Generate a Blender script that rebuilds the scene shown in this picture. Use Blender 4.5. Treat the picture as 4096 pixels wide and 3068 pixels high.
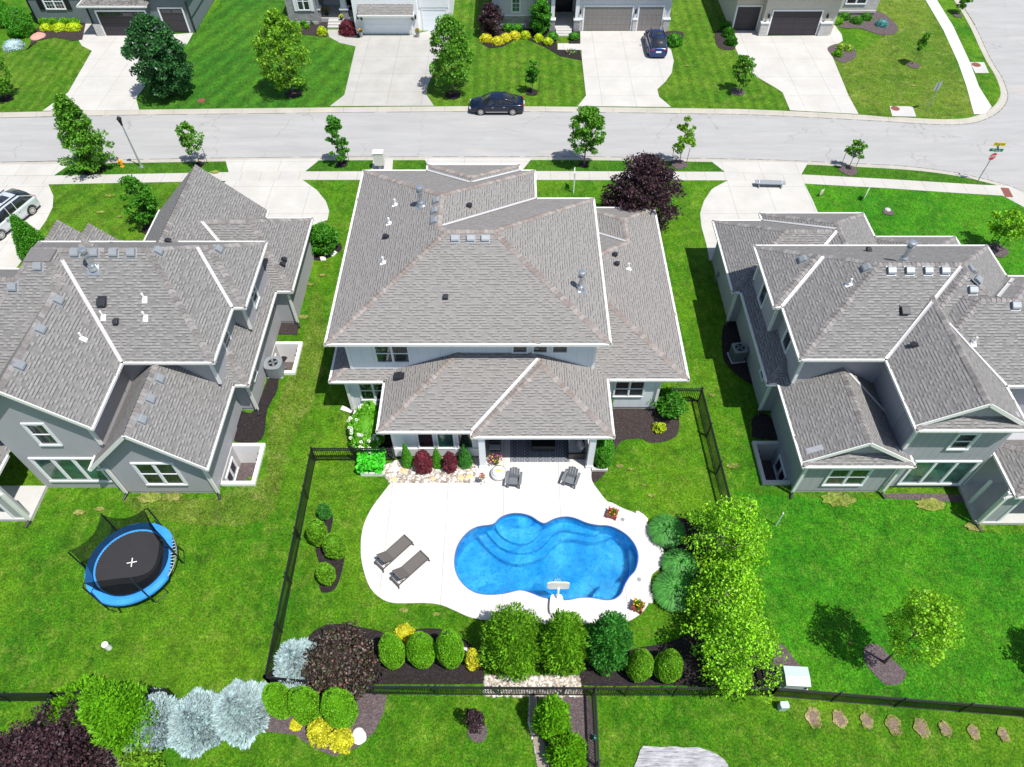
import bpy, bmesh, math, random
import numpy as np
from mathutils import Vector, Matrix
from mathutils.geometry import tessellate_polygon
R=math.radians
random.seed(7); rng=np.random.default_rng(7)
for o in list(bpy.data.objects): bpy.data.objects.remove(o)
scene=bpy.context.scene; COL=scene.collection
# ---------------------------------------------------------------- camera, sky, sun, exposure
F=2845.; TH=R(51.2); HC=34.0
cam=bpy.data.cameras.new('camera'); co=bpy.data.objects.new('camera',cam); COL.objects.link(co)
co.location=(0,0,HC); co.rotation_euler=(R(90)-TH,0,0)
cam.sensor_width=36; cam.lens=F/4096*36; cam.clip_end=600; cam.clip_start=.5
scene.camera=co
SUN=Vector((.34,-.27,1)).normalized()      # towards the sun
w=bpy.data.worlds.new("World"); scene.world=w; w.use_nodes=True
nt=w.node_tree; nt.nodes.clear()
sky=nt.nodes.new('ShaderNodeTexSky'); sky.sky_type='NISHITA'; sky.sun_disc=False
sky.sun_elevation=math.asin(SUN.z); sky.sun_rotation=math.atan2(SUN.x,SUN.y)
bg=nt.nodes.new('ShaderNodeBackground'); bg.inputs[1].default_value=.10
ow=nt.nodes.new('ShaderNodeOutputWorld'); nt.links.new(sky.outputs[0],bg.inputs[0]); nt.links.new(bg.outputs[0],ow.inputs[0])
sl=bpy.data.lights.new('sun','SUN'); sl.energy=4.4; sl.angle=R(.5); sl.color=(1,.965,.91)
so=bpy.data.objects.new('sun',sl); COL.objects.link(so); so.rotation_euler=SUN.to_track_quat('Z','Y').to_euler(); so.location=(20,-20,60)
scene.view_settings.view_transform='Standard'; scene.view_settings.look='None'; scene.view_settings.exposure=.42; scene.view_settings.gamma=1
try: scene.view_settings.use_curve_mapping=False
except Exception: pass
scene.render.engine='CYCLES'
# ---------------------------------------------------------------- photo measurements -> places on the real ground / walls
cT,sT=math.cos(TH),math.sin(TH)
def G(x,y,z=0.):
    a=(x-2048)/F; v=(y-1534)/F; t=(HC-z)/(v*cT+sT); return (a*t,(cT-v*sT)*t,z)
def WS(x,y,Y):
    a=(x-2048)/F; v=(y-1534)/F; t=Y/(cT-v*sT); return (a*t,Y,HC-t*(v*cT+sT))
def VX(x,y,X):
    a=(x-2048)/F; v=(y-1534)/F; t=X/a; return (X,(cT-v*sT)*t,HC-t*(v*cT+sT))
def hgt(top,bot):
    b=G(*bot); best=(1e9,0)
    for i in range(10,700):
        g=G(top[0],top[1],i/50); d=abs(g[1]-b[1])
        if d<best[0]: best=(d,i/50)
    return best[1]
# ---------------------------------------------------------------- mesh helpers
class MB:
    def __init__(s): s.v=[];s.f=[];s.uv=[];s.m=[];s.mi=0
    def face(s,pts,uv=None):
        n=len(s.v); s.v+= [tuple(p) for p in pts]; s.f.append(list(range(n,n+len(pts)))); s.uv.append(uv); s.m.append(s.mi)
    def box(s,x0,x1,y0,y1,z0,z1,M=None):
        c=[(x0,y0,z0),(x1,y0,z0),(x1,y1,z0),(x0,y1,z0),(x0,y0,z1),(x1,y0,z1),(x1,y1,z1),(x0,y1,z1)]
        if M is not None: c=[tuple(M@Vector(p)) for p in c]
        n=len(s.v); s.v+=c
        for q in ((0,3,2,1),(4,5,6,7),(0,1,5,4),(1,2,6,5),(2,3,7,6),(3,0,4,7)):
            s.f.append([n+i for i in q]); s.uv.append(None); s.m.append(s.mi)
        return s
    def bar(s,p,q,a,b=None,up=(0,0,1)):      # box beam from p to q, a wide, b high
        b=b or a; p=Vector(p);q=Vector(q); d=(q-p); L=d.length
        if L<1e-6: return s
        d.normalize(); up=Vector(up)
        if abs(d.dot(up))>.98: up=Vector((0,1,0))
        r=d.cross(up).normalized(); u=r.cross(d).normalized()
        c=[p+r*i*a/2+u*j*b/2 for i,j in((-1,-1),(1,-1),(1,1),(-1,1))]+[q+r*i*a/2+u*j*b/2 for i,j in((-1,-1),(1,-1),(1,1),(-1,1))]
        n=len(s.v); s.v+=[tuple(x) for x in c]
        for f in ((0,1,2,3),(7,6,5,4),(1,0,4,5),(2,1,5,6),(3,2,6,7),(0,3,7,4)):
            s.f.append([n+i for i in f]); s.uv.append(None); s.m.append(s.mi)
        return s
    def tube(s,pts,rad,n=8,cap=True):
        pts=[Vector(p) for p in pts]; rad=rad if isinstance(rad,(list,tuple)) else [rad]*len(pts)
        rings=[]
        for i,p in enumerate(pts):
            d=(pts[min(i+1,len(pts)-1)]-pts[max(i-1,0)]).normalized()
            a=Vector((0,0,1)) if abs(d.z)<.9 else Vector((1,0,0))
            u=d.cross(a).normalized(); v=d.cross(u)
            b=len(s.v)
            for k in range(n):
                t=2*math.pi*k/n; s.v.append(tuple(p+(u*math.cos(t)+v*math.sin(t))*rad[i]))
            rings.append(b)
        for i in range(len(rings)-1):
            for k in range(n):
                s.f.append([rings[i]+k,rings[i]+(k+1)%n,rings[i+1]+(k+1)%n,rings[i+1]+k]); s.uv.append(None); s.m.append(s.mi)
        if cap:
            s.f.append([rings[0]+k for k in range(n)][::-1]); s.uv.append(None); s.m.append(s.mi)
            s.f.append([rings[-1]+k for k in range(n)]); s.uv.append(None); s.m.append(s.mi)
        return s
    def lathe(s,prof,n=16,c=(0,0,0)):
        s.tube([(c[0],c[1],c[2]+z) for r,z in prof],[max(r,.001) for r,z in prof],n) if all(prof[i+1][1]>prof[i][1] for i in range(len(prof)-1)) else s._l(prof,n,c); return s
    def _l(s,prof,n,c):
        b=len(s.v)
        for r,z in prof:
            for k in range(n):
                t=2*math.pi*k/n; s.v.append((c[0]+r*math.cos(t),c[1]+r*math.sin(t),c[2]+z))
        for i in range(len(prof)-1):
            for k in range(n):
                s.f.append([b+i*n+k,b+i*n+(k+1)%n,b+(i+1)*n+(k+1)%n,b+(i+1)*n+k]); s.uv.append(None); s.m.append(s.mi)
    def prism(s,poly,z0,z1):
        n=len(s.v); k=len(poly); 
        A=sum(poly[i][0]*poly[(i+1)%k][1]-poly[(i+1)%k][0]*poly[i][1] for i in range(k))
        if A<0: poly=poly[::-1]
        s.v+=[(p[0],p[1],z0) for p in poly]+[(p[0],p[1],z1) for p in poly]
        for i in range(k):
            j=(i+1)%k; s.f.append([n+i,n+j,n+k+j,n+k+i]); s.uv.append(None); s.m.append(s.mi)
        for t in tessellate_polygon([[Vector((p[0],p[1],0)) for p in poly]]):
            t=list(t)
            a,b,c=[poly[i] for i in t]
            if (b[0]-a[0])*(c[1]-a[1])-(c[0]-a[0])*(b[1]-a[1])<0: t=t[::-1]
            s.f.append([n+k+i for i in t]); s.uv.append(None); s.m.append(s.mi)
        return s
    def extr(s,poly,axis,a0,a1,f=None):     # poly in 2D extruded along axis; f maps (u,v,w)->xyz
        k=len(poly); n=len(s.v)
        s.v+=[tuple(f(p[0],p[1],a0)) for p in poly]+[tuple(f(p[0],p[1],a1)) for p in poly]
        for i in range(k):
            j=(i+1)%k; s.f.append([n+i,n+j,n+k+j,n+k+i]); s.uv.append(None); s.m.append(s.mi)
        T=tessellate_polygon([[Vector((p[0],p[1],0)) for p in poly]])
        for t in T:
            s.f.append([n+i for i in t]); s.uv.append(None); s.m.append(s.mi)
            s.f.append([n+k+i for i in t][::-1]); s.uv.append(None); s.m.append(s.mi)
        return s
    def build(s,name,mat,parent=None,label=None,smooth=False,world=False,bevel=0,recalc=True):
        me=bpy.data.meshes.new(name); me.from_pydata(s.v,[],s.f)
        for m in (mat if isinstance(mat,(list,tuple)) else [mat]): me.materials.append(m)
        if any(s.m): me.polygons.foreach_set('material_index',s.m)
        if any(u is not None for u in s.uv):
            l=me.uv_layers.new(name='UVMap'); i=0
            for f,u in zip(s.f,s.uv):
                for k in range(len(f)):
                    l.data[i].uv=u[k] if u else (0,0); i+=1
        if recalc:
            bm=bmesh.new(); bm.from_mesh(me); bmesh.ops.recalc_face_normals(bm,faces=bm.faces); bm.to_mesh(me); bm.free()
        if smooth: me.polygons.foreach_set('use_smooth',[True]*len(me.polygons))
        o=bpy.data.objects.new(name,me); COL.objects.link(o)
        if bevel:
            b=o.modifiers.new('b','BEVEL'); b.width=bevel; b.segments=2; b.limit_method='ANGLE'
        if parent is not None:
            o.parent=parent
            if world:
                l=parent.matrix_basis.translation if parent.parent is None else parent.parent.matrix_basis.translation+parent.matrix_basis.translation
                o.location=-Vector(l)
        if label: o['label']=label
        return o
def tag(o,label,cat,group=None):
    o['label']=label; o['category']=cat
    if group: o['group']=group
    return o
def thing(name,label,cat,loc=(0,0,0),rz=0,group=None):
    o=bpy.data.objects.new(name,None); COL.objects.link(o); o.location=loc; o.rotation_euler=(0,0,rz); o.empty_display_size=.2
    return tag(o,label,cat,group)
def struct(o): o['kind']='structure'; return o
def dup(root,loc,rz=None,label=None,group=None,scale=None):
    def cp(o,p):
        c=o.copy(); COL.objects.link(c)
        if p is not None: c.parent=p
        for ch in o.children: cp(ch,c)
        return c
    r=cp(root,None); r.location=loc
    if rz is not None: r.rotation_euler=(0,0,rz)
    if scale: r.scale=scale
    if label: r['label']=label
    if group: r['group']=group
    return r
def npmesh(name,V,Fc,mat,parent=None,smooth=False):
    me=bpy.data.meshes.new(name); V=np.asarray(V,dtype=np.float32); Fc=np.asarray(Fc,dtype=np.int32); n,k=Fc.shape
    me.vertices.add(len(V)); me.vertices.foreach_set('co',V.ravel())
    me.loops.add(n*k); me.loops.foreach_set('vertex_index',Fc.ravel())
    me.polygons.add(n); me.polygons.foreach_set('loop_start',np.arange(n,dtype=np.int32)*k)
    try: me.polygons.foreach_set('loop_total',np.full(n,k,dtype=np.int32))
    except Exception: pass
    me.update(calc_edges=True); me.validate()
    me.materials.append(mat)
    if smooth: me.polygons.foreach_set('use_smooth',[True]*len(me.polygons))
    o=bpy.data.objects.new(name,me); COL.objects.link(o)
    if parent is not None: o.parent=parent
    return o
def smoothpoly(pts,n=4):                     # closed Catmull-Rom
    out=[];k=len(pts)
    for i in range(k):
        p0,p1,p2,p3=[Vector(pts[(i+j-1)%k][:2]) for j in range(4)]
        for t in range(n):
            t/=n; out.append(tuple(.5*((2*p1)+(p2-p0)*t+(2*p0-5*p1+4*p2-p3)*t*t+(3*p1-p0-3*p2+p3)*t**3)))
    return out
def smoothopen(pts,n=4):
    pts=[Vector(p[:2]) for p in pts]; q=[2*pts[0]-pts[1]]+pts+[2*pts[-1]-pts[-2]]; out=[]
    for i in range(len(pts)-1):
        p0,p1,p2,p3=q[i:i+4]
        for t in range(n):
            t/=n; out.append(tuple(.5*((2*p1)+(p2-p0)*t+(2*p0-5*p1+4*p2-p3)*t*t+(3*p1-p0-3*p2+p3)*t**3)))
    out.append(tuple(pts[-1])); return out
# ---------------------------------------------------------------- materials
class N:
    def __init__(s,name):
        s.mat=bpy.data.materials.new(name); s.mat.use_nodes=True; s.t=s.mat.node_tree; s.t.nodes.clear()
        s.out=s.n('ShaderNodeOutputMaterial')
    def n(s,ty,**k):
        x=s.t.nodes.new(ty)
        for a,b in k.items(): setattr(x,a,b)
        return x
    def l(s,a,b): s.t.links.new(a,b)
    def setin(s,node,**k):
        for a,b in k.items():
            i=node.inputs[a.replace('_',' ')]
            if hasattr(b,'is_output'): s.l(b,i)
            else: i.default_value=b
        return node
    def coord(s,kind='Object'): return s.n('ShaderNodeTexCoord').outputs[kind]
    def geo(s,w): return s.n('ShaderNodeNewGeometry').outputs[w]
    def map(s,c,scale=(1,1,1),rot=(0,0,0)):
        m=s.n('ShaderNodeMapping'); s.l(c,m.inputs[0]); m.inputs['Scale'].default_value=scale; m.inputs['Rotation'].default_value=rot; return m.outputs[0]
    def noise(s,c,scale,detail=3,rough=.6):
        m=s.n('ShaderNodeTexNoise'); s.l(c,m.inputs['Vector']); m.inputs['Scale'].default_value=scale; m.inputs['Detail'].default_value=detail; m.inputs['Roughness'].default_value=rough; return m.outputs['Fac']
    def ramp(s,f,stops):
        r=s.n('ShaderNodeValToRGB'); s.l(f,r.inputs[0]); e=r.color_ramp.elements
        while len(e)<len(stops): e.new(.5)
        for x,(p,c) in zip(e,stops): x.position=p; x.color=(c if len(c)==4 else (*c,1)) if not isinstance(c,(int,float)) else (c,c,c,1)
        return r.outputs[0]
    def mix(s,f,a,b,mode='MIX'):
        m=s.n('ShaderNodeMix',data_type='RGBA',blend_type=mode)
        for i,x in ((0,f),(6,a),(7,b)):
            if hasattr(x,'is_output'): s.l(x,m.inputs[i])
            else: m.inputs[i].default_value=x if i==0 else (*x[:3],1)
        return m.outputs[2]
    def math(s,op,a,b=0.,c=None):
        m=s.n('ShaderNodeMath',operation=op)
        for i,x in enumerate((a,b) if c is None else (a,b,c)):
            if hasattr(x,'is_output'): s.l(x,m.inputs[i])
            else: m.inputs[i].default_value=x
        return m.outputs[0]
    def bump(s,h,st=.3,d=.02):
        b=s.n('ShaderNodeBump'); s.l(h,b.inputs['Height']); b.inputs['Strength'].default_value=st; b.inputs['Distance'].default_value=d; return b.outputs[0]
    def pr(s,col,rough=.6,metal=0,normal=None,spec=.5,**k):
        p=s.n('ShaderNodeBsdfPrincipled')
        if hasattr(col,'is_output'): s.l(col,p.inputs['Base Color'])
        else: p.inputs['Base Color'].default_value=(*col[:3],1)
        if hasattr(rough,'is_output'): s.l(rough,p.inputs['Roughness'])
        else: p.inputs['Roughness'].default_value=rough
        p.inputs['Metallic'].default_value=metal; p.inputs['Specular IOR Level'].default_value=spec
        if normal is not None: s.l(normal,p.inputs['Normal'])
        for a,b in k.items(): s.setin(p,**{a:b})
        s.l(p.outputs[0],s.out.inputs[0]); return p
def col(c,k): return tuple(min(1,x*k) for x in c)
def plain(name,c,rough=.6,metal=0,var=.12,scale=3.,bump=0,spec=.5):
    m=N(name); o=m.coord(); f=m.noise(o,scale,4)
    cc=m.mix(f,col(c,1-var*1.6),col(c,1+var*1.6))
    m.pr(cc,rough,metal,m.bump(m.noise(o,scale*8,3),bump,.01) if bump else None,spec); return m.mat
def grass(name,c1,c2,c3,stripe=None,dry=.25):
    m=N(name); o=m.coord()
    big=m.noise(o,.16,4,.6); mid=m.noise(m.map(o,(1,1,1),(0,0,.5)),.9,4,.7); fine=m.noise(o,9,6,.85); blade=m.noise(m.map(o,(1,.45,1),(0,0,.6)),26,3,.8)
    m2=m.noise(m.map(o,(1,.8,1),(0,0,1.1)),2.6,5,.75)
    a=m.mix(m.ramp(m.math('MULTIPLY_ADD',big,.62,m.math('MULTIPLY',m2,.38)),[(.40,0),(.60,1)]),c1,c2)
    a=m.mix(m.math('MULTIPLY',m.ramp(m.math('MULTIPLY_ADD',mid,.6,m.math('MULTIPLY',m2,.4)),[(.50,0),(.66,1)]),dry),a,c3)
    a=m.mix(m.ramp(m.noise(m.map(o,(1,1,1),(0,0,.2)),.55,3,.6),[(.30,.55),(.42,0)]),a,col(c1,.62))
    mot=m.ramp(m.math('MULTIPLY_ADD',m.noise(m.map(o,(1,.75,1),(0,0,.9)),3.2,5,.8),.6,m.math('MULTIPLY',m.noise(o,1.1,3,.7),.4)),[(.38,.62),(.5,1.0),(.63,1.32)])
    a=m.mix(1.,a,mot,'MULTIPLY')
    if stripe:
        ang,w,st=stripe
        sx=m.n('ShaderNodeSeparateXYZ'); m.l(m.map(o,(1,1,1),(0,0,ang)),sx.inputs[0])
        wv=m.math('SINE',m.math('MULTIPLY_ADD',sx.outputs[0],math.pi/w,m.math('MULTIPLY',m.noise(o,.25,2),1.6)))
        lines=m.noise(m.map(o,(1.6,.05,1),(0,0,ang)),2.2,3,.8)
        g=m.math('MULTIPLY_ADD',wv,st,m.math('MULTIPLY_ADD',lines,st*2.2,1-st*1.1))
        cb=m.n('ShaderNodeCombineXYZ'); [m.l(g,cb.inputs[i]) for i in range(3)]
        a=m.mix(1.,a,cb.outputs[0],'MULTIPLY')
    k=m.ramp(m.math('ADD',m.math('MULTIPLY',fine,.62),m.math('MULTIPLY',blade,.38)),[(.38,.22),(.5,.92),(.62,2.0)])
    a=m.mix(1.,a,k,'MULTIPLY')
    m.pr(a,.85,0,m.bump(m.math('ADD',fine,blade),.9,.06),.15); return m.mat
def concrete(name,c,joint=None,rot=0,stain=.1):
    m=N(name); o=m.coord(); mo=m.map(o,(1,1,1),(0,0,rot))
    f=m.noise(o,.45,5,.65); g=m.noise(o,14,4,.7)
    a=m.mix(m.ramp(f,[(.3,0),(.7,1)]),col(c,1-stain*1.3),col(c,1+stain*.6)); tn=m.noise(m.map(o,(1,.35,1)),.8,4,.7); a=m.mix(m.math('MULTIPLY',m.ramp(tn,[(.5,0),(.7,1)]),stain*3),a,(c[0]*.95,c[1]*.87,c[2]*.74))
    a=m.mix(m.math('MULTIPLY',m.ramp(g,[(.3,0),(.75,1)]),.16),a,col(c,.7))
    if joint:
        sx=m.n('ShaderNodeSeparateXYZ'); m.l(mo,sx.inputs[0]); fac=None
        for i,j in enumerate(joint):
            if not j: continue
            per,off,wd=j
            q=m.math('ABSOLUTE',m.math('SUBTRACT',m.math('FRACT',m.math('MULTIPLY_ADD',sx.outputs[i],1/per,off)),.5))
            l=m.math('LESS_THAN',m.math('SUBTRACT',.5,q),wd/per/2)
            fac=l if fac is None else m.math('MAXIMUM',fac,l)
        a=m.mix(m.math('MULTIPLY',fac,.62),a,col(c,.35))
    m.pr(a,.85,0,m.bump(g,.15,.01),.2); return m.mat
def shingle(name,c1,c2,c3):
    m=N(name); uv=m.coord('UV')
    sx=m.n('ShaderNodeSeparateXYZ'); m.l(uv,sx.inputs[0])
    row=m.math('FLOOR',m.math('DIVIDE',sx.outputs[1],.15)); fv=m.math('FRACT',m.math('DIVIDE',sx.outputs[1],.15))
    wn=m.n('ShaderNodeTexWhiteNoise',noise_dimensions='1D'); m.l(row,wn.inputs['W'])
    u=m.math('ADD',m.math('DIVIDE',sx.outputs[0],.19),m.math('MULTIPLY',wn.outputs['Value'],7.3))
    cell=m.math('FLOOR',u); fu=m.math('FRACT',u)
    cb=m.n('ShaderNodeCombineXYZ'); m.l(cell,cb.inputs[0]); m.l(row,cb.inputs[1])
    h=m.n('ShaderNodeTexWhiteNoise',noise_dimensions='2D'); m.l(cb.outputs[0],h.inputs['Vector'])
    tone=m.ramp(h.outputs['Value'],[(0,c1),(.45,c2),(1,c3)])
    up=m.math('GREATER_THAN',h.outputs['Value'],.5)         # raised tabs: the shadow under their butt is painted as a dark line
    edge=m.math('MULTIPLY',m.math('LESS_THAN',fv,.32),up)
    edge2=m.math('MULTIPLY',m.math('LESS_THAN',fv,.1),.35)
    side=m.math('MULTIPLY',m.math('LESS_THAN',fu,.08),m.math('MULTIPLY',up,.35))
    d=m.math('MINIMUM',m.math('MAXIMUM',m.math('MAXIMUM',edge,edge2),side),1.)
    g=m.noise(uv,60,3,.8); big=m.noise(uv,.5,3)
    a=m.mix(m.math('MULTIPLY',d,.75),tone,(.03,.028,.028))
    a=m.mix(m.math('MULTIPLY',m.ramp(g,[(.3,0),(.7,1)]),.25),a,col(c2,.6))
    a=m.mix(m.math('MULTIPLY',big,.18),a,col(c1,.8))
    ht=m.math('MULTIPLY_ADD',up,.6,m.math('SUBTRACT',1.,fv))
    m.pr(a,.95,0,m.bump(ht,.5,.02),.12); return m.mat
def island(name,stops,rough=.7,trans=0,spec=.3,nz=None):
    m=N(name); r=m.geo('Random Per Island'); a=m.ramp(r,stops)
    if nz:
        a=m.mix(1.,a,m.ramp(m.noise(m.coord(),nz[0],2),[(.3,1-nz[1]),(.7,1+nz[1])]),'MULTIPLY')
    p=m.pr(a,rough,0,None,spec)
    if trans:
        t=m.n('ShaderNodeBsdfTranslucent'); m.l(a,t.inputs[0]); mx=m.n('ShaderNodeMixShader'); mx.inputs[0].default_value=trans
        m.l(p.outputs[0],mx.inputs[1]); m.l(t.outputs[0],mx.inputs[2]); m.l(mx.outputs[0],m.out.inputs[0])
    return m.mat
def leafmat(name,c,v=.45,warm=0,rough=.5):
    d=col(c,1-v*1.15); b=(min(1,c[0]*(1+v+warm)),min(1,c[1]*(1+v)),min(1,c[2]*(1+v*.6)))
    return island(name,[(0,d),(.5,c),(1,b)],rough,.28,.3,(1.2,.18))
M={}
M['lawn']=grass('lawn',(.035,.150,.003),(.095,.215,.007),(.22,.28,.045),(R(5),1.3,.05),.42)
M['lawn_fine']=grass('lawn_mown',(.042,.145,.004),(.100,.195,.012),(.21,.25,.05),(0,.5,.13),.45)
M['lawn_diag']=grass('lawn_diagonal',(.028,.130,.008),(.060,.175,.010),(.17,.24,.03),(R(20),.85,.16),.25)
M['lawn_diag2']=grass('lawn_diagonal_olive',(.045,.150,.005),(.10,.20,.010),(.20,.24,.03),(R(32),1.1,.13),.35)
M['lawn_strip']=grass('lawn_verge',(.030,.130,.004),(.06,.165,.008),(.14,.19,.03),None,.25)
M['lawn_bright']=grass('lawn_bright',(.025,.165,.004),(.062,.225,.006),(.17,.26,.035),(R(40),1.3,.07),.35)
M['lawn_olive']=grass('lawn_olive',(.065,.150,.008),(.125,.195,.018),(.25,.26,.08),(R(15),1.2,.05),.5)
def asphalt():
    m=N('asphalt'); o=m.coord(); f=m.noise(m.map(o,(.25,1.6,1)),.6,6,.75); g=m.noise(o,22,3,.8)
    a=m.mix(m.ramp(f,[(.3,0),(.7,1)]),(.315,.312,.305),(.40,.396,.388)); a=m.mix(m.math('MULTIPLY',g,.22),a,(.30,.30,.31))
    # cracks
    wv=m.n('ShaderNodeTexNoise'); m.l(o,wv.inputs['Vector']); wv.inputs['Scale'].default_value=.9; wv.inputs['Detail'].default_value=5
    v=m.n('ShaderNodeTexVoronoi',feature='DISTANCE_TO_EDGE'); m.l(m.mix(.14,m.map(o,(1,.7,1)),m.mix(1.,wv.outputs['Color'],(9,9,9),'MULTIPLY')),v.inputs['Vector']); v.inputs['Scale'].default_value=.23
    ck=m.math('MULTIPLY',m.ramp(v.outputs['Distance'],[(0,.8),(.0025,.6),(.006,0)]),m.ramp(m.noise(o,.22,3),[(.47,0),(.56,.75)]))
    a=m.mix(ck,a,(.16,.15,.15))
    a=m.mix(m.math('MULTIPLY',m.ramp(m.noise(m.map(o,(.4,1,1)),.3,2),[(.64,0),(.72,1)]),.25),a,(.50,.42,.36))
    m.pr(a,.9,0,m.bump(g,.3,.01),.2); return m.mat
M['asphalt']=asphalt()
CW=(.50,.485,.455)
M['deck']=concrete('pool_deck_concrete',(.60,.575,.55),((3.05,.15,.03),None),0,.06)
M['drive']=concrete('driveway_concrete',CW,((3.0,.3,.03),(3.4,.1,.03)),0,.09)
M['drive2']=concrete('driveway_concrete_grey',(.42,.41,.385),((3.1,.62,.03),(3.3,.35,.03)),R(0),.12)
M['walk']=concrete('sidewalk_concrete',(.475,.46,.43),((1.55,0,.03),None),0,.08)
M['walkd']=concrete('sidewalk_concrete_side',(.58,.57,.56),(None,(1.6,0,.03)),R(-14),.06)
M['curb']=concrete('curb_concrete',(.43,.405,.355),((3.0,0,.03),None),0,.1)
M['conc']=concrete('plain_concrete',(.50,.49,.475))
def mulchm(name,c,fl):
    m=N(name); o=m.coord(); n1=m.noise(o,8,5,.8); v=m.n('ShaderNodeTexVoronoi'); m.l(m.map(o,(1,2.4,1),(0,0,.7)),v.inputs['Vector']); v.inputs['Scale'].default_value=13
    a=m.mix(m.ramp(v.outputs['Color'],[(.2,0),(.8,1)]),col(c,.45),col(c,1.6)); a=m.mix(m.ramp(n1,[(.35,0),(.6,1)]),a,col(c,.8))
    a=m.mix(m.ramp(m.noise(o,21,3,.9),[(.60,0),(.68,fl)]),a,(.42,.38,.35))
    m.pr(a,.95,0,m.bump(v.outputs['Distance'],.8,.04),.1); return m.mat
M['mulch']=mulchm('mulch',(.055,.043,.042),.35)
M['mulchd']=mulchm('dark_mulch',(.032,.026,.027),.3)
M['mulchg']=mulchm('grey_mulch',(.13,.10,.105),.7)
M['dirt']=mulchm('dirt',(.20,.13,.085),.4)
M['sh_c']=shingle('taupe_shingles',(.215,.206,.198),(.262,.250,.240),(.305,.290,.279))
M['sh_n']=shingle('grey_shingles',(.175,.171,.167),(.235,.229,.223),(.305,.296,.288))
M['cap_c']=island('ridge_cap_shingles',[(0,(.205,.172,.155)),(.5,(.255,.222,.205)),(1,(.305,.28,.262))],.95,0,.1,(9,.15))
M['cap_n']=island('grey_ridge_cap_shingles',[(0,(.165,.155,.15)),(.5,(.225,.21,.203)),(1,(.285,.27,.262))],.95,0,.1,(9,.15))
M['gutter']=plain('white_gutter_metal',(.74,.74,.71),.4,0,.04)
M['flash']=plain('valley_flashing',(.58,.57,.56),.35,.2,.05)
def siding(name,c,per,dark=.45,axis=0,wd=.02,horiz=False):
    m=N(name); o=m.coord(); sx=m.n('ShaderNodeSeparateXYZ'); m.l(o,sx.inputs[0])
    s_=sx.outputs[2] if horiz else m.math('ADD',sx.outputs[0],sx.outputs[1])
    q=m.math('FRACT',m.math('DIVIDE',s_,per)); l=m.math('LESS_THAN',q,wd/per)
    a=m.mix(m.noise(o,1.2,4),col(c,.93),col(c,1.06)); a=m.mix(m.math('MULTIPLY',l,dark),a,col(c,.2))
    m.pr(a,.75,0,m.bump(m.math('SUBTRACT',1.,l),.4,.01),.3); return m.mat
M['w_white']=siding('white_board_siding',(.68,.72,.76),.62,.25)
M['w_grey']=siding('grey_stucco',(.385,.385,.405),1.22,.10)
M['w_grey2']=siding('grey_panel_siding',(.36,.365,.39),.41,.45)
M['w_blue']=siding('slate_blue_siding',(.15,.185,.20),2.4,.2)
M['w_beige']=plain('beige_stucco',(.52,.48,.42),.85,0,.05)
M['w_lgrey']=plain('pale_grey_stucco',(.56,.57,.60),.85,0,.06,2)
M['w_lap']=siding('white_lap_siding',(.82,.84,.86),.18,.3,0,.02,True)
M['found']=plain('foundation_concrete',(.42,.41,.40),.9,0,.1)
M['trim']=plain('white_trim',(.74,.76,.78),.5,0,.03)
M['soffit']=plain('soffit',(.62,.62,.62),.6,0,.03)
def stone(name,a1,a2):
    m=N(name); o=m.coord(); b=m.n('ShaderNodeTexBrick'); sx=m.n('ShaderNodeSeparateXYZ'); m.l(o,sx.inputs[0]); cb=m.n('ShaderNodeCombineXYZ')
    m.l(m.math('ADD',sx.outputs[0],sx.outputs[1]),cb.inputs[0]); m.l(sx.outputs[2],cb.inputs[1]); m.l(cb.outputs[0],b.inputs['Vector'])
    m.setin(b,Color1=(*a1,1),Color2=(*a2,1),Mortar=(.22,.21,.2,1),Scale=1.,Mortar_Size=.012,Bias=0.,Brick_Width=.38,Row_Height=.13)
    a=m.mix(m.noise(o,4,3),b.outputs[0],col(a2,.75)); m.pr(a,.9,0,m.bump(b.outputs[1],-.5,.03),.2); return m.mat
M['stone']=stone('stacked_stone',(.55,.54,.53),(.30,.30,.31)); M['stonew']=stone('white_stacked_stone',(.75,.74,.72),(.55,.54,.52))
def glass(name='window_glass',c=(.012,.016,.018),r=.04):
    m=N(name); f=m.noise(m.coord(),.9,3); m.pr(m.mix(m.ramp(f,[(.4,0),(.7,1)]),c,col(c,3.2)),r,0,None,.9); return m.mat
M['glass']=glass(); M['glassg']=glass('green_reflection_glass',(.022,.060,.050),.06)  # green reflections are painted into the second glass's colour
M['black']=plain('black_metal',(.018,.019,.022),.35,.3,.1); M['rubber']=plain('rubber',(.02,.02,.02),.8); M['steel']=plain('galvanised_steel',(.55,.58,.60),.35,.8,.1)
M['grey_metal']=plain('grey_painted_metal',(.34,.36,.38),.45,.3,.1); M['ventm']=plain('vent_metal',(.27,.29,.31),.5,.2,.08)
M['pvc']=plain('white_plastic_pipe',(.85,.85,.85),.4,0,.03); M['blackp']=plain('black_plastic',(.02,.022,.028),.5,0,.1)
M['fan']=plain('condenser_grille',(.20,.22,.24),.5,.4,.15)
M['greyplast']=plain('grey_plastic_lumber',(.135,.145,.165),.6,0,.06); M['sling']=plain('taupe_sling_fabric',(.115,.105,.098),.8,0,.05,8)
M['lfr']=plain('bronze_lounger_frame',(.10,.085,.078),.5,.3,.05)
M['white']=plain('white_plastic',(.85,.85,.84),.5,0,.03); M['cush']=plain('grey_cushion_fabric',(.50,.49,.47),.9,0,.08,6)
M['wicker']=plain('black_wicker',(.03,.03,.032),.7,0,.3,20)
M['red']=plain('red_painted_wood',(.33,.05,.045),.6,0,.15); M['utilgreen']=plain('pale_green_cabinet_paint',(.42,.52,.49),.5,0,.04)
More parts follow.
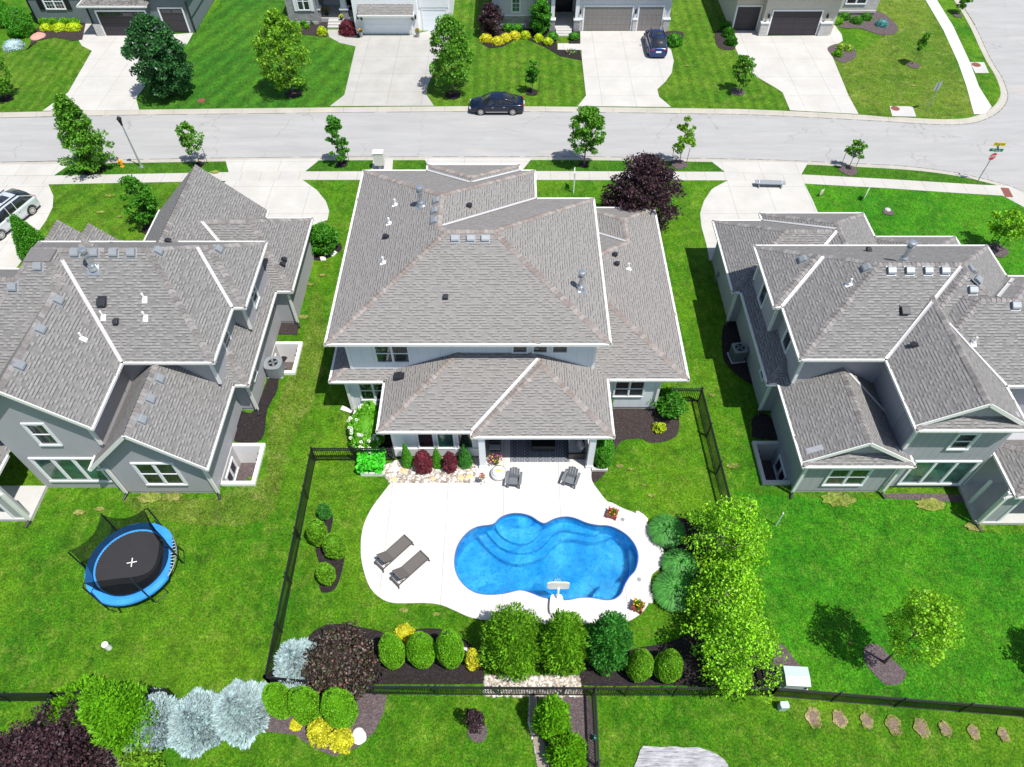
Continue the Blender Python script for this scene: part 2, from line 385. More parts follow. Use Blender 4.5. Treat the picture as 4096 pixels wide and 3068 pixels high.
M['orange']=plain('orange_paint',(.85,.33,.02),.5,0,.08); M['manhole']=plain('rusty_iron',(.22,.075,.055),.8,.2,.15,9)
M['bark']=plain('bark',(.16,.12,.10),.95,0,.3,6,.4); M['barkl']=plain('pale_bark',(.42,.35,.31),.9,0,.25,6,.4)
M['wood']=plain('weathered_grey_wood',(.34,.33,.33),.85,0,.15,5)
M['soil']=plain('soil',(.05,.035,.028),.95,0,.3,9)
# ================================================================ GROUND, ROAD, POOL
def g2(l,z=0): return [G(x,y,z)[:2] for x,y in l]
RN=[(0,465),(497,455),(1100,447.6),(1890,440),(2423,444),(2845,450),(2996,452.5),(3269,465),(3543,480),(3742,492),(3866,490),(3941,472),(4000,438),(4028,398),(4030,363),(4010,308),(3971,244),(3941,184),(3916,129),(3881,65),(3849,15)]
RS=[(0,645),(298,639),(547,634),(1100,625.6),(1675,623),(2100,622.6),(2423,624),(2845,630.6),(3100,636.5),(3344,646.5),(3618,661),(3792,681),(3906,703.7),(4015,731),(4096,761)]
rn=smoothopen(g2(RN),3); rs=smoothopen(g2(RS),3)
d=Vector(rn[-1])-Vector(rn[-4]); d.normalize(); rn.append(tuple(Vector(rn[-1])+d*60))
d=Vector((.80,-.6)); p=Vector(rs[-1]); rs+= [tuple(p+d*3),tuple(p+Vector((.55,-.84))*7.5),tuple(p+Vector((4.6,-14))),tuple(p+Vector((5.6,-36)))]
dl=(Vector(rn[0])-Vector(rn[1])).normalized(); rn=[tuple(Vector(rn[0])+dl*75)]+rn
dl=(Vector(rs[0])-Vector(rs[1])).normalized(); rs=[tuple(Vector(rs[0])+dl*75)]+rs
ROADZ=-.12
roadpoly=rn+[(rn[-1][0]+34,rn[-1][1]),(rs[-1][0]+26,rs[-1][1])]+rs[::-1]
def offs(pl,dist):                      # offset open polyline to its left
    out=[]
    for i,p in enumerate(pl):
        a=Vector(pl[max(0,i-1)]); b=Vector(pl[min(len(pl)-1,i+1)]); t=(b-a).normalized(); n=Vector((-t.y,t.x)); out.append(tuple(Vector(p)+n*dist))
    return out
CWD=.62
rnb=offs(rn,CWD); rsb=offs(rs,-CWD)
hole_road=rnb+[(rnb[-1][0]+36,rnb[-1][1]),(rsb[-1][0]+27,rsb[-1][1])]+rsb[::-1]
POOL=[(1972,2097),(1910,2107),(1865,2134),(1830,2184),(1818,2244),(1828,2298),(1860,2343),(1905,2370.5),(1960,2378),(2019,2373),(2064,2362),(2089.5,2360.5),(2124,2370.5),(2169,2388),(2229,2398),(2278,2398),(2323,2389),(2373,2391),(2418,2399),(2457.5,2395),(2485,2373),(2497,2343),(2517,2308),(2542,2278.5),(2553,2229),(2542,2184),(2512,2144),(2472,2117),(2433,2103),(2393,2101),(2348,2092),(2298,2072),(2259,2067),(2219,2074.6),(2189,2089.5),(2174,2093),(2154,2084.5),(2124,2065),(2084.5,2054),(2040,2055),(2000,2071)]
DZ=.06
pool=smoothpoly(g2(POOL,DZ),3)
wells=[]     # window wells: (x0,x1,y0,y1)
WELL_R=(13.95,15.28,20.35,22.75); WELL_L=(-15.95,-14.3,20.3,22.6); WELL_L2=(-15.1,-13.6,28.2,30.4)
def fillpoly(name,outer,holes,z,mat,thick=None,parent=None,wallz=None):
    b=MB(); loops=[outer]+holes; allv=[Vector((p[0],p[1],0)) for l in loops for p in l]
    T=tessellate_polygon([[Vector((p[0],p[1],0)) for p in l] for l in loops])
    b.v=[(v.x,v.y,z) for v in allv]
    for t in T:
        t=list(t); a,c,e=[allv[i] for i in t]
        if (c-a).cross(e-a).z<0: t=t[::-1]
        if abs((c-a).cross(e-a).z)<1e-9: continue
        b.f.append(t); b.uv.append(None); b.m.append(0)
    if thick:
        for l in loops:
            n=len(b.v); k=len(l); b.v+=[(p[0],p[1],z) for p in l]+[(p[0],p[1],z-thick) for p in l]
            for i in range(k): j=(i+1)%k; b.f.append([n+i,n+j,n+k+j,n+k+i]); b.uv.append(None); b.m.append(0)
    return b.build(name,mat,parent,recalc=False)
def rect(w): return [(w[0],w[2]),(w[1],w[2]),(w[1],w[3]),(w[0],w[3])]
# the ground: one sheet to the horizon with openings for the sunk road, the pool and the window wells
BIG=260
struct(fillpoly('ground',[(-BIG,-60),(BIG,-60),(BIG,BIG+60),(-BIG,BIG+60)],[hole_road,[ (x,y) for x,y in smoothpoly(g2(POOL,DZ),3)],rect(WELL_R),rect(WELL_L),rect(WELL_L2)],0,M['lawn']))
struct(fillpoly('road',roadpoly,[],ROADZ,M['asphalt']))
def curb(name,inner,outer):
    b=MB()
    for i in range(len(inner)-1):
        p,q=inner[i],inner[i+1]; r,s_=outer[i+1],outer[i]
        lerp=lambda a,c,t:(a[0]+(c[0]-a[0])*t,a[1]+(c[1]-a[1])*t)
        prof=[(0,ROADZ-.02),(0,ROADZ+.012),(.45,ROADZ+.03),(.62,.0),(.75,.012),(1,.012),(1,-.1)]
        for (t0,z0),(t1,z1) in zip(prof,prof[1:]):
            A=lerp(p,s_,t0);B=lerp(q,r,t0);C=lerp(q,r,t1);D=lerp(p,s_,t1)
            b.face([(*A,z0),(*B,z0),(*C,z1),(*D,z1)])
    return struct(b.build(name,M['curb']))
curb('curb',rn,rnb); curb('curb',rs,rsb)
zc=[.004]
def sheet(name,pts,mat,z=None,sm=False,thick=None,px=True,holes=[]):
    P=g2(pts) if px else pts
    if sm: P=smoothpoly(P,4)
    zc[0]+=.0007
    return struct(fillpoly(name,P,holes,z if z else zc[0],mat,thick))
# verges and mown lawns
sheet('lawn',[(0,447),(184,443),(273,370),(368,204),(330,184),(250,150),(180,155),(60,205),(0,180)],M['lawn_fine'])
sheet('lawn',[(557,441),(545,395),(590,310),(751,174),(773,136),(875,20),(900,-60),(1130,-60),(1159,100),(1300,150),(1423,186),(1378,380),(1326,425),(1100,428.5)],M['lawn_diag'])
sheet('lawn',[(1736,422),(1706,380),(1709,348),(1800,126),(1830,-60),(1990,-60),(1992,100),(2321,100),(2344,383),(2311,424),(2000,421)],M['lawn_fine'])
sheet('lawn',[(2681,428),(2636,388),(2629,358),(2686,293),(2695,244),(2661,184),(2650,124),(2700,-60),(2900,-60),(2930,100),(2940,190),(2975,264),(3100,351),(3130,370),(3160,441),(3100,438)],M['lawn_fine'])
sheet('lawn',[(194,739),(905,725),(1210,721),(1268,761),(1303,804),(1317,844),(1310,900),(1250,900),(1230,1000),(300,1000),(170,900),(211,829),(214,784)],M['lawn_diag2'])
sheet('lawn',[(3218,737),(3543,755),(3841,775),(4010,785),(4110,833),(4260,900),(4260,1250),(3300,1250),(3250,800)],M['lawn_bright'])
for P_ in ([(216,702),(300,656),(905,646),(915,690)],[(1221,685),(1278,640),(1492,642),(1485,685)],[(1572,642),(1696,642),(1711,661),(1711,684),(1569,684)],[(2089,684),(2124,642),(2843,646),(2896,687)],[(3205,697),(3226,658),(3540,668),(3780,692),(3900,716),(4003,740),(3941,740),(3533,715)]):
    sheet('verge',P_,M['lawn_strip'])
sheet('lawn',[(1290,1500),(1150,1800),(1060,2080),(640,2080),(500,1990),(860,1990),(1000,1905),(1062,1900),(1075,1700),(1130,1560),(1215,1340),(1250,1180),(1290,1200)],M['lawn_olive'],sm=True)
sheet('lawn',[(3170,445),(3434,458),(3560,470),(3660,470),(3772,474),(3893,456),(3862,348),(3825,249),(3766,119),(3695,0),(3640,-80),(3500,-80),(3500,60),(3590,110),(3430,210),(3340,250),(3400,383)],M['lawn_olive'])
sheet('lawn',[(3090,1985),(3500,1995),(3850,1990),(3900,2130),(4200,2135),(4300,2900),(4110,2830),(3577,2800),(3120,2752),(3020,2400),(2975,2210),(2925,1960)],M['lawn_bright'])
# south sidewalk, driveways
sheet('sidewalk',[(-900,705),(214,702.5),(915,689),(1219,686),(2087,684.5),(2898,687.5),(3205,698),(3533,715.5),(3941,740.5),(4006,742),(4040,745),(4120,790),(4200,850),(4096,829),(4010,783),(3841,773),(3543,753),(3217,735),(2912,722),(2142,720),(1211,720),(905,724),(194,738),(-900,748)],M['walk'])
sheet('driveway',[(-900,668),(285,655),(216,702),(-900,705)],M['drive'])
sheet('driveway',[(-900,748),(194,738),(214,784),(211,829),(184,884),(159,919),(120,1000),(60,1080),(-900,1090)],M['drive'])
sheet('driveway',[(902,640),(1283,636),(1221,686),(915,689)],M['drive'])
sheet('driveway',[(905,724),(1211,720),(1268,761),(1303,804),(1317,844),(1310,880),(1240,905),(700,905)],M['drive'])
sheet('driveway',[(1494,635),(1573,634),(1569,685.4),(1485,685.8)],M['walk'])
sheet('driveway',[(1696,634),(2128,634),(2087,684.5),(1711,685.2),(1711,661)],M['drive'])
sheet('driveway',[(1725,720),(2120,720),(2090,800),(1730,800)],M['drive'])
sheet('driveway',[(2840,642),(3232,652),(3205,698),(2898,687.5)],M['drive'])
sheet('driveway',[(2912,722),(3217,735),(3250,800),(3280,870),(3300,1000),(2836,1043),(2825.5,978.5),(2806,909),(2800,854),(2815.5,804),(2845,760),(2858,750)],M['drive'])
# far side
sheet('driveway',[(170,444),(273,370),(368,204),(328,184),(313,159),(338,114),(343,70),(400,70),(423,142),(640,142),(773,132),(751,174),(620,290),(544.6,395),(557,441)],M['drive'])
sheet('driveway',[(1320,425),(1378,380),(1423,186.5),(1358,171.6),(1318,149),(1308,119),(1358,119),(1366,146),(1433,154),(1457,139),(1650,139),(1716,124),(1806,124),(1709,348),(1706,380),(1736,424)],M['drive2'])
sheet('driveway',[(2311,425),(2344,383),(2328,239),(2326,201),(2231,201),(2231,174),(2322,174),(2321,125),(2650,124),(2661,184),(2684,199),(2695,244),(2686,293),(2661,328),(2629,358),(2636.5,388),(2685,429)],M['drive'])
sheet('driveway',[(3160,442),(3130,370),(3100,350.6),(3009.5,298),(2975,264),(2937,184),(2930,122),(3040,122),(3040,145),(3270,143),(3324,75),(3334,94.5),(3366.5,139),(3371,164),(3344,181.5),(3314,189),(3394,383),(3434,457)],M['drive'])
sheet('sidewalk',[(3702,0),(3772,119),(3831.5,249),(3866,348),(3886,423),(3896,458),(3940,455),(3966,428),(3916,348),(3879,249),(3811.6,104),(3747,0),(3660,-150),(3620,-150)],M['walkd'])
sheet('sidewalk',[(3879,249),(3936,249.5),(3956,293),(3901,293)],M['conc'])
sheet('storm_inlet_slab',[(3557,426),(3650,428),(3664,468),(3568,466)],M['conc'],z=.05,thick=.2)
# tactile pads and manholes lie in the concrete
def disc(cx,cy,r,z,mat,name,label,cat,group=None,h=.012):
    b=MB(); b.lathe([(r,0),(r,h)],20); o=b.build(name,mat); x,y,_=G(cx,cy); o.location=(x,y,z); return tag(o,label,cat,group)
for P_,lb in (([(4001,751),(4034,753),(4053,789),(4020,789)],'brick red tactile pad on the curb ramp of the near sidewalk'),([(3896,420.5),(3942,423),(3957,436),(3904,435)],'brick red tactile pad on the corner ramp across the street')):
    o=MB(); q=g2(P_); o.prism(q,.008,.02)
    c=sum((Vector(p) for p in q),Vector((0,0)))/4
    for i in range(8):
        for j in range(8):
            u=(i+.5)/8;v=(j+.5)/8; A=Vector(q[0]).lerp(Vector(q[1]),u);B=Vector(q[3]).lerp(Vector(q[2]),u);X=A.lerp(B,v); o.lathe([(.03,.02),(.02,.026)],6,(X.x,X.y,0))
    tag(o.build('tactile_pad',M['manhole']),lb,'tactile paving','tactile pads at the corner ramps')
disc(3904,260,.42,.022,M['manhole'],'manhole_cover','round rusty manhole cover in the slab between side sidewalk and curb','manhole cover','rusty manhole covers')
disc(3580,436,.38,.051,M['manhole'],'manhole_cover','round rusty manhole cover on the storm inlet slab','manhole cover','rusty manhole covers')
disc(805,402,.36,.01,M['manhole'],'manhole_cover','reddish round cover in the lawn beside the dark leafy tree','manhole cover')
b=MB(); 
for (u0,v0,u1,v1) in ((3570,466,3664,468),):
    A=Vector(G(u0,v0)[:2]);B=Vector(G(u1,v1)[:2]); dd=(B-A).normalized(); nn=Vector((dd.y,-dd.x))*.12; A+=nn;B+=nn
    b.bar((*A,-.075),(*B,-.075),.06,.06)
    for k in range(2): X=A.lerp(B,(k+.5)/2); b.bar((*X,-.10),(*X,.0),.05,.05)
tag(b.build('storm_drain_grate',M['black']),'dark slot of the storm drain under the curb inlet slab','storm drain')
for nm,pl,s_ in (('road_edge',rn,-1),('road_edge',rs,1)):
    b=MB(); a_=offs(pl,s_*.02); c_=offs(pl,s_*.10)
    a_=smoothopen(a_,6); c_=smoothopen(c_,6)
    for i in range(len(a_)-1):
        wv=.5+.5*math.sin(i*1.7)*math.sin(i*.61+1)
        e=lambda k:(a_[k][0]+(c_[k][0]-a_[k][0])*(.25+.75*wv),a_[k][1]+(c_[k][1]-a_[k][1])*(.25+.75*wv))
        if wv>.2: b.face([(*a_[i],ROADZ+.005),(*a_[i+1],ROADZ+.005),(*e(i+1),ROADZ+.005),(*e(i),ROADZ+.005)])
    struct(b.build(nm,plain('dark_road_seam',(.12,.115,.11),.9,0,.3,6)))
# ---- pool deck
DECK=[(1562,1932),(1527,1977),(1487,2031.5),(1457.5,2091),(1445,2146),(1443,2190),(1445,2234),(1457.5,2293),(1482,2353),(1527,2395),(1582,2412),(1696,2411),(1766,2420),(1825.5,2445),(1885,2470),(1960,2480),(2034,2475),(2089.5,2463.5),(2149,2490),(2199,2497),(2298,2492),(2378,2495),(2447.6,2497),(2512,2485),(2562,2455),(2592,2418),(2602,2378),(2603,2330),(2609,2298),(2641.5,2268.5),(2655,2230),(2651.5,2194),(2636.5,2169),(2587,2092),(2547,2055),(2497,2035),(2447.6,2010),(2428,2004),(2398,1967),(2368,1922),(2366,1878)]
dk=smoothopen(g2(DECK,DZ),3)+[(4.45,25.5),(-1.9,25.5),(-1.9,21.95)]+[G(1903,1835,DZ)[:2],G(1901,1931,DZ)[:2]]
struct(fillpoly('pool_deck',dk,[pool],DZ,M['deck'],thick=.2))
# ---- pool shell, steps and water
def poolmat():
    m=N('pool_shell'); o=m.coord(); sp=m.ramp(m.noise(o,30,2,.9),[(.40,0),(.62,1)])
    a=m.mix(sp,(.03,.46,.74),(.14,.68,.88)); m.pr(a,.5); return m.mat
M['pool']=poolmat()
b=MB(); zt=DZ-.001; pc=pool; n=len(pc)
inn=[Vector(p) for p in pc]
cx=sum(p.x for p in inn)/n; cy=sum(p.y for p in inn)/n
bot=-1.35
for i in range(n):
    j=(i+1)%n; b.face([(*pc[i],zt-.03),(*pc[j],zt-.03),(*pc[j],bot),(*pc[i],bot)])
T=tessellate_polygon([[Vector((p[0],p[1],0)) for p in pc]])
for t in T: b.face([(*pc[i],bot) for i in t])
o=b.build('pool_basin',M['pool']); struct(o)
# underwater ledges: tanning shelf, curved steps, far-corner seat
def ledge(pts,z0,z1,name='pool_step'):
    q=MB(); q.prism(smoothpoly(g2(pts,-.5),4),z0,z1); struct(q.build(name,M['pool']))
ledge([(1990,2070),(2040,2040),(2100,2045),(2160,2080),(2172,2105),(2150,2150),(2110,2178),(2070,2180),(2020,2160),(1985,2120)],-1.3,-.32)
ledge([(1935,2095),(1990,2068),(2180,2085),(2230,2062),(2330,2085),(2390,2110),(2385,2135),(2310,2125),(2250,2118),(2205,2140),(2170,2180),(2110,2205),(2050,2203),(1990,2175)],-1.31,-.62)
ledge([(1900,2110),(1950,2080),(2180,2080),(2240,2060),(2350,2090),(2440,2105),(2450,2130),(2380,2155),(2310,2145),(2250,2145),(2210,2175),(2170,2215),(2100,2240),(2030,2235),(1960,2190)],-1.32,-.92)
ledge([(2400,2350),(2450,2335),(2500,2335),(2500,2400),(2370,2405)],-1.33,-.5)
ledge([(2520,2140),(2560,2180),(2570,2250),(2540,2290),(2520,2300),(2525,2240),(2518,2190)],-1.34,-.6)
def water():
    m=N('pool_water'); o=m.coord()
    wv=m.noise(o,1.5,5,.7); w2=m.noise(m.map(o,(1,1.7,1),(0,0,.5)),6,3,.65)
    nb=m.bump(m.math('MULTIPLY_ADD',w2,.5,wv),1.,.16)
    gs=m.n('ShaderNodeBsdfGlossy'); gs.inputs['Roughness'].default_value=.05; m.l(nb,gs.inputs['Normal'])
    fr=m.n('ShaderNodeFresnel'); fr.inputs[0].default_value=1.33; m.l(nb,fr.inputs['Normal'])
    tr=m.n('ShaderNodeBsdfTransparent'); rf=m.n('ShaderNodeBsdfRefraction'); rf.inputs['IOR'].default_value=1.33; m.l(nb,rf.inputs['Normal'])
    # caustics painted into the water tint: bright nets of focused light, darker cells between
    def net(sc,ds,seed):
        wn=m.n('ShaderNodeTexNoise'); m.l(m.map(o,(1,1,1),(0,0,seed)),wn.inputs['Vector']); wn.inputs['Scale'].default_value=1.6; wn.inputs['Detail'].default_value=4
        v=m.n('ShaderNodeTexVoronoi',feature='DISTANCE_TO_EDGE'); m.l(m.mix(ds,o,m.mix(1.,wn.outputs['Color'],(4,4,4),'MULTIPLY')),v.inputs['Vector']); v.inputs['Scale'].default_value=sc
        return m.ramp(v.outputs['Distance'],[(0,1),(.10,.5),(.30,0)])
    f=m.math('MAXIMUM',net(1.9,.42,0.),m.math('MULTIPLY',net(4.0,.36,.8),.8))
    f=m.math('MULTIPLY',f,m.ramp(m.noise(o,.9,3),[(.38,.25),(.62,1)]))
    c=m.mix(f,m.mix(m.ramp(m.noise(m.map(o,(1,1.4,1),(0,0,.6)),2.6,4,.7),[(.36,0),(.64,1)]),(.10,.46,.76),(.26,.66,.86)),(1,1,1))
    m.l(c,tr.inputs[0]); m.l(c,rf.inputs[0])
    mx=m.n('ShaderNodeMixShader'); mx.inputs[0].default_value=.25; m.l(tr.outputs[0],mx.inputs[1]); m.l(rf.outputs[0],mx.inputs[2])
    m2=m.n('ShaderNodeMixShader'); m.l(fr.outputs[0],m2.inputs[0]); m.l(mx.outputs[0],m2.inputs[1]); m.l(gs.outputs[0],m2.inputs[2]); m.l(m2.outputs[0],m.out.inputs[0]); return m.mat
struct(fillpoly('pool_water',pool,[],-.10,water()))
b=MB()
for i in range(n):
    j=(i+1)%n; a=Vector(pc[i]);c=Vector(pc[j]); b.bar((a.x,a.y,.035),(c.x,c.y,.035),.05,.05)
struct(b.build('pool_rim',plain('pool_rim_blue',(.05,.13,.42),.5)))
# ---- mulch beds
def bed(pts,mat='mulchd',z=None,sm=True): return sheet('mulch_bed',pts,M[mat],sm=sm,z=z)
bed([(1090,2740),(1105,2660),(1160,2620),(1300,2500),(1500,2520),(1560,2540),(1680,2515),(1780,2520),(1860,2560),(1915,2620),(1940,2710),(1930,2735),(1500,2738)],'mulchd')
bed([(2320,2700),(2340,2600),(2420,2560),(2500,2600),(2560,2590),(2700,2560),(2850,2480),(2980,2420),(3010,2560),(3075,2740),(2700,2742),(2330,2742)],'mulchd')
bed([(2600,2380),(2610,2330),(2640,2280),(2660,2200),(2600,2095),(2640,2070),(2760,2080),(2860,2150),(2960,2260),(3010,2400),(2900,2450),(2700,2430)],'mulchd')
bed([(1500,1640),(1440,1700),(1440,1770),(1500,1815),(1600,1815),(1600,1650)],'mulchd')
bed([(1300,2035),(1325,2045),(1332,2080),(1325,2140),(1370,2210),(1378,2240),(1355,2330),(1330,2365),(1290,2370),(1277,2340),(1290,2290),(1262,2200),(1290,2140)],'mulchd')
bed([(2440,1625),(2600,1640),(2690,1620),(2716,1680),(2700,1750),(2610,1773),(2560,1755),(2480,1770),(2445,1850),(2410,1905),(2375,1930),(2366,1890),(2400,1700)],'mulch')
bed([(2895,1300),(2890,1420),(2925,1480),(3000,1535),(3062,1530),(3040,1400),(2960,1295)],'mulchd')
bed([(3060,1655),(3010,1672),(3008,1720),(3016,1750),(3110,1755),(3100,1700)],'mulchd')
bed([(1150,1430),(1120,1480),(1110,1560),(1070,1640),(1045,1760),(930,1760),(960,1650),(1020,1640),(1100,1450)],'mulchd')
bed([(1120,1290),(1196,1290),(1190,1340),(1110,1340)],'mulch',sm=False)
bed([(3550,1975),(3840,1980),(3860,2010),(3700,2000),(3560,1995)],'mulchg')
bed([(3455,2600),(3475,2576),(3520,2585),(3560,2630),(3615,2680),(3620,2710),(3590,2738),(3540,2737),(3490,2690),(3460,2650)],'mulchg')
bed([(3100,2600),(3130,2580),(3170,2630),(3225,2700),(3220,2755),(3098,2748)],'mulchg')
bed([(1560,3160),(1485,2770),(1560,2790),(1535,2850),(1500,2920),(1430,3000),(1330,3050),(1200,3000),(1100,2930),(1000,2920),(800,2960),(660,3000),(500,3060),(300,3080),(100,2900),(350,2830),(700,2830),(1050,2830),(1200,2790),(1480,2765)],'mulchg') if 0 else bed([(1548,2782),(1535,2850),(1500,2925),(1440,2985),(1340,3027),(1260,2995),(1180,2940),(1010,2920),(860,2935),(720,2960),(600,2980),(540,3060),(420,3160),(120,3160),(150,2850),(330,2800),(700,2800),(1040,2745),(1200,2760),(1480,2775)],'mulchg',sm=False)
bed([(2128,2784),(2360,2786),(2378,2900),(2385,3160),(2180,3160),(2150,3000),(2130,2900)],'mulchg',sm=False)
bed([(1870,2920),(1885,2895),(1930,2890),(1950,2925),(1935,2965),(1900,2968),(1875,2945)],'mulchg')
# far-side beds
bed([(60,206),(110,200),(150,110),(345,85),(330,160),(290,165),(220,150),(150,165),(100,200)],'mulch',sm=False)
bed([(1160,120),(1160,105),(1312,85),(1310,150),(1240,142),(1180,138)],'mulch',sm=False)
bed([(1358,80),(1436,80),(1440,153),(1380,150),(1358,135)],'mulch',sm=False)
bed([(1925,175),(1960,195),(2010,188),(2050,165),(2100,155),(2180,190),(2240,225),(2328,243),(2320,201),(2228,200),(2225,120),(1990,110),(1930,150)],'mulchd',sm=False)
bed([(2275,176),(2320,176),(2320,125),(2275,125)],'mulchd',sm=False)
bed([(2930,130),(2870,120),(2860,160),(2880,195),(2940,196)],'mulch'); bed([(2655,130),(2730,130),(2725,170),(2690,190),(2660,178)],'mulch')
bed([(3330,45),(3500,45),(3560,75),(3590,110),(3580,135),(3520,140),(3440,115),(3355,108)],'mulchg')
bed([(3312,190),(3360,175),(3410,190),(3425,215),(3410,240),(3360,250),(3320,215)],'mulchg')
# tree rings
for x,y,r,mt in ((380,678,.85,'mulchd'),(797,660,.45,'mulchd'),(1366,657,.5,'mulchd'),(1813,380,.75,'mulchd'),(1175,376,.75,'mulch'),(27,396,.6,'mulchd'),(2128,371,.6,'mulchd'),(2952,370,.65,'mulchg'),(2336,661,.45,'mulchd'),(2716,658,.65,'mulchg'),(3393,682,.72,'mulchg'),(3655,262,.6,'mulchg'),(3830,62,.5,'mulchg'),(3985,1002,.75,'mulchg'),(1290,990,1.3,'mulchd'),(600,915,.6,'mulchd'),(3552,850,.4,'mulchg'),(2540,925,1.2,'mulchd')):
    c=G(x,y); sheet('mulch_ring',[(c[0]+r*(1+.12*math.sin(k*2.3+x))*math.cos(k*math.pi/6),c[1]+r*(1+.12*math.cos(k*1.7+y))*math.sin(k*math.pi/6)) for k in range(12)],M[mt],px=False,sm=True)
DIRTIN=mulchm('pale_dirt',(.24,.175,.13),.6)
DIRTRING=grass('thin_turf',(.16,.19,.04),(.26,.24,.09),(.42,.33,.20),None,.8)
# dirt patches, bare spots
for x,y,r in ((3254,2872,.36),(3357,2877,.32),(3466,2885,.28),(3574,2902,.36),(3685,2912,.34),(3780,2918,.27),(3893,2930,.26),(4012,2940,.25)):
    c=G(x,y); ph=x*.1; sheet('bare_spot',[(c[0]+r*.98*math.cos(k*math.pi/8)*(1+.16*math.sin(k*2+ph)),c[1]+r*1.25*math.sin(k*math.pi/8)*(1+.1*math.cos(k*3+ph))) for k in range(16)],DIRTRING,px=False,sm=True); r*=.62; sheet('dirt_patch',[(c[0]+r*(1+.3*math.sin(k*2.7+ph))*math.cos(k*math.pi/5)*.9,c[1]+r*1.3*(1+.25*math.cos(k*3.1+ph))*math.sin(k*math.pi/5)) for k in range(10)],DIRTIN,px=False,sm=True)
M['bare']=grass('bare_turf',(.15,.22,.03),(.24,.26,.06),(.40,.32,.15),None,.8)
for x,y,r in ((2850,1583,.22),(2930,1865,.32),(860,2165,.0),(860,690,.35),(3655,344,.25),(402,850,.3),(442,784,.35),(480,868,.2),(148,1883,.0),(318,2052,.3),(397,2038,.25),(2605,1983,.2),(2577,1942,.15),(2478,1866,.2),(2519,1878,.15),(1615,2442,.2),(1745,2458,.18),(690,1990,.5),(600,1992,.6),(3350,2000,.8),(3720,2020,.7),(3404,2574,.12),(1290,1103,.2),(2750,265,.2),(1242,1140,.25),(1215,1270,.35),(3900,2108,.5)):
    if r: c=G(x,y); sheet('bare_spot',[(c[0]+r*1.1*(1+.16*math.sin(k*2.9+x))*math.cos(k*math.pi/8),c[1]+r*.55*(1+.16*math.cos(k*3.3+y))*math.sin(k*math.pi/8)) for k in range(16)],M['bare'],px=False,sm=True)
def barrier():
    m=N('weathered_weed_barrier'); o=m.coord(); f=m.noise(m.map(o,(1.2,9,1),(0,0,.12)),1.1,6,.8); m.pr(m.ramp(f,[(.35,(.14,.14,.16)),(.48,(.33,.33,.35)),(.65,(.52,.51,.52))]),.9,0,m.bump(f,.8,.05)); return m.mat
sheet('path',[(2530,3080),(2548,3040),(2560,3000),(2572,2985),(2640,2990),(2700,2987),(2730,2992),(2790,2990),(2840,3006),(2870,3020),(2895,3040),(2910,3060),(2920,3160),(2520,3160)],barrier(),sm=False)
# ================================================================ BUILDINGS
def clip(poly,f):       # keep f>=0
    out=[]
    for i in range(len(poly)):
        a=poly[i];b=poly[(i+1)%len(poly)]; fa=f(*a);fb=f(*b)
        if fa>=-1e-9: out.append(a)
        if (fa>1e-9 and fb<-1e-9) or (fa<-1e-9 and fb>1e-9):
            t=fa/(fa-fb); out.append((a[0]+(b[0]-a[0])*t,a[1]+(b[1]-a[1])*t))
    return out
class Block:            # hip / gable roof over a rectangle; gable = string of sides (N,S,E,W) that are gables
    def __init__(s,x0,x1,y0,y1,z,px,py=None,gable='',skip='',top=None):
        s.top=top
        s.r=(x0,x1,y0,y1); s.z=z; py=py or px
        s.pl={'W':lambda x,y:px*(x-x0),'E':lambda x,y:px*(x1-x),'S':lambda x,y:py*(y-y0),'N':lambda x,y:py*(y1-y)}
        s.gable=gable; s.act=[k for k in 'WESN' if k not in gable]; s.skip=skip; s.px=px; s.py=py
    def h(s,x,y):
        x0,x1,y0,y1=s.r
        if not(x0<=x<=x1 and y0<=y<=y1): return -1
        h=s.z+min(s.pl[k](x,y) for k in s.act); return min(h,s.top) if s.top else h
    def faces(s):
        x0,x1,y0,y1=s.r; out={}
        for k in s.act:
            p=[(x0,y0),(x1,y0),(x1,y1),(x0,y1)]
            for j in s.act:
                if j!=k: p=clip(p,lambda x,y,k=k,j=j:s.pl[j](x,y)-s.pl[k](x,y))
            if s.top: p=clip(p,lambda x,y,k=k:s.top-s.z-s.pl[k](x,y))
            if len(p)>=3: out[k]=p
        return out
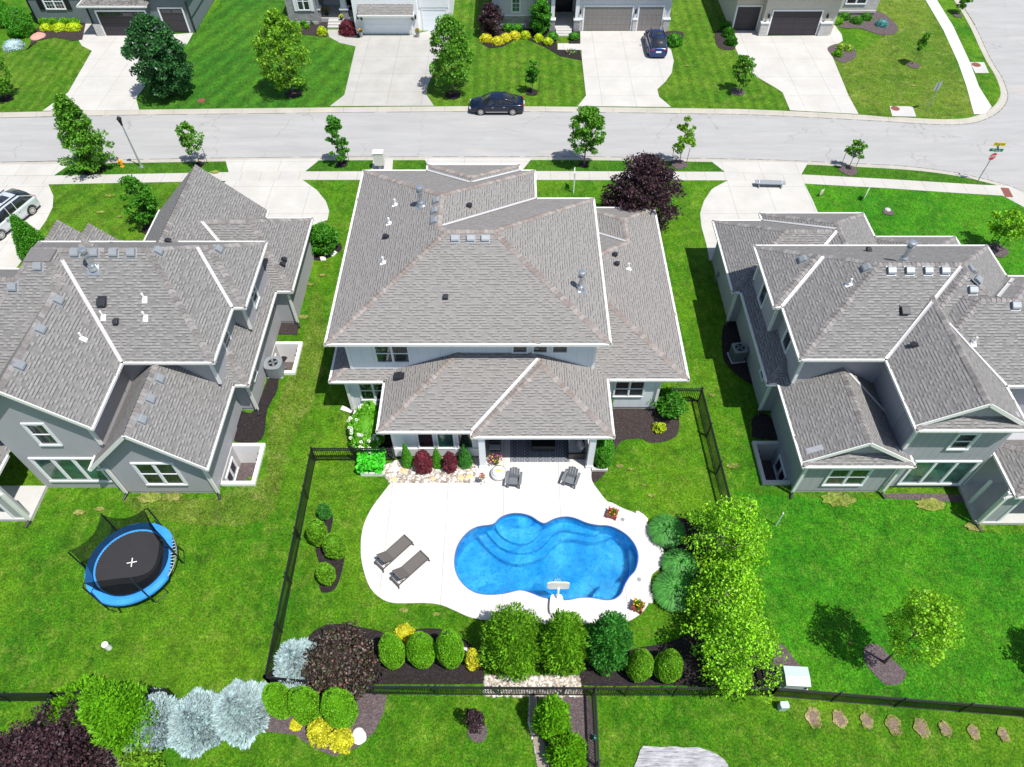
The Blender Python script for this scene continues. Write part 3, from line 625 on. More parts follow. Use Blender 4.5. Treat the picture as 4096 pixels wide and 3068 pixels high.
def roof(blocks,house,base,shm,capm,name='roof',allb=None):
    rr=random.Random(3); allb=allb or blocks
    for B in blocks:
        sb=MB(); cb=MB(); so_=MB()
        x0,x1,y0,y1=B.r; F_=B.faces()
        for k,p in F_.items():
            if k in B.skip: continue
            pk={'W':B.px,'E':B.px,'S':B.py,'N':B.py}[k]; L=math.hypot(1,pk)
            P3=[(x,y,B.z+B.pl[k](x,y)) for x,y in p]
            uv=[]
            for x,y,z in P3:
                dd={'W':x-x0,'E':x1-x,'S':y-y0,'N':y1-y}[k]; uu={'W':-y,'E':y,'S':x,'N':-x}[k]; uv.append((uu+50,dd*L+20))
            sb.face(P3,uv)
            th=.13 if B.gable else .03
            q=[(x,y,z-th) for x,y,z in P3]; so_.face(q[::-1])
            n=len(P3)
            for i in range(n):
                a,b_=P3[i],P3[(i+1)%n]
                onb=(abs(a[0]-b_[0])<1e-6 and (abs(a[0]-x0)<1e-6 or abs(a[0]-x1)<1e-6)) or (abs(a[1]-b_[1])<1e-6 and (abs(a[1]-y0)<1e-6 or abs(a[1]-y1)<1e-6))
                if onb and B.gable: so_.face([a,b_,q[(i+1)%n],q[i]])
        if not B.gable: so_.face([(x0,y0,B.z-.05),(x1,y0,B.z-.05),(x1,y1,B.z-.05),(x0,y1,B.z-.05)])
        r=sb.build(name,shm,house,world=True,recalc=False)
        ks=list(F_.keys())
        for i in range(len(ks)):
            for j in range(i+1,len(ks)):
                a,b_=ks[i],ks[j]
                pa={(round(x,4),round(y,4)) for x,y in F_[a]}; pb={(round(x,4),round(y,4)) for x,y in F_[b_]}
                sh=list(pa&pb)
                if len(sh)<2: continue
                p,q=sh[0],sh[1]; hp=B.z+min(B.pl[k](*p) for k in B.act); hq=B.z+min(B.pl[k](*q) for k in B.act)
                if hp>hq: p,q,hp,hq=q,p,hq,hp
                p=Vector((*p,hp));q=Vector((*q,hq)); L=(q-p).length
                if L<.3: continue
                cb=MB(); d=(q-p)/L; n=int(L/.24)
                dn=Vector((d.x,d.y,0)).normalized(); sd=Vector((-dn.y,dn.x,0))
                def drop(P_,s_):
                    X=P_+sd*s_; return Vector((X.x,X.y,B.z+min(B.pl[k](X.x,X.y) for k in B.act)))
                for m in range(n):
                    A=p+d*(m*L/n); C=p+d*((m+1)*L/n)
                    Mi=(A+C)/2; h0=hmax(allb,Mi.x,Mi.y); hs=(hmax(allb,Mi.x+sd.x*.25,Mi.y+sd.y*.25)+hmax(allb,Mi.x-sd.x*.25,Mi.y-sd.y*.25))/2
                    if h0>Mi.z+.03 or (hs>h0-.03 and min(abs(Mi.x-x0),abs(Mi.x-x1),abs(Mi.y-y0),abs(Mi.y-y1))>.3): continue
                    lift=.020+.012*rr.random(); wd=.17+.02*rr.random()
                    up=Vector((0,0,lift)); up2=Vector((0,0,.008))
                    l1=drop(A,wd)+up; l2=drop(C,wd)+up2; r1=drop(A,-wd)+up; r2=drop(C,-wd)+up2
                    c1=A+up*1.6; c2=C+up2*1.6
                    nb=len(cb.v); cb.v+=[tuple(x) for x in (l1,c1,r1,l2,c2,r2)]
                    for f in ((0,1,4,3),(1,2,5,4)): cb.f.append([nb+t for t in f]); cb.uv.append(None); cb.m.append(0)
                if cb.f: cb.build('ridge_caps',capm,r,recalc=False)
        if so_.f: so_.build('soffit',M['soffit'],r,recalc=False)

def gutters(house,segs,z):
    for (x0,y0,x1,y1) in segs:
        b=MB()
        a=Vector((x0,y0,0));c=Vector((x1,y1,0)); d=(c-a).normalized()
        a2=a-d*.06;c2=c+d*.06
        b.bar((a2.x,a2.y,z-.07),(c2.x,c2.y,z-.07),.13,.13)
        b.bar((a2.x,a2.y,z+.005),(c2.x,c2.y,z+.005),.16,.02)
        L=(c-a).length
        for k in range(int(L/.75)):
            X=a+d*(k+.5)*L/max(1,int(L/.75)); b.bar((X.x-d.y*.1,X.y+d.x*.1,z+.02),(X.x+d.y*.1,X.y-d.x*.1,z+.02),.025,.02)
        b.build('gutter',M['gutter'],house,world=True)
def hmax(blocks,x,y): return max([B.h(x,y) for B in blocks]+[0])
def onroof(blocks,px,py,lo=2.5):
    z=12.
    while z>lo:
        g=G(px,py,z); h=hmax(blocks,g[0],g[1])
        if h>=z: return Vector((g[0],g[1],h))
        z-=.02
    return None
def slope(blocks,p):
    e=.05; hx=(hmax(blocks,p.x+e,p.y)-hmax(blocks,p.x-e,p.y))/(2*e); hy=(hmax(blocks,p.x,p.y+e)-hmax(blocks,p.x,p.y-e))/(2*e)
    n=Vector((-hx,-hy,1)).normalized(); dn=Vector((hx,hy,0)); dn=-dn.normalized() if dn.length>.01 else Vector((0,-1,0))
    t=(dn-n*dn.dot(n)).normalized(); s=n.cross(t); Mx=Matrix((s,t,n)).transposed().to_4x4(); Mx.translation=p; return Mx   # local x across, y downslope, z out
def vents(house,blocks,L):
    for kind,x,y in L:
        p=onroof(blocks,x,y)
        if p is None: print('vent off roof',kind,x,y); continue
        m=slope(blocks,p); b=MB()
        if kind=='box':
            b.box(-.26,.26,-.26,.30,.005,.02,m); q=[(-.2,.03),(-.2,.13),(-.12,.19),(.14,.17),(.22,.12),(.22,.03)]
            b.extr(q,0,-.21,.21,lambda u,v,w:m@Vector((w,u,v))); b.build('roof_vent',M['ventm'],house,world=True,bevel=.02)
        elif kind in('blk','blks'):
            s=.24 if kind=='blk' else .14
            b.box(-s,s,-s*1.1,s*1.1,.005,.05,m); b.extr([(-s*.7,.05),(-s*.5,.2),(s*1.2,.24),(s*1.2,.06)],0,-s*.9,s*.9,lambda u,v,w:m@Vector((w,u,v)))
            b.build('exhaust_vent',M['blackp'],house,world=True,bevel=.015)
        elif kind=='pvc':
            b.box(-.13,.13,-.15,.2,.005,.02,m); b.tube([p,p+Vector((0,0,.42))],.055,8); b.tube([p,p+Vector((0,0,.12))],.09,8)
            b.build('vent_pipe',M['pvc'],house,world=True)
        elif kind=='flue':
            b.box(-.3,.3,-.25,.35,.005,.02,m); b.tube([p,p+Vector((0,0,.25))],[.24,.15],12); b.tube([p+Vector((0,0,.2)),p+Vector((0,0,1.0))],.12,12)
            b.tube([p+Vector((0,0,.22)),p+Vector((0,0,.27))],.2,12)
            for k in range(4):
                a=k*math.pi/2; b.bar(p+Vector((.17*math.cos(a),.17*math.sin(a),.95)),p+Vector((.17*math.cos(a),.17*math.sin(a),1.22)),.03)
            b.tube([p+Vector((0,0,.93)),p+Vector((0,0,.99))],.2,12); b.tube([p+Vector((0,0,1.05)),p+Vector((0,0,1.18))],.13,12); b.tube([p+Vector((0,0,1.2)),p+Vector((0,0,1.3)),p+Vector((0,0,1.33))],[.22,.21,.1],12)
            b.build('flue_pipe',M['steel'],house,world=True)
def valley(house,L,blocks):
    for (x0,y0,x1,y1) in L:
        b=MB(); a=Vector((x0,y0,0));c=Vector((x1,y1,0)); n=max(2,int((c-a).length/.5)); d=(c-a).normalized(); s=Vector((-d.y,d.x,0))*.09
        pr=None
        for k in range(n+1):
            X=a.lerp(c,k/n); z=hmax(blocks,X.x,X.y)+.03; zl=hmax(blocks,X.x+s.x,X.y+s.y)+.03; zr=hmax(blocks,X.x-s.x,X.y-s.y)+.03
            cur=((X.x+s.x,X.y+s.y,max(z,zl)),(X.x,X.y,z),(X.x-s.x,X.y-s.y,max(z,zr)))
            if pr: b.face([pr[0],pr[1],cur[1],cur[0]]); b.face([pr[1],pr[2],cur[2],cur[1]])
            pr=cur
        b.build('valley_flashing',M['flash'],house,world=True,recalc=False)
def wp(pl,a,z,d):
    s,c=pl; return {'S':(a,c-d,z),'N':(a,c+d,z),'E':(c+d,a,z),'W':(c-d,a,z)}[s]
def wbox(b,pl,a0,a1,z0,z1,d0,d1):
    p=wp(pl,a0,z0,d0);q=wp(pl,a1,z1,d1); b.box(min(p[0],q[0]),max(p[0],q[0]),min(p[1],q[1]),max(p[1],q[1]),z0,z1)
def window(house,pl,a0,a1,z0,z1,cols=1,sash=True,fw=.11,gm=None,grid=0,mull=None,fmat=None):
    a0,a1=min(a0,a1),max(a0,a1)
    f=MB(); g=MB(); mw=mull or fw
    wbox(f,pl,a0,a1,z1-fw,z1,-.02,.07); wbox(f,pl,a0,a1,z0,z0+fw,-.02,.09)
    wbox(f,pl,a0,a0+fw,z0+fw,z1-fw,-.02,.068); wbox(f,pl,a1-fw,a1,z0+fw,z1-fw,-.02,.068)
    W_=(a1-a0-2*fw-(cols-1)*mw)/cols
    for c in range(cols):
        l=a0+fw+c*(W_+mw); r=l+W_
        if c<cols-1: wbox(f,pl,r,r+mw,z0+fw,z1-fw,-.02,.066)
        g_=[]; wbox(g,pl,l,r,z0+fw,z1-fw,-.02,.012)
        if sash: wbox(f,pl,l,r,(z0+z1)/2-.03,(z0+z1)/2+.03,-.02,.045)
        for e in (l,r-.035): wbox(f,pl,e,e+.035,z0+fw,z1-fw,-.02,.03)
        for k in range(1,grid):
            X=l+W_*k/grid; wbox(f,pl,X-.012,X+.012,z0+fw,z1-fw,0,.02)
        if grid:
            for k in (1,3): Z=z0+fw+(z1-z0-2*fw)*k/4; wbox(f,pl,l,r,Z-.012,Z+.012,0,.021)
    w_=f.build('window',fmat or M['trim'],house,world=True)
    p=g.build('pane',gm or M['glass'],w_,world=False); p.location=(0,0,0)
    return w_
def garage_door(house,pl,a0,a1,z0,z1,mat,rows=4,cols=4,frame=.14,style='panel',arch=False):
    f=MB(); wbox(f,pl,a0-frame,a0,z0,z1+frame,-.02,.06); wbox(f,pl,a1,a1+frame,z0,z1+frame,-.02,.06); wbox(f,pl,a0,a1,z1,z1+frame,-.02,.058)
    d=MB(); wbox(d,pl,a0,a1,z0,z1,-.02,.005)
    n=rows; H_=(z1-z0)/n
    for i in range(n):
        wbox(d,pl,a0,a1,z0+i*H_+.015,z0+(i+1)*H_-.01,.005,.02)
    if style=='carriage':
        wdt=(a1-a0)/cols
        for i in range(cols+1):
            X=a0+i*wdt; wbox(d,pl,max(a0,X-.05),min(a1,X+.05),z0,z1,.02,.034)
        wbox(d,pl,a0,a1,z0+(z1-z0)*.68,z0+(z1-z0)*.74,.02,.036)
    o=d.build('garage_door',mat,house,world=True)
    f.build('door_trim',M['trim'],house,world=True)
    return o
def downspout(house,x,y,z1,dx=0,dy=0,z0=.12,foot=True):
    b=MB(); b.bar((x,y,z0+.1),(x,y,z1),.16,.12); 
    if dx or dy: b.bar((x,y,z1),(x+dx,y+dy,z1+.22),.11,.1)
    b.build('downspout',M['gutter'],house,world=True)
    if foot:
        c=MB(); c.tube([(x,y,z0+.22),(x,y-.05,z0+.02),(x+(.12 if dx>=0 else -.12),y-.35,.06)],.075,8); c.build('drain_elbow',M['blackp'],house,world=True)
def walls(house,L,mat,name='wall'):
    for x0,x1,y0,y1,z0,z1 in L: b=MB(); b.box(x0,x1,y0,y1,z0,z1); b.build(name,mat,house,world=True)
def gablewall(house,x0,x1,y0,y1,z0,z1,ap,mat,px,name='gable_wall'):
    """pentagon wall: eave height z1, apex at x=ap with slope px"""
    b=MB(); h=lambda x: z1+px*min(x-x0,x1-x)
    poly=[(x0,z0),(x1,z0),(x1,z1),(ap,z1+px*(ap-x0)),(x0,z1)]
    b.extr(poly,0,y0,y1,lambda u,v,w:(u,w,v)); return b.build(name,mat,house,world=True)
# ---------------------------------------------------------------- centre house (white)
ZU,ZL=6.2,3.2
CH=thing('house','white two-storey house with taupe hip roofs and a covered patio behind the pool','house',(0,30,0),0,'houses along the near side of the street')
up=[Block(-9.8,1.5,25.0,40.4,ZU,.4),Block(-9.8,5.17,25.0,37.4,ZU,.4,None),Block(-5.6,.5,30,41.05,ZU,.4)]
up[1].r=(-9.795,5.17,25.005,37.4); up[1]=Block(-9.79,5.17,25.01,37.4,ZU,.4)
lo=[Block(4.95,9.85,30,40.4,ZL,.4),Block(-2,9.84,25.05,38.05,ZL,.4),Block(-7.1,5.28,21.5,31,ZL,.4),Block(-2.1,5.33,21.17,32,ZL,.4),Block(-10.15,-3,24.9,36,ZL,.4)]
roof(up,CH,None,M['sh_c'],M['cap_c']); roof(lo,CH,None,M['sh_c'],M['cap_c'])
gutters(CH,[(-9.8,25.0,5.17,25.0),(-9.8,25.0,-9.8,40.4),(5.17,25.0,5.17,37.4),(5.17,37.4,1.5,37.4),(1.5,37.4,1.5,40.4),(1.5,40.4,.5,40.4),(-9.8,40.4,-5.6,40.4),(-5.6,40.4,-5.6,41.05),(.5,41.05,.5,40.4),(-5.6,41.05,.5,41.05)],ZU)
gutters(CH,[(9.85,25.05,9.85,40.4),(5.5,25.05,9.85,25.05),(5.2,40.4,9.85,40.4),(-7.1,21.5,-2.2,21.5),(-7.1,21.5,-7.1,24.9),(-2.1,21.17,5.33,21.17),(-2.1,21.17,-2.1,23.0),(5.33,21.17,5.33,26.6),(-10.15,24.9,-7.1,24.9),(-10.15,24.9,-10.15,36)],ZL)
valley(CH,[(1.5,37.4,-3.9,32.0),(-5.6,40.4,-2.6,37.4),(.5,40.4,-2.5,37.4),(4.95,38.05,7.4,35.6)],up+lo)
valley(CH,[(-2.1,21.55,1.45,25.3)],lo)
walls(CH,[(-8.95,4.5,25.6,36.8,2.8,ZU-.04),(-9.1,1.0,30,39.8,2.8,ZU-.05),(-5.0,-.1,39,40.5,0,ZU-.06),(-9.3,8.3,25.35,36,0.25,ZL-.04),(-9.3,1,30,39.8,.25,ZL-.06),(4,9.3,30,39.8,.25,ZL-.07),(-6.5,-1.75,21.98,26,.25,ZL-.05)],M['w_white'])
walls(CH,[(-9.26,8.26,25.39,36,0,.25),(-6.46,-1.79,22.02,26,0,.25),(-9.26,9.26,31,39.76,0,.25)],M['found'],'foundation')
b=MB()
for x,y in ((-8.95,25.6),(4.5,25.6),(-9.3,25.35),(8.3,25.35),(-6.5,21.98),(-1.75,21.98)):
    z0,z1=(3.1,ZU-.05) if y==25.6 else (.1,ZL-.06); b=MB(); b.box(x-.08,x+.08,y-.03,y+.1,z0,z1); b.build('corner_trim',M['trim'],CH,world=True)
b=MB(); b.box(-6.55,-1.75,21.9,21.98,.25,.95); b.build('skirt_trim',M['trim'],CH,world=True)
b=MB()
for x,y in ((-1.62,21.4),(4.32,21.4)):
    b.box(x-.17,x+.17,y-.17,y+.17,DZ,ZL-.08); b.box(x-.22,x+.22,y-.22,y+.22,DZ,DZ+.2)
    o=b.build('patio_post',M['trim'],CH,world=True); b=MB()
b.box(-2.0,5.2,21.27,21.45,ZL-.16,ZL-.06); b.build('patio_beam',M['trim'],CH,world=True)
def wS(house,px0,py0,px1,py1,Y,cols,**k):     # window from its photographed corners on a south wall
    a=WS(px0,py0,Y);c=WS(px1,py1,Y); return window(house,('S',Y),a[0],c[0],c[2],a[2],cols,**k)
a=WS(1506,1448,25.6);c=WS(1644,1448,25.6); window(CH,('S',25.6),a[0],c[0],a[2],a[2]+1.5,2,fw=.06)
for l,r in ((2047,2113),(2128,2193),(2205,2273)):
    a=WS(l,1409,25.6);c=WS(r,1407,25.6); window(CH,('S',25.6),a[0],c[0],a[2],a[2]+.72,1,sash=False,fw=.06)
a=WS(1446,1600,25.35); window(CH,('S',25.35),a[0],a[0]+1.7,.95,2.75,2,fw=.08)
for i,(l,r) in enumerate(((1675,1742),(1751,1822),(1832,1896))):
    a=WS(l,1791,21.98);c=WS(r,1791,21.98); window(CH,('S',21.98),a[0],c[0],a[2],2.72,1,sash=False,fw=.05,gm=M['glassg'] if i==1 else None)
a=WS(2449,1585,25.35);c=WS(2571,1585,25.35); window(CH,('S',25.35),a[0],c[0],a[2],2.75,2,fw=.07)
window(CH,('S',25.35),-.9,3.6,.15,2.5,3,sash=False,fw=.09)
garage_door(CH,('N',40.5),-4.6,-.5,0.05,2.5,M['w_lap'])
vents(CH,up+lo,[('box',1747,806),('box',1740,847),('box',1738,887),('box',1820,955),('box',1883,955),('box',1941,955),('pvc',1581,820),('pvc',1557,895),('pvc',1534,1052),('flue',1685,822),('blks',1548,950),('blks',1873,826),('blks',1783,1187),('flue',2322,1158),('blks',2455,1022),('blks',2462,1059),('pvc',2513,1075),('blk',1601,1508)])
downspout(CH,-9.42,25.25,2.9,dx=-.4,foot=True,z0=.0); downspout(CH,8.4,25.3,2.9,dx=.6)
# ---------------------------------------------------------------- left house (grey)
LH=thing('house','grey two-storey house with steep gables left of the white house beside the trampoline','house',(-21,28,0),0,'houses along the near side of the street')
lu=[Block(-24,-14.65,27.7,33.2,ZU,1,.75),Block(-28.2,-15.35,23.75,33.19,ZU,1,.75),Block(-28.3,-20.05,22.8,33.18,ZU,1.0,.75,top=9.72),Block(-25.95,-20.06,19.6,30,ZU,1.0,.75,'SN'),Block(-40,-20.2,23.3,30.8,ZU,1,.75)]
ll=[Block(-24.35,-16.85,30,40.1,ZL,.98,.75,'NS'),Block(-24,-13.65,32.1,39.25,ZL,1,.75),Block(-19,-14.65,24.65,36,ZL,1,.75),Block(-21.4,-15.45,19.2,26.5,ZL,1,.75,'SN'),
    Block(-28.9,-24.7,30,36.1,ZL,1,1,'NS'),Block(-31.0,-26.9,30,36.5,ZL,1,1,'NS'),Block(-33,-25.95,17.7,21.5,ZL,.6)]
roof(lu,LH,None,M['sh_n'],M['cap_n']); roof(ll,LH,None,M['sh_n'],M['cap_n'])
gutters(LH,[(-14.65,27.7,-14.65,33.2),(-28.2,33.2,-14.65,33.2),(-15.35,27.7,-14.65,27.7),(-15.35,23.75,-15.35,27.7),(-20.05,23.75,-15.35,23.75),(-20.05,19.6,-20.05,23.75),(-28.25,30.8,-28.25,33.2),(-40,30.8,-28.25,30.8)],ZU)
gutters(LH,[(-13.65,32.1,-13.65,39.25),(-17,39.25,-13.65,39.25),(-14.65,32.1,-13.65,32.1),(-14.65,24.65,-14.65,32.1),(-15.45,24.65,-14.65,24.65),(-15.45,19.2,-15.45,24.65),(-21.4,19.2,-21.4,20.0),(-24.35,36,-24.35,40.1),(-16.85,39.25,-16.85,40.1),(-25.95,17.7,-25.95,20),(-33,17.7,-25.95,17.7),(-28.9,33,-28.9,36.1),(-24.7,33,-24.7,36.1),(-26.9,36.1,-26.9,36.5)],ZL)
valley(LH,[(-15.35,27.7,-17.3,30.35),(-20.05,23.75,-23.2,27.95)],lu); valley(LH,[(-16.85,33.3,-19.3,35.6)],ll)
walls(LH,[(-27.7,-15.15,28.3,32.7,2.8,ZU-.04),(-27.8,-15.85,24.25,32.6,2.8,ZU-.05),(-25.5,-20.6,22,30,0,ZU-.06),(-38,-22,24,30.3,0,ZU-.07),(-24,-14.1,32.4,38.85,.2,ZL-.04),(-24.0,-17.3,36,39.6,.2,ZL-.06),(-20,-15.15,25.3,34,.2,ZL-.05),(-28.6,-25.3,33,35.8,.2,ZL-.04),(-30.6,-27,33,36.0,.2,ZL-.05),(-38,-25.5,24,32,0,ZL)],M['w_grey'])
walls(LH,[(-24,-14.13,32.43,38.8,0,.2),(-20,-15.18,25.33,34,0,.2),(-20.8,-16.03,19.67,24,0,.2)],M['found'],'foundation')
gablewall(LH,-25.5,-20.6,20.0,22.0,0,ZU+.3,-23.05,M['w_grey'],1.0)
gablewall(LH,-20.84,-16.0,19.64,25.6,.2,ZL+.35,-18.42,M['w_grey'],1.0)
gablewall(LH,-24.0,-17.2,39.3,39.62,.2,ZL+.25,-20.6,M['w_grey'],.95)
def rake(house,x0,x1,y,z,px,apx):
    b=MB(); ap=z+px*(apx-x0)
    for a,c in (((x0,z),(apx,ap)),((x1,z),(apx,ap))):
        b.bar((a[0],y-.02,a[1]-.06),(c[0],y-.02,c[1]-.06),.05,.2,up=(0,0,1))
    return b.build('rake_board',M['gutter'],house,world=True)
rake(LH,-25.95,-20.06,19.6,ZU,1.0,-23.0); rake(LH,-21.4,-15.45,19.2,ZL,1.0,-18.42); 
window(LH,('S',20.0),WS(164,1780,20.0)[0],WS(252.6,1780,20.0)[0],WS(200,1780,20.0)[2],WS(130,1691,20.0)[2],1,fw=.12)
wS(LH,160,1828.7,(204+453.5)/2+ (453.5-204)/2*.97-10,1924.6,20.0,3,sash=False,fw=.13) if 0 else window(LH,('S',20.0),WS(204,1924,20.0)[0],WS(453,1924,20.0)[0],WS(300,1924,20.0)[2],WS(300,1829,20.0)[2],3,sash=False,fw=.14,gm=M['glassg'])
window(LH,('S',19.64),WS(589,1938,19.64)[0],WS(753,1938,19.64)[0],WS(650,1938,19.64)[2],WS(650,1849,19.64)[2],2,fw=.13)
p=VX(1014.6,1177,-15.15); window(LH,('E',-15.15),p[1]-.5,p[1]+.5,p[2]-.75,p[2]+.75,1,fw=.09)
p=VX(906,1361,-15.85); window(LH,('E',-15.85),p[1]-.5,p[1]+.5,p[2]-.75,p[2]+.75,1,fw=.09)
p=VX(1013,1492,-15.15); window(LH,('E',-15.15),p[1]-.4,p[1]+.4,p[2]-.4,p[2]+.4,1,fw=.08,sash=False)
downspout(LH,-15.92,19.55,2.7,dx=.35,dy=-.25); downspout(LH,-20.92,19.55,2.7,dx=-.3,dy=-.2); downspout(LH,-15.07,25.2,2.75,dx=.3,dy=-.3); downspout(LH,-14.02,32.3,2.75,dx=.3,dy=-.1)
downspout(LH,-15.07,28.2,5.8,dx=.3,dy=-.3,z0=3.9,foot=False); downspout(LH,-15.8,24.15,5.8,dx=.3,dy=-.3,z0=3.9,foot=False); downspout(LH,-20.52,19.92,5.8,dx=.3,dy=-.2,z0=4.3,foot=False)
vents(LH,lu+ll,[('box',302,1012),('box',379,1012),('box',457,1012),('box',528,1012),('box',633,1008),('box',873,1000),('box',155,1067),('box',55,1150),('box',233,1204),('box',162,1321),('box',77,1464),('flue',375,1075),('blk',411,1205),('blks',467,1285),('pvc',414,1268),('pvc',580,1199),('pvc',583,1272),('pvc',331,1355),('box',637,1518),('box',601,1599),('box',567,1682),('blks',1132,1040),('blks',1126,1059),('blks',668,966)])
b=MB(); b.box(-24.85,-23.5,27.45,28.55,9.6,9.75); b.build('flat_roof_membrane',plain('dark_membrane',(.16,.15,.15),.9,0,.15,4),LH,world=True)
# porch of the left house
P0=G(184,1944);
b=MB(); b.box(-33,-25.45,17.95,20.0,0,.22); b.build('porch_slab',M['conc'],LH,world=True)
b=MB(); b.box(-26.3,-25.6,18.05,18.3,.22,ZL-.06); b.build('porch_post',M['w_grey'],LH,world=True)
[MB().box(*q).build('post_trim',M['trim'],LH,world=True) for q in ((-25.74,-25.58,17.99,18.15,.22,ZL-.06),(-26.38,-26.26,18.0,18.1,.22,ZL-.06))]; downspout(LH,-25.5,17.92,2.9,dx=-.3)
# ---------------------------------------------------------------- right house (grey)
RH=thing('house','grey two-storey house with low hip roofs and panelled siding right of the white house','house',(21,28,0),0,'houses along the near side of the street')
pt=.583
ru=[Block(14.4,24,27.75,32.85,ZU,pt),Block(14.85,28.2,23.95,32.84,ZU,pt),Block(19.3,28.21,23.3,32.83,ZU,pt),Block(19.29,24.7,19.75,30,ZU,.64,.6,'SN'),Block(19.3,24.7,19.5,21.3,ZU,pt,.5),Block(20,29.6,22.2,29.95,ZU,pt),Block(26,36,22.3,30.2,ZU,pt)]
rl=[Block(17.05,24.15,30,39.8,ZL,pt),Block(13.7,24.1,32.05,39.0,ZL,pt),Block(14.2,19,24.75,36,ZL,pt),Block(14.8,20.45,19.6,27,ZL,.62,.6,'SN'),Block(14.8,20.45,19.36,21.2,ZL,pt,.5),Block(23.9,29.5,28,37.3,ZL,pt),Block(24.85,32,17.6,21,ZL,pt)]
roof(ru,RH,None,M['sh_n'],M['cap_n']); roof(rl,RH,None,M['sh_n'],M['cap_n'])
gutters(RH,[(14.4,27.75,14.4,32.85),(14.4,32.85,28.2,32.85),(14.4,27.75,14.85,27.75),(14.85,23.95,14.85,27.75),(14.85,23.95,19.29,23.95),(19.29,19.5,19.29,23.95),(19.29,19.5,24.7,19.5),(24.7,19.5,24.7,22.2),(28.2,29.95,28.2,32.85),(24.7,22.2,29.6,22.2),(28.2,30.2,36,30.2)],ZU)
gutters(RH,[(13.7,32.05,13.7,39.0),(13.7,39.0,17.05,39.0),(17.05,39.0,17.05,39.8),(17.05,39.8,24.15,39.8),(24.15,33,24.15,39.8),(13.7,32.05,14.2,32.05),(14.2,24.75,14.2,32.05),(14.2,24.75,14.8,24.75),(14.8,19.36,14.8,24.75),(14.8,19.36,20.45,19.36),(20.45,19.36,20.45,20.3),(24.15,37.3,29.5,37.3),(29.5,34,29.5,37.3),(24.85,17.6,24.85,20.3),(24.85,17.6,32,17.6)],ZL)
valley(RH,[(14.85,27.75,17.3,30.2),(19.3,23.95,23.6,28.2),(25.0,26.4,28.2,29.7),(24.7,22.2,22.1,24.9)],ru); valley(RH,[(17.05,39.0,20.4,35.7),(20.4,35.4,18.2,33.2)],rl); valley(RH,[(17.7,24.6,19.9,22.4)],rl)
walls(RH,[(14.9,27.7,28.25,32.35,2.8,ZU-.05),(15.35,27.6,24.45,32.3,2.8,ZU-.06),(19.8,24.2,21.4,30,0,ZU-.07),(22,29.1,22.7,29.5,0,ZU-.08),(28,35,22.8,29.7,0,ZU-.09),(14.2,24,32.55,38.5,.2,ZL-.06),(17.5,23.7,36,39.3,.2,ZL-.07),(14.72,22,25.25,34,.2,ZL-.08),(24,29,30,36.8,.2,ZL-.07),(24.55,33,20.2,24,0,ZL-.08)],M['w_grey'])
walls(RH,[(14.23,24,32.58,38.45,0,.2),(14.75,22,25.28,34,0,.2),(15.33,20,19.74,25,0,.2)],M['found'],'foundation')
walls(RH,[(19.85,24.6,20.0,22.0,.15,ZU-.055)],M['w_grey2'],'panelled_wall')
gablewall(RH,15.3,20.0,19.71,25.4,.2,ZL-.065,17.62,M['w_grey2'],.01)
gablewall(RH,15.1,20.15,19.98,20.3,ZL,ZL+.2,17.62,M['w_grey2'],.60); gablewall(RH,19.6,24.4,20.1,20.4,ZU,ZU+.2,22.0,M['w_grey2'],.60)
rake(RH,19.29,24.7,19.75,ZU,.64,22.0); rake(RH,14.8,20.45,19.6,ZL,.62,17.62)
Yr=20.0
def wR(x0,x1,yb,yt,Y,cols,**k): return window(RH,('S',Y),WS(x0,yb,Y)[0],WS(x1,yb,Y)[0],WS(x0,yb,Y)[2],WS(x0,yt,Y)[2],cols,**k)
wR(3779,3868,1797,1730,20.0,1,fw=.12); wR(3584,3838,1936,1841,20.0,3,sash=False,fw=.14,gm=M['glassg']); wR(3283,3447,1940,1872,19.71,2,fw=.12)
p=VX(3055,1177,14.9); window(RH,('W',14.9),p[1]-.5,p[1]+.5,p[2]-.75,p[2]+.75,1,fw=.09,sash=False)
p=VX(3153,1354,15.35); window(RH,('W',15.35),p[1]-.5,p[1]+.5,p[2]-.75,p[2]+.75,1,fw=.09,sash=False)
p=VX(3055,1486,14.72); window(RH,('W',14.72),p[1]-.4,p[1]+.4,p[2]-.45,p[2]+.45,1,fw=.08,sash=False)
downspout(RH,15.22,19.62,2.7,dx=-.35,dy=-.2); downspout(RH,20.1,19.62,2.7,dx=.3,dy=-.15); downspout(RH,14.65,25.15,2.75,dx=-.3,dy=-.3); downspout(RH,14.12,32.4,2.75,dx=-.3,dy=-.2)
downspout(RH,14.85,28.15,5.8,dx=-.3,dy=-.3,z0=3.8,foot=False); downspout(RH,15.3,24.35,5.8,dx=-.3,dy=-.3,z0=3.7,foot=False); downspout(RH,19.75,19.92,5.8,dx=-.3,dy=-.3,z0=3.9,foot=False); downspout(RH,14.85,32.3,5.8,dx=-.3,dy=.2,z0=3.9,foot=False)
vents(RH,ru+rl,[('box',3211,1041),('box',3466,1075),('box',3563,1084),('box',3636,1084),('box',3710,1084),('box',3777,1084),('box',3888,1162),('box',3884,1082),('box',3908,1122),('box',4060,1222),('flue',3610,1045),('blk',3616,1240),('pvc',3396,1140),('blks',3660,1382),('pvc',3893,1372),('blks',3475,1005)])
b=MB(); b.box(24.45,33,17.75,20.2,0,.2); b.build('porch_slab',M['conc'],RH,world=True)
b=MB(); b.box(24.7,25.6,17.85,18.1,.2,ZL-.06); b.build('porch_post',M['w_grey2'],RH,world=True)
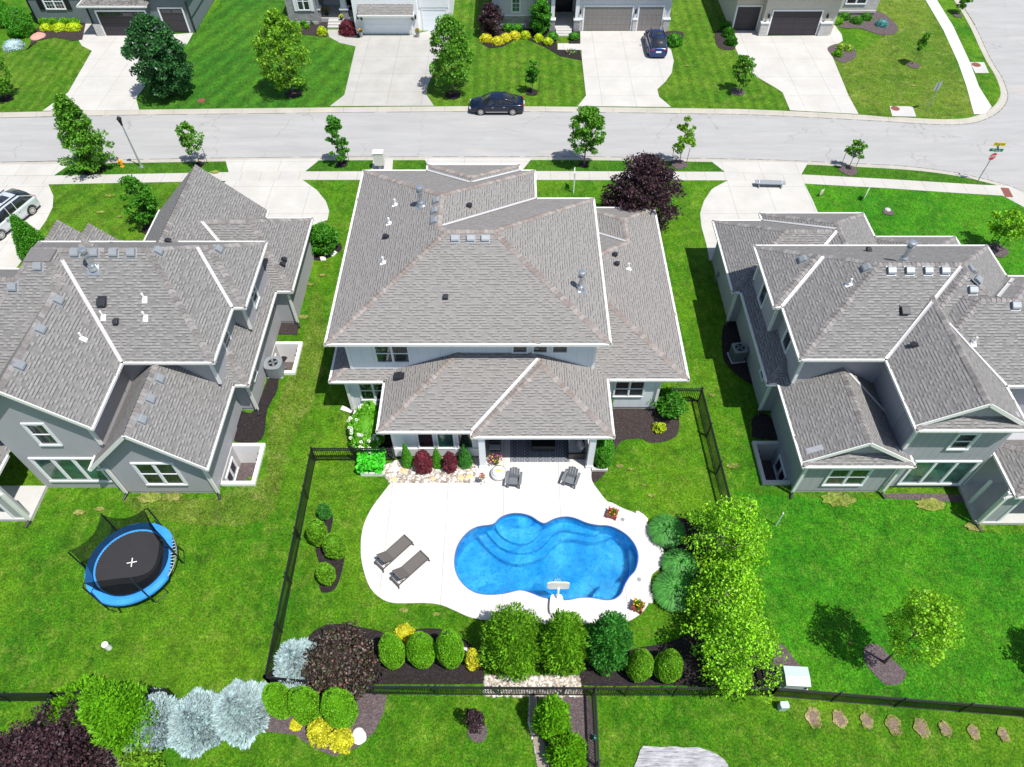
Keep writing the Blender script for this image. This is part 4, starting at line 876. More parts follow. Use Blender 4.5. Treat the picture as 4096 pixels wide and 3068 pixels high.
[MB().box(*q).build('post_trim',M['trim'],RH,world=True) for q in ((24.6,24.76,17.8,17.96,.2,ZL-.06),(25.55,25.68,17.82,17.9,.2,ZL-.06),(24.6,24.72,20.05,20.2,.2,ZL-.06),(24.55,24.66,18.9,19.05,.2,2.4))]; downspout(RH,24.52,17.7,2.9,dx=.3)
# window wells with sunk basement windows
def well(name,w,side,mat,label,wmat):
    x0,x1,y0,y1=w; t=.2
    o=thing(name,label,'window well',((x0+x1)/2,(y0+y1)/2,0),0,'concrete window wells')
    b=MB(); z1=.22
    b.box(x0-(t if side=='W' else 0),x1+(t if side=='E' else 0),y0-t,y0,-1.6,z1); b.box(x0-(t if side=='W' else 0),x1+(t if side=='E' else 0),y1,y1+t,-1.6,z1)
    if side=='E': b.box(x1,x1+t,y0,y1,-1.6,z1)
    else: b.box(x0-t,x0,y0,y1,-1.6,z1)
    b.build('well_wall',mat,o,world=True)
    b=MB(); b.box(x0,x1,y0,y1,-1.62,-1.55); b.build('gravel_floor',M['mulchg'],o,world=True)
    b=MB(); 
    if side=='E': b.box(x0-.3,x0+.01,y0,y1,-1.6,.18)
    else: b.box(x1-.01,x1+.3,y0,y1,-1.6,.18)
    b.build('basement_wall',M['found'],o,world=True)
    pl=('E',x0+.01) if side=='E' else ('W',x1-.01)
    window(o,pl,y0+.35,y1-.5,-1.3,-.1,2,sash=False,fw=.1)
    b=MB(); X=(x1-.12) if side=='E' else (x0+.12); Yl=y1-.6
    for yy in (Yl-.2,Yl+.2): b.bar((X,yy,-1.5),(X,yy,.1),.04)
    for k in range(5): b.bar((X,Yl-.2,-1.3+.3*k),(X,Yl+.2,-1.3+.3*k),.03)
    b.build('ladder',M['black'],o,world=True)
    return o
well('window_well',WELL_R,'W',M['conc'],'grey concrete window well in shade beside the right grey house','')
well('window_well',WELL_L,'E',M['white'],'white window well nearest the trampoline beside the left grey house','')
well('window_well',WELL_L2,'E',M['white'],'white window well with ladder behind the air conditioner by the left grey house','')
# ================================================================ FAR HOUSES (front faces at the top of the picture)
M['door_dark']=plain('dark_garage_door',(.035,.03,.037),.6,0,.1); M['door_grey']=plain('taupe_garage_door',(.22,.205,.195),.6,0,.08); M['door_white']=plain('white_garage_door',(.80,.84,.88),.5,0,.03)
M['sh_f']=shingle('far_grey_shingles',(.10,.095,.09),(.2,.19,.18),(.3,.28,.27))
def lantern(house,x,y,z):
    b=MB(); b.box(x-.03,x+.03,y-.1,y,z+.1,z+.2); b.box(x-.09,x+.09,y-.25,y-.08,z+.08,z+.14)
    for i,j in((-1,-1),(1,-1),(1,1),(-1,1)): b.bar((x+i*.07,y-.165+j*.07,z-.2),(x+i*.07,y-.165+j*.07,z+.1),.02)
    b.box(x-.06,x+.06,y-.22,y-.11,z-.18,z+.08); b.build('wall_lamp',M['black'],house,world=True)
# dark slate-blue house
A=thing('house','slate blue house with two black garage doors at the top left corner','house',(-38,76,0),0,'houses across the street')
walls(A,[(-41.75,-36.0,72.42,82,.1,3.0),(-48.9,-41,75.0,84,.1,4.2),(-36.3,-32.15,73.1,84,.1,4.0)],M['w_blue'])
walls(A,[(-48.85,-41.7,75.03,84,0,.35),(-36.25,-32.2,73.13,84,0,.2)],M['found'],'foundation')
b=MB(); b.box(-41.82,-41.05,72.3,73,0,1.2); b.build('stone_pier',M['stonew'],A,world=True)
garage_door(A,('S',72.42),-40.95,-36.2,0.02,2.38,M['door_dark']); garage_door(A,('S',73.1),-35.0,-32.75,.02,2.35,M['door_dark'])
b=MB(); 
for k in range(4):
    X=-40.8+k*1.18; MB().box(X,X+.99,72.375,72.4,1.95,2.25).build('door_window',M['glass'],A,world=True)
for k in range(2): X=-34.85+k*1.1; MB().box(X,X+.95,73.055,73.08,1.95,2.25).build('door_window',M['glass'],A,world=True)
roof([Block(-42.3,-35.6,71.9,79,3.1,.5,.5,''),Block(-36.8,-31.6,72.6,85,4.0,.5),Block(-49.4,-36,74.5,86,4.2,.5)],A,None,M['sh_f'],M['cap_n'])
gutters(A,[(-42.3,71.9,-35.6,71.9),(-42.3,71.9,-42.3,75)],3.1)
window(A,('S',75.0),-47.35,-45.3,1.45,3.0,2,fw=.1,grid=3)
[MB().box(*q).build('shutter',M['black'],A,world=True) for q in ((-47.95,-47.45,74.93,75,1.45,3.0),(-45.2,-44.7,74.93,75,1.45,3.0))]
for x,y in ((-32.15,73.1),(-41.75,72.42),(-48.9,75)): MB().box(x-.08,x+.08,y-.05,y+.08,.1,3).build('corner_trim',M['black'],A,world=True)
MB().box(-32.12,-32.09,73.1,83,1.4,1.46).build('band_trim',M['black'],A,world=True)
b=MB(); b.box(-42.9,-41.9,73.4,76.5,0,.18); b.box(-42.9,-41.95,74.2,76.5,.18,.36); b.build('porch_step',M['conc'],A,world=True)
# white house with stone wing
A=thing('house','white house with stone wing, porch columns and white garage doors across the street','house',(-14,76,0),0,'houses across the street')
walls(A,[(-15.75,-9.4,72.78,84,.0,3.4),(-9.4,-6.2,73.46,84,0,3.6)],M['w_lap']); walls(A,[(-22.9,-19.9,74.9,84,.3,4)],M['stone'],'stone_wall'); walls(A,[(-22.85,-19.95,74.85,84,0,.32)],M['found'],'foundation')
walls(A,[(-20.2,-15.8,78.4,84,.3,4)],M['w_lgrey'])
walls(A,[(-20.2,-15.75,75.4,78.4,0,.42)],M['conc'],'porch_floor')
b=MB()
for i in range(3): b.box(-18.9,-17.3,74.9-.38*i-.1,75.4,0,.36-.12*i)
b.build('porch_steps',M['conc'],A,world=True)
for x in (-20.05,-17.2+.0):
    b=MB(); b.box(x-.38,x+.38,75.35,76.1,.0,1.25); b.build('column_base',M['stone'],A,world=True)
    b=MB(); b.box(x-.46,x+.46,75.27,76.18,1.25,1.37); b.extr([(-.3,1.37),(.3,1.37),(.2,3.3),(-.2,3.3)],0,75.45,75.95,lambda u,v,w,x=x:(x+u,w,v)); b.build('porch_column',M['trim'],A,world=True)
garage_door(A,('S',72.78),-14.85,-10.15,.02,1.96,M['door_white'],frame=.12); garage_door(A,('S',73.46),-8.95,-6.62,.02,2.1,M['door_white'],frame=.12)
b=MB(); b.box(-9.25,-6.35,73.38,73.46,2.35,3.4); b.build('arch_panel',M['trim'],A,world=True)
roof([Block(-20.9,-5.8,74.6,85,4.0,.5)],A,None,M['sh_c'],M['cap_c'])
B_=Block(-15.15,-9.7,71.95,76.0,2.15,.62,.62,'EWN'); 0
b=MB(); b.face([(-15.15,71.95,2.2),(-9.7,71.95,2.2),(-9.7,72.8,2.95),(-15.15,72.8,2.95)],[(0,0),(5.4,0),(5.4,1.13),(0,1.13)]); b.build('pent_roof',M['sh_c'],A,world=True,recalc=False)
b=MB(); b.box(-15.15,-9.7,71.97,72.78,2.05,2.15); b.build('pent_soffit',M['trim'],A,world=True); gutters(A,[(-15.15,71.95,-9.7,71.95)],2.2)
for x in (-14.98,-9.9): b=MB(); b.extr([(0,0),(-.7,.75),(-.55,.78),(0,.2)],0,x-.08,x+.08,lambda u,v,w:(w,72.78+u,1.35+v)); b.build('bracket',M['black'],A,world=True)
window(A,('S',74.9),-21.75,-20.45,1.4,3.2,2,fw=.09)
[MB().box(*q).build('shutter',M['trim'],A,world=True) for q in ((-22.1,-21.78,74.83,74.9,1.35,3.2),(-20.42,-20.1,74.83,74.9,1.35,3.2))]
b=MB(); b.box(-17.9,-16.6,78.3,78.39,.42,2.5); b.build('front_door',M['black'],A,world=True)
b=MB(); b.box(-17.6,-16.7,77.3,77.9,.42,.44); b.build('doormat',M['blackp'],A,world=True)
lantern(A,-15.35,72.78,1.75); lantern(A,-9.6,72.78,1.75)
# pale stucco house with stone base
A=thing('house','pale grey stucco house with stone base and taupe carriage garage doors across the street','house',(8,76,0),0,'houses across the street')
walls(A,[(-2.0,3.8,74.0,84,.9,4.0),(6.5,15.85,73.52,84,.0,4.0),(3.8,6.6,77.2,84,.2,4)],M['w_lgrey']); walls(A,[(-2.05,3.8,73.92,80,0,1.3)],M['stone'],'stone_wall')
b=MB(); b.box(-2.1,3.85,73.86,74.2,1.3,1.4); b.build('stone_cap',M['trim'],A,world=True)
for x0,x1 in ((6.35,7.05),(12.2,12.58),(15.28,15.9)):
    b=MB(); b.box(x0,x1,73.35,73.7,0,1.15); b.build('stone_pier',M['stonew'],A,world=True); b=MB(); b.box(x0-.05,x1+.05,73.3,73.75,1.15,1.25); b.build('stone_cap',M['trim'],A,world=True)
garage_door(A,('S',73.52),7.25,12.02,.02,2.36,M['door_grey'],cols=10,style='carriage'); garage_door(A,('S',73.52),12.72,15.1,.02,2.36,M['door_grey'],cols=5,style='carriage')
window(A,('S',74.0),-.1,.88,1.6,3.4,1,fw=.12,gm=M['glassg'],grid=2)
walls(A,[(4.1,6.5,73.5,77.2,0,.3)],M['conc'],'porch_floor')
for x in (4.15,6.6):
    b=MB(); b.box(x-.35,x+.2,73.3,73.9,0,1.1); b.build('column_base',M['stone'],A,world=True)
    b=MB(); b.box(x-.4,x+.25,73.25,73.95,1.1,1.22); b.box(x-.25,x+.12,73.4,73.8,1.22,3.3); b.build('porch_column',M['trim'],A,world=True)
b=MB()
for i in range(3): b.box(4.45,6.05,73.4-.4*i-.35,73.5,0,.26-.08*i)
b.build('porch_steps',M['conc'],A,world=True)
b=MB(); b.box(4.3,6.3,77.1,77.2,.3,2.5); b.build('front_door',M['black'],A,world=True)
roof([Block(-2.6,16.4,73.0,86,4.0,.5)],A,None,M['sh_f'],M['cap_n']); lantern(A,6.85,73.52,1.9); lantern(A,12.36,73.52,1.95)
# beige house on the corner
A=thing('house','beige stucco corner house with black garage doors and white stone piers','house',(30,77,0),0,'houses across the street')
walls(A,[(22.3,25.0,73.54,84,0,4),(24.95,32.2,72.52,84,0,4)],M['w_beige']); walls(A,[(32.2,38.1,77.1,85,.25,4)],M['stonew'],'stone_wall'); walls(A,[(32.25,38.05,77.12,85,0,.25)],M['found'],'foundation')
garage_door(A,('S',73.54),22.5,24.8,.02,2.36,M['door_dark']); garage_door(A,('S',72.52),25.82,30.6,.02,2.37,M['door_dark'],cols=4,style='carriage')
for x0,x1 in ((24.85,25.62),(30.8,31.9)):
    b=MB(); b.box(x0,x1,72.3,73,0,1.25); b.build('stone_pier',M['stonew'],A,world=True); b=MB(); b.box(x0-.06,x1+.06,72.24,73,1.25,1.36); b.build('stone_cap',M['trim'],A,world=True)
b=MB(); b.box(32.2,38.1,77.0,77.3,.25,.45) ; b.build('stone_cap',M['conc'],A,world=True)
window(A,('S',77.1),34.6,36.8,1.05,2.9,2,fw=.12); roof([Block(21.8,32.8,71.9,85,4,.5),Block(30,38.6,76.6,86,4,.5)],A,None,M['sh_f'],M['cap_n']); lantern(A,25.4,72.5,1.95); lantern(A,31.2,72.5,1.95)
downspout(A,32.28,77.0,3.8,foot=False)
# ================================================================ FENCES
def fence(label,pts,h=1.25,step=.115,post=2.35,posts_end=True):
    o=thing('fence',label,'fence',(*pts[0][:2],0),0,'black metal fences round the back gardens')
    rail=MB(); pk=MB(); pp=[]
    for a,c in zip(pts,pts[1:]):
        a=Vector((*a[:2],0));c=Vector((*c[:2],0)); L=(c-a).length; d=(c-a)/L
        for z in (h-.03,h-.2,.12): rail.bar(a+Vector((0,0,z)),c+Vector((0,0,z)),.05,.05)
        n=int(L/step)
        for i in range(1,n): X=a+d*(i*L/n); pk.bar((X.x,X.y,.06),(X.x,X.y,h-.03),.03)
        m=max(1,round(L/post))
        for i in range(m+1):
            X=a+d*(i*L/m)
            if not any((X-q).length<.1 for q in pp): pp.append(X)
    rail.build('rail',M['black'],o,world=True); pk.build('pickets',M['black'],o,world=True)
    for X in pp:
        b=MB(); b.box(X.x-.04,X.x+.04,X.y-.04,X.y+.04,0,h+.05); b.box(X.x-.055,X.x+.055,X.y-.055,X.y+.055,h+.05,h+.08); b.build('post',M['black'],o,world=True)
    return o
# fence ground lines
c1=G(1263,1842)[:2]; c2=G(1088,2740)[:2]
fence('black metal fence from the white house down past the trampoline lawn',[(-6.6,c1[1]),c1,c2])
bl=[c2,G(1500,2777)[:2],G(2000,2781)[:2],G(2500,2783)[:2],G(3075,2784)[:2]]
fence('black metal fence along the foot of the white house garden',bl)
fence('black metal fence running off to the right behind the row of dirt patches',[bl[-1],G(3577,2826)[:2],G(4096,2868)[:2],G(4700,2925)[:2]])
e1=G(2792,1606)[:2]; 
fence('black metal fence beside the birches between white house and right grey house',[(8.4,e1[1]),e1,G(2905,2060)[:2],G(3000,2500)[:2],bl[-1]])
fence('black metal fence between the two lower gardens at the bottom edge',[G(2372,2781)[:2],G(2385,3068)[:2],G(2396,3400)[:2]])
f0=G(262,2805)[:2]
fence('black metal fence behind the lime bushes at the bottom left',[G(-400,2805)[:2],f0,G(372,2798)[:2],G(700,2790)[:2]])
fence('short black metal fence behind the bright green cypress at bottom left',[f0,G(215,2890)[:2],G(150,3000)[:2],G(100,3200)[:2]])
# ================================================================ VEGETATION
def unit(n): v=rng.normal(size=(n,3)); return v/np.linalg.norm(v,axis=1)[:,None]
def leafquads(C,D,L,W,fold=.0):
    """C centres, D long-axis unit vectors, L,W half sizes -> diamond quads with a random roll"""
    n=len(C); r=unit(n); u=np.cross(D,r); u/= (np.linalg.norm(u,axis=1)[:,None]+1e-9)
    L=np.broadcast_to(np.asarray(L,float).reshape(-1,1),(n,1)); W=np.broadcast_to(np.asarray(W,float).reshape(-1,1),(n,1))
    V=np.empty((n,4,3)); V[:,0]=C-D*L; V[:,1]=C+u*W; V[:,2]=C+D*L; V[:,3]=C-u*W
    return V.reshape(-1,3), np.arange(n*4).reshape(n,4)
def join(parts):
    Vs=[];Fs=[];o=0
    for V,Fc in parts: Vs.append(V);Fs.append(Fc+o);o+=len(V)
    return np.concatenate(Vs),np.concatenate(Fs)
def crown_clumps(h0,h1,r,n,shape):
    """clump centres filling a crown volume"""
    P=[]
    for i in range(n*40):
        t=rng.random()**.85; z=h0+(h1-h0)*t
        if shape=='cone': rr=r*(1-t)**.8*min(1,t*5+.35)
        elif shape=='round': rr=r*math.sqrt(max(0,1-(2*t-1)**2))**.9
        elif shape=='vase': rr=r*min(1,.35+t*1.3)*math.sqrt(max(0,1-t**3))
        else: rr=r*math.sin(math.pi*min(1,t*.86+.14))**.6
        a=rng.random()*2*math.pi; q=rr*math.sqrt(rng.random())*(.9+.1*rng.random())
        P.append((q*math.cos(a),q*math.sin(a),z))
        if len(P)>=n: break
    return np.array(P)
def tree(label,base,h,r,mat,shape='oval',h0=.25,n=70,leaf=.075,lpc=70,cr=.3,bark='bark',tr=.06,lean=(0,0),group=None,stakes=None,cat='tree',name='tree',multi=1,droop=0.):
    o=thing(name,label,cat,(*base[:2],0),0 if lean!=(0,0) else rng.random()*6,group)
    n=int(n*1.35); z0=h*h0; P=crown_clumps(z0,h,r,n,shape)
    P[:,0]+=lean[0]*(P[:,2]/h); P[:,1]+=lean[1]*(P[:,2]/h)
    k=len(P)*lpc; idx=np.repeat(np.arange(len(P)),lpc)
    d=unit(k); rad=cr*1.12*(.6+.6*rng.random(len(P)))[idx]*(.35+.65*rng.random(k)**.5)
    C=P[idx]+d*rad[:,None]*np.array([1,1,.65]); 
    if droop: C[:,2]-=droop*(np.hypot(C[:,0],C[:,1])/r)**2*h*.25
    C[:,2]=np.maximum(C[:,2],.1)
    D=d*.5+unit(k)*.7; D[:,2]-=.15; D/=np.linalg.norm(D,axis=1)[:,None]
    s=leaf*1.25*(.7+.6*rng.random(k)); V,Fc=leafquads(C,D,s,s*.62)
    npmesh('crown',V,Fc,mat,o)
    b=MB(); top=Vector((lean[0]*.8,lean[1]*.8,h*.86))
    for m in range(multi):
        a=m*2.1+.5; off=Vector((math.cos(a),math.sin(a),0))*(.0 if multi==1 else .12); sp=Vector((math.cos(a),math.sin(a),0))*(0 if multi==1 else r*.35)
        b.tube([off,off+top*.12+sp*.1,off*.6+top*.5+sp*.6,top*.95+sp],[tr*1.35,tr,tr*.65,tr*.15],8)
    for i in rng.permutation(len(P))[:min(16,len(P))]:
        e=Vector(P[i]); zz=max(z0*.6,e.z-.55*math.hypot(e.x,e.y)-.1); s_=Vector((top.x*zz/h,top.y*zz/h,zz)); b.tube([s_,(s_+e)/2+Vector((0,0,.08)),e],[tr*.42,tr*.26,.008],5,False)
    b.build('trunk',M[bark],o,smooth=True)
    if stakes:
        for i,a in enumerate(stakes):
            q=MB(); X=Vector((math.cos(a),math.sin(a),0))*.62; X.rotate(Matrix.Rotation(-o.rotation_euler.z,3,'Z')); q.tube([X,X*1.05+Vector((0,0,1.35))],.022,6); q.tube([X*1.05+Vector((0,0,1.3)),X*1.05+Vector((0,0,1.36))],.03,6); q.build('stake',M['black'],o)
    return o
def surf_pts(n,prof,r,h,noise=.06,seed=0):
    """points and normals on a lumpy solid of revolution; prof(t)->radius fraction"""
    T=np.linspace(0,1,60); rp=np.array([prof(t) for t in T]); w=rp+.02; cdf=np.cumsum(w); cdf/=cdf[-1]
    t=np.interp(rng.random(n),cdf,T); a=rng.random(n)*2*math.pi; rr=np.interp(t,T,rp)*r
    f=1+noise*(np.sin(a*5+t*9+seed)+np.sin(a*3-t*14+seed*2)+.7*np.sin(a*9+t*23+seed))
    rr=rr*f; dr=(np.interp(np.minimum(t+.02,1),T,rp)-np.interp(np.maximum(t-.02,0),T,rp))*r/(.04*h)
    C=np.stack([rr*np.cos(a),rr*np.sin(a),t*h],1); Nn=np.stack([np.cos(a),np.sin(a),-dr],1); Nn/=np.linalg.norm(Nn,axis=1)[:,None]
    return C,Nn
def core(prof,r,h,seed=0,noise=.06,k=.84):
    V=[];Fc=[];n=20;m=12
    for i in range(m+1):
        t=i/m
        for j in range(n):
            a=j/n*2*math.pi; rr=prof(t)*r*k*(1+noise*(math.sin(a*5+t*9+seed)+math.sin(a*3-t*14+seed*2))); V.append((rr*math.cos(a),rr*math.sin(a),.03+t*h*(.94)))
    for i in range(m):
        for j in range(n): Fc.append((i*n+j,i*n+(j+1)%n,(i+1)*n+(j+1)%n,(i+1)*n+j))
    return np.array(V),np.array(Fc)
PR={'egg':lambda t:max(0,math.sin(math.pi*min(1,(t*.93+.07))**.75))**.62 if t<1 else 0,
    'globe':lambda t:math.sqrt(max(0,1-(1.75*t-.75)**2)),
    'cone':lambda t:(1-t)**.85*min(1,.72+t*2.6),
    'mound':lambda t:math.sqrt(max(0,1-t*t))*.98+.02,
    'column':lambda t:min(1,.8+t)*math.sqrt(max(0,1-max(0,(t-.55)/.45)**2)),
    'box':lambda t:min(1,.85+t)*(1 if t<.8 else math.sqrt(max(0,1-((t-.8)/.2)**2))*.6+.4)}
def shrub(label,base,r,h,mat,prof='egg',n=2600,leaf=.05,asp=.5,out=.35,noise=.05,fluff=.10,name='shrub',cat='shrub',group=None,up=.25,trunk=None,squash=(1,1),rz=None):
    s=rng.random()*6; C,Nn=surf_pts(n,PR[prof],r,h,noise,s)
    D=Nn*out+unit(n)*(1-out); D[:,2]+=up; D/=np.linalg.norm(D,axis=1)[:,None]
    C=C+Nn*(fluff*r*(rng.random(n)-.35))[:,None]; C[:,2]=np.maximum(C[:,2],.02)
    sz=leaf*(.6+.8*rng.random(n)); V,Fc=leafquads(C,D,sz,sz*asp)
    V2,F2=core(PR[prof],r,h,s,noise)
    V,Fc=join([(V,Fc),(V2,F2)]); V=V*np.array([squash[0],squash[1],1])
    o=npmesh(name,V,Fc,mat); o.location=(*base[:2],0); o.rotation_euler=(0,0,rng.random()*6 if rz is None else rz)
    return tag(o,label,cat,group)
L_lime=leafmat('lime_foliage',(0.155,0.419,0.012),.35); L_thuja=leafmat('thuja_foliage',(.15,.37,.016),.5); L_thujad=leafmat('deep_green_thuja',(.06,.26,.035),.5)
L_dark=leafmat('dark_green_leaves',(.04,.15,.04),.55); L_oak=leafmat('mid_green_leaves',(.115,.315,.022),.5); L_yg=leafmat('yellow_green_leaves',(0.186,0.388,0.022),.5)
L_birch=leafmat('birch_leaves',(.24,.55,.02),.6,.15); L_honey=leafmat('golden_green_leaves',(.24,.50,.02),.4); L_box=leafmat('boxwood_leaves',(.07,.27,.018),.45)
L_purple=leafmat('purple_leaves',(.060,.034,.046),.7,.35); L_nine=island('bronze_purple_leaves',[(0,(.012,.008,.008)),(.35,(.055,.03,.03)),(.6,(.075,.055,.045)),(.8,(.05,.085,.02)),(.92,(.22,.17,.16)),(1,(.30,.12,.10))],.5,.2,.4); L_barb=leafmat('barberry_leaves',(0.186,0.034,0.054),.6,.1)
L_spruce=leafmat('blue_spruce_needles',(.50,.64,.68),.35); L_yel=leafmat('golden_shrub_leaves',(.68,.66,.04),.3); L_yel2=leafmat('chartreuse_leaves',(0.512,0.651,0.019),.35)
L_grass=leafmat('ornamental_grass_blades',(.10,.36,.07),.6); L_hyd=leafmat('hydrangea_leaves',(0.139,0.434,0.023),.4); L_cone=leafmat('dwarf_spruce_needles',(0.093,0.341,0.023),.4); L_veg=leafmat('broad_garden_leaves',(0.078,0.620,0.031),.4)
L_euon=leafmat('pale_variegated_leaves',(0.388,0.558,0.093),.4); L_blue=leafmat('dwarf_blue_spruce_needles',(0.155,0.434,0.419),.4); L_hedge=leafmat('hedge_leaves',(.085,.33,.02),.45)
M['fl_white']=plain('white_petals',(.85,.86,.78),.7,0,.1,9); M['fl_red']=plain('red_petals',(.65,.01,.02),.6,0,.2,9); M['fl_pink']=plain('magenta_petals',(.65,.03,.22),.6,0,.2,9); M['fl_yel']=plain('yellow_petals',(.9,.65,.02),.6,0,.1,9); M['fl_pur']=plain('violet_petals',(.18,.05,.42),.6,0,.2,9)
def TG(top,base): return G(*base),hgt(top,base)
def T(label,base,top,r,mat,**k):
    b,h=TG(top,base); return tree(label,b,h,r,mat,**k)
GS='young street trees'
T('conical mid green street tree beside the orange hydrant',(380,671),(248,388),2.35,L_oak,shape='cone',h0=.10,n=130,lpc=70,cr=.46,leaf=.085,tr=.09,group=GS,lean=(.2,0))
T('small staked street tree just beyond the left grey gable',(800,656),(738,490),1.05,L_oak,shape='oval',h0=.32,n=26,lpc=55,cr=.26,group=GS,tr=.04,stakes=(3.0,.1))
T('slim street tree left of the white mailbox pillar',(1366,655),(1357,470),.95,L_box,shape='oval',h0=.15,n=34,lpc=60,cr=.28,group=GS,tr=.04,stakes=(.3,))
T('round headed dark green street tree on the verge right of the white house',(2336,664),(2340,440),1.45,L_oak,shape='round',h0=.27,n=70,lpc=70,cr=.32,group=GS,tr=.06)
T('thin bright green street tree with two stakes and mulch ring',(2716,656),(2742,475),.95,L_yg,shape='oval',h0=.30,n=26,lpc=48,cr=.24,group=GS,tr=.035,stakes=(3.1,.15))
T('sparse street sapling right of the board on the driveway',(3396,669),(3420,565),.85,L_oak,shape='vase',h0=.38,n=16,lpc=42,cr=.22,group=GS,tr=.03,stakes=(2.8,.2))
T('small sapling on the verge beside the far side street',(3836,55),(3858,-15),.75,L_oak,shape='round',h0=.4,n=20,lpc=50,cr=.25,group=GS,tr=.03)
T('large dense dark green tree in front of the slate blue house',(690,378),(612,70),2.6,L_dark,shape='oval',h0=.06,n=190,lpc=75,cr=.5,leaf=.095,tr=.12)
T('yellow green tree on the lawn left of the white garage driveway',(1171,370),(1100,50),2.35,L_yg,shape='oval',h0=.14,n=120,lpc=62,cr=.42,leaf=.085,tr=.1)
T('open green tree right of the white garage driveway',(1813,368),(1795,68),2.1,L_oak,shape='oval',h0=.16,n=110,lpc=58,cr=.4,leaf=.085,tr=.09)
T('green tree at the left edge in front of the slate blue house',(27,393),(5,200),1.5,L_oak,shape='oval',h0=.2,n=70,lpc=60,cr=.36,tr=.07)
T('small staked tree on the striped lawn behind the black sedan',(2128,368),(2127,240),.68,L_box,shape='oval',h0=.34,n=26,lpc=60,cr=.2,tr=.03,stakes=(3.0,.1))
T('small airy tree on the lawn right of the blue SUV',(2952,368),(2990,222),1.0,L_oak,shape='oval',h0=.28,n=32,lpc=60,cr=.26,tr=.04)
T('leaning sapling in a mulch ring on the corner lawn',(3647,259),(3698,135),.75,L_oak,shape='cone',h0=.42,n=20,lpc=60,cr=.22,tr=.03,lean=(.25,0))
T('staked yellow leaved tree on the lawn before the right grey house',(3971,993),(4075,850),1.25,L_honey,shape='round',h0=.42,n=34,lpc=50,cr=.3,tr=.05,stakes=(3.4,.1))
T('leafy green tree in the front lawn beside the left grey house',(600,905),(594,712),1.1,L_box,shape='oval',h0=.1,n=52,lpc=65,cr=.32,tr=.06)
T('big purple leaved tree between white house and street',(2545,925),(2590,640),2.75,L_purple,shape='oval',h0=.05,n=190,lpc=80,cr=.55,leaf=.075,tr=.12,group=None)
GB='river birches behind the ornamental grasses'
def birch(label,base,h,r,**k): return tree(label,G(*base),h,r,L_birch,shape='vase' if r>2.1 else 'oval',h0=.08,n=105,lpc=62,cr=.42,leaf=.052,bark='barkl',tr=.07,multi=3,droop=.7,group=GB,name='birch_tree',**k)
birch('light green birch farthest up the fence beside the first ornamental grass',(2872,2225),4.7,2.45)
birch('light green birch in the middle behind the lower ornamental grasses',(2872,2440),4.1,1.75)
birch('light green birch nearest the bottom fence and utility cabinet',(2885,2670),4.8,2.35)
T('golden green tree leaning over a mulch patch on the right lawn',(3535,2650),(3668,2440),1.3,L_honey,shape='round',h0=.35,n=62,lpc=60,cr=.34,leaf=.055,tr=.06,lean=(-.25,.1))
c=G(4060,2590); tree('tree at the right edge shading the right lawn',(c[0]+1.9,c[1]-1.2),4.3,1.5,L_honey,shape='round',h0=.35,n=60,lpc=60,cr=.4,tr=.06)
T('small purple leaved sapling on a grey mulch oval',(1906,2912),(1888,2855),.42,L_purple,shape='round',h0=.1,n=18,lpc=60,cr=.16,leaf=.04,tr=.03)
# ---- blue spruces
def spruce(label,px,r,h,n=1500,group='pale blue spruces'):
    o=thing('blue_spruce',label,'spruce',(*G(*px)[:2],0),rng.random()*6,group)
    parts=[]
    pr=lambda t:(1-t)**.75*min(1,.8+t*2)
    C,Nn=surf_pts(n,pr,r*.85,h*.92,.10,rng.random()*6)
    C=np.concatenate([C,C*np.array([.74,.74,.93])]); Nn=np.concatenate([Nn,Nn]); n2=len(C)
    D=Nn*.75+unit(n2)*.35; D[:,2]+=.38; D/=np.linalg.norm(D,axis=1)[:,None]; L_=(.10+.09*rng.random(n2))
    # each shoot: three crossed slim blades
    for k in range(3): parts.append(leafquads(C+D*L_[:,None]*.6,D,L_,.036+.016*rng.random(n2)))
    V2,F2=core(pr,r*.55,h*.75,1,.1,.9); parts.append((V2,F2))
    V,Fc=join(parts); npmesh('needles',V,Fc,L_spruce,o)
    b=MB(); b.tube([(0,0,0),(0,0,h*.9)],[.08,.02],8); b.build('trunk',M['bark'],o); return o
spruce('pale blue spruce inside the garden corner of the black fence',(1205,2670),1.15,2.9,2800)
spruce('pale blue spruce leftmost of the row of three below the trampoline',(628,2900),1.5,2.4,3600); spruce('pale blue spruce in the middle of the row of three',(800,2895),1.45,2.3,3600); spruce('pale blue spruce rightmost and tallest of the row of three',(975,2858),1.45,2.7,3600)
# ---- clipped and wild shrubs
def S(label,bot,top,wpx,mat,prof='egg',z=.0,**k):
    """bot: lowest photographed point, top: highest, width in photo pixels"""
    b=G(*bot); 
    s=math.hypot(*(np.array(G(bot[0]+wpx/2,bot[1]))-np.array(G(bot[0]-wpx/2,bot[1])))[:2]) ; r=s/2*.96
    base=(b[0],b[1]+r*.85); 
    # height from the apparent top
    best=(9e9,.5)
    for i in range(5,260):
        zz=i/40; g=G(top[0],top[1],zz); tt=abs(g[1]-base[1]-.15*r)
        if tt<best[0]: best=(tt,zz)
    h=max(.25,best[1]); g=G(top[0],top[1],h)
    return shrub(label,(.5*(base[0]+g[0]),base[1]),r*(1-.006*h),h*.98,mat,prof,**k)
GL='clipped lime green arborvitae eggs in the dark mulch bed'
S('clipped lime egg arborvitae next to the bronze purple bush',(1572,2686),(1550,2533),104,L_lime,n=7500,leaf=.035,asp=.45,noise=.025,fluff=.05,group=GL,cat='arborvitae',name='arborvitae')
S('clipped lime egg arborvitae in the middle of the three above the fence',(1686,2684),(1676,2532),118,L_lime,n=7500,leaf=.035,asp=.45,noise=.025,fluff=.05,group=GL,cat='arborvitae',name='arborvitae')
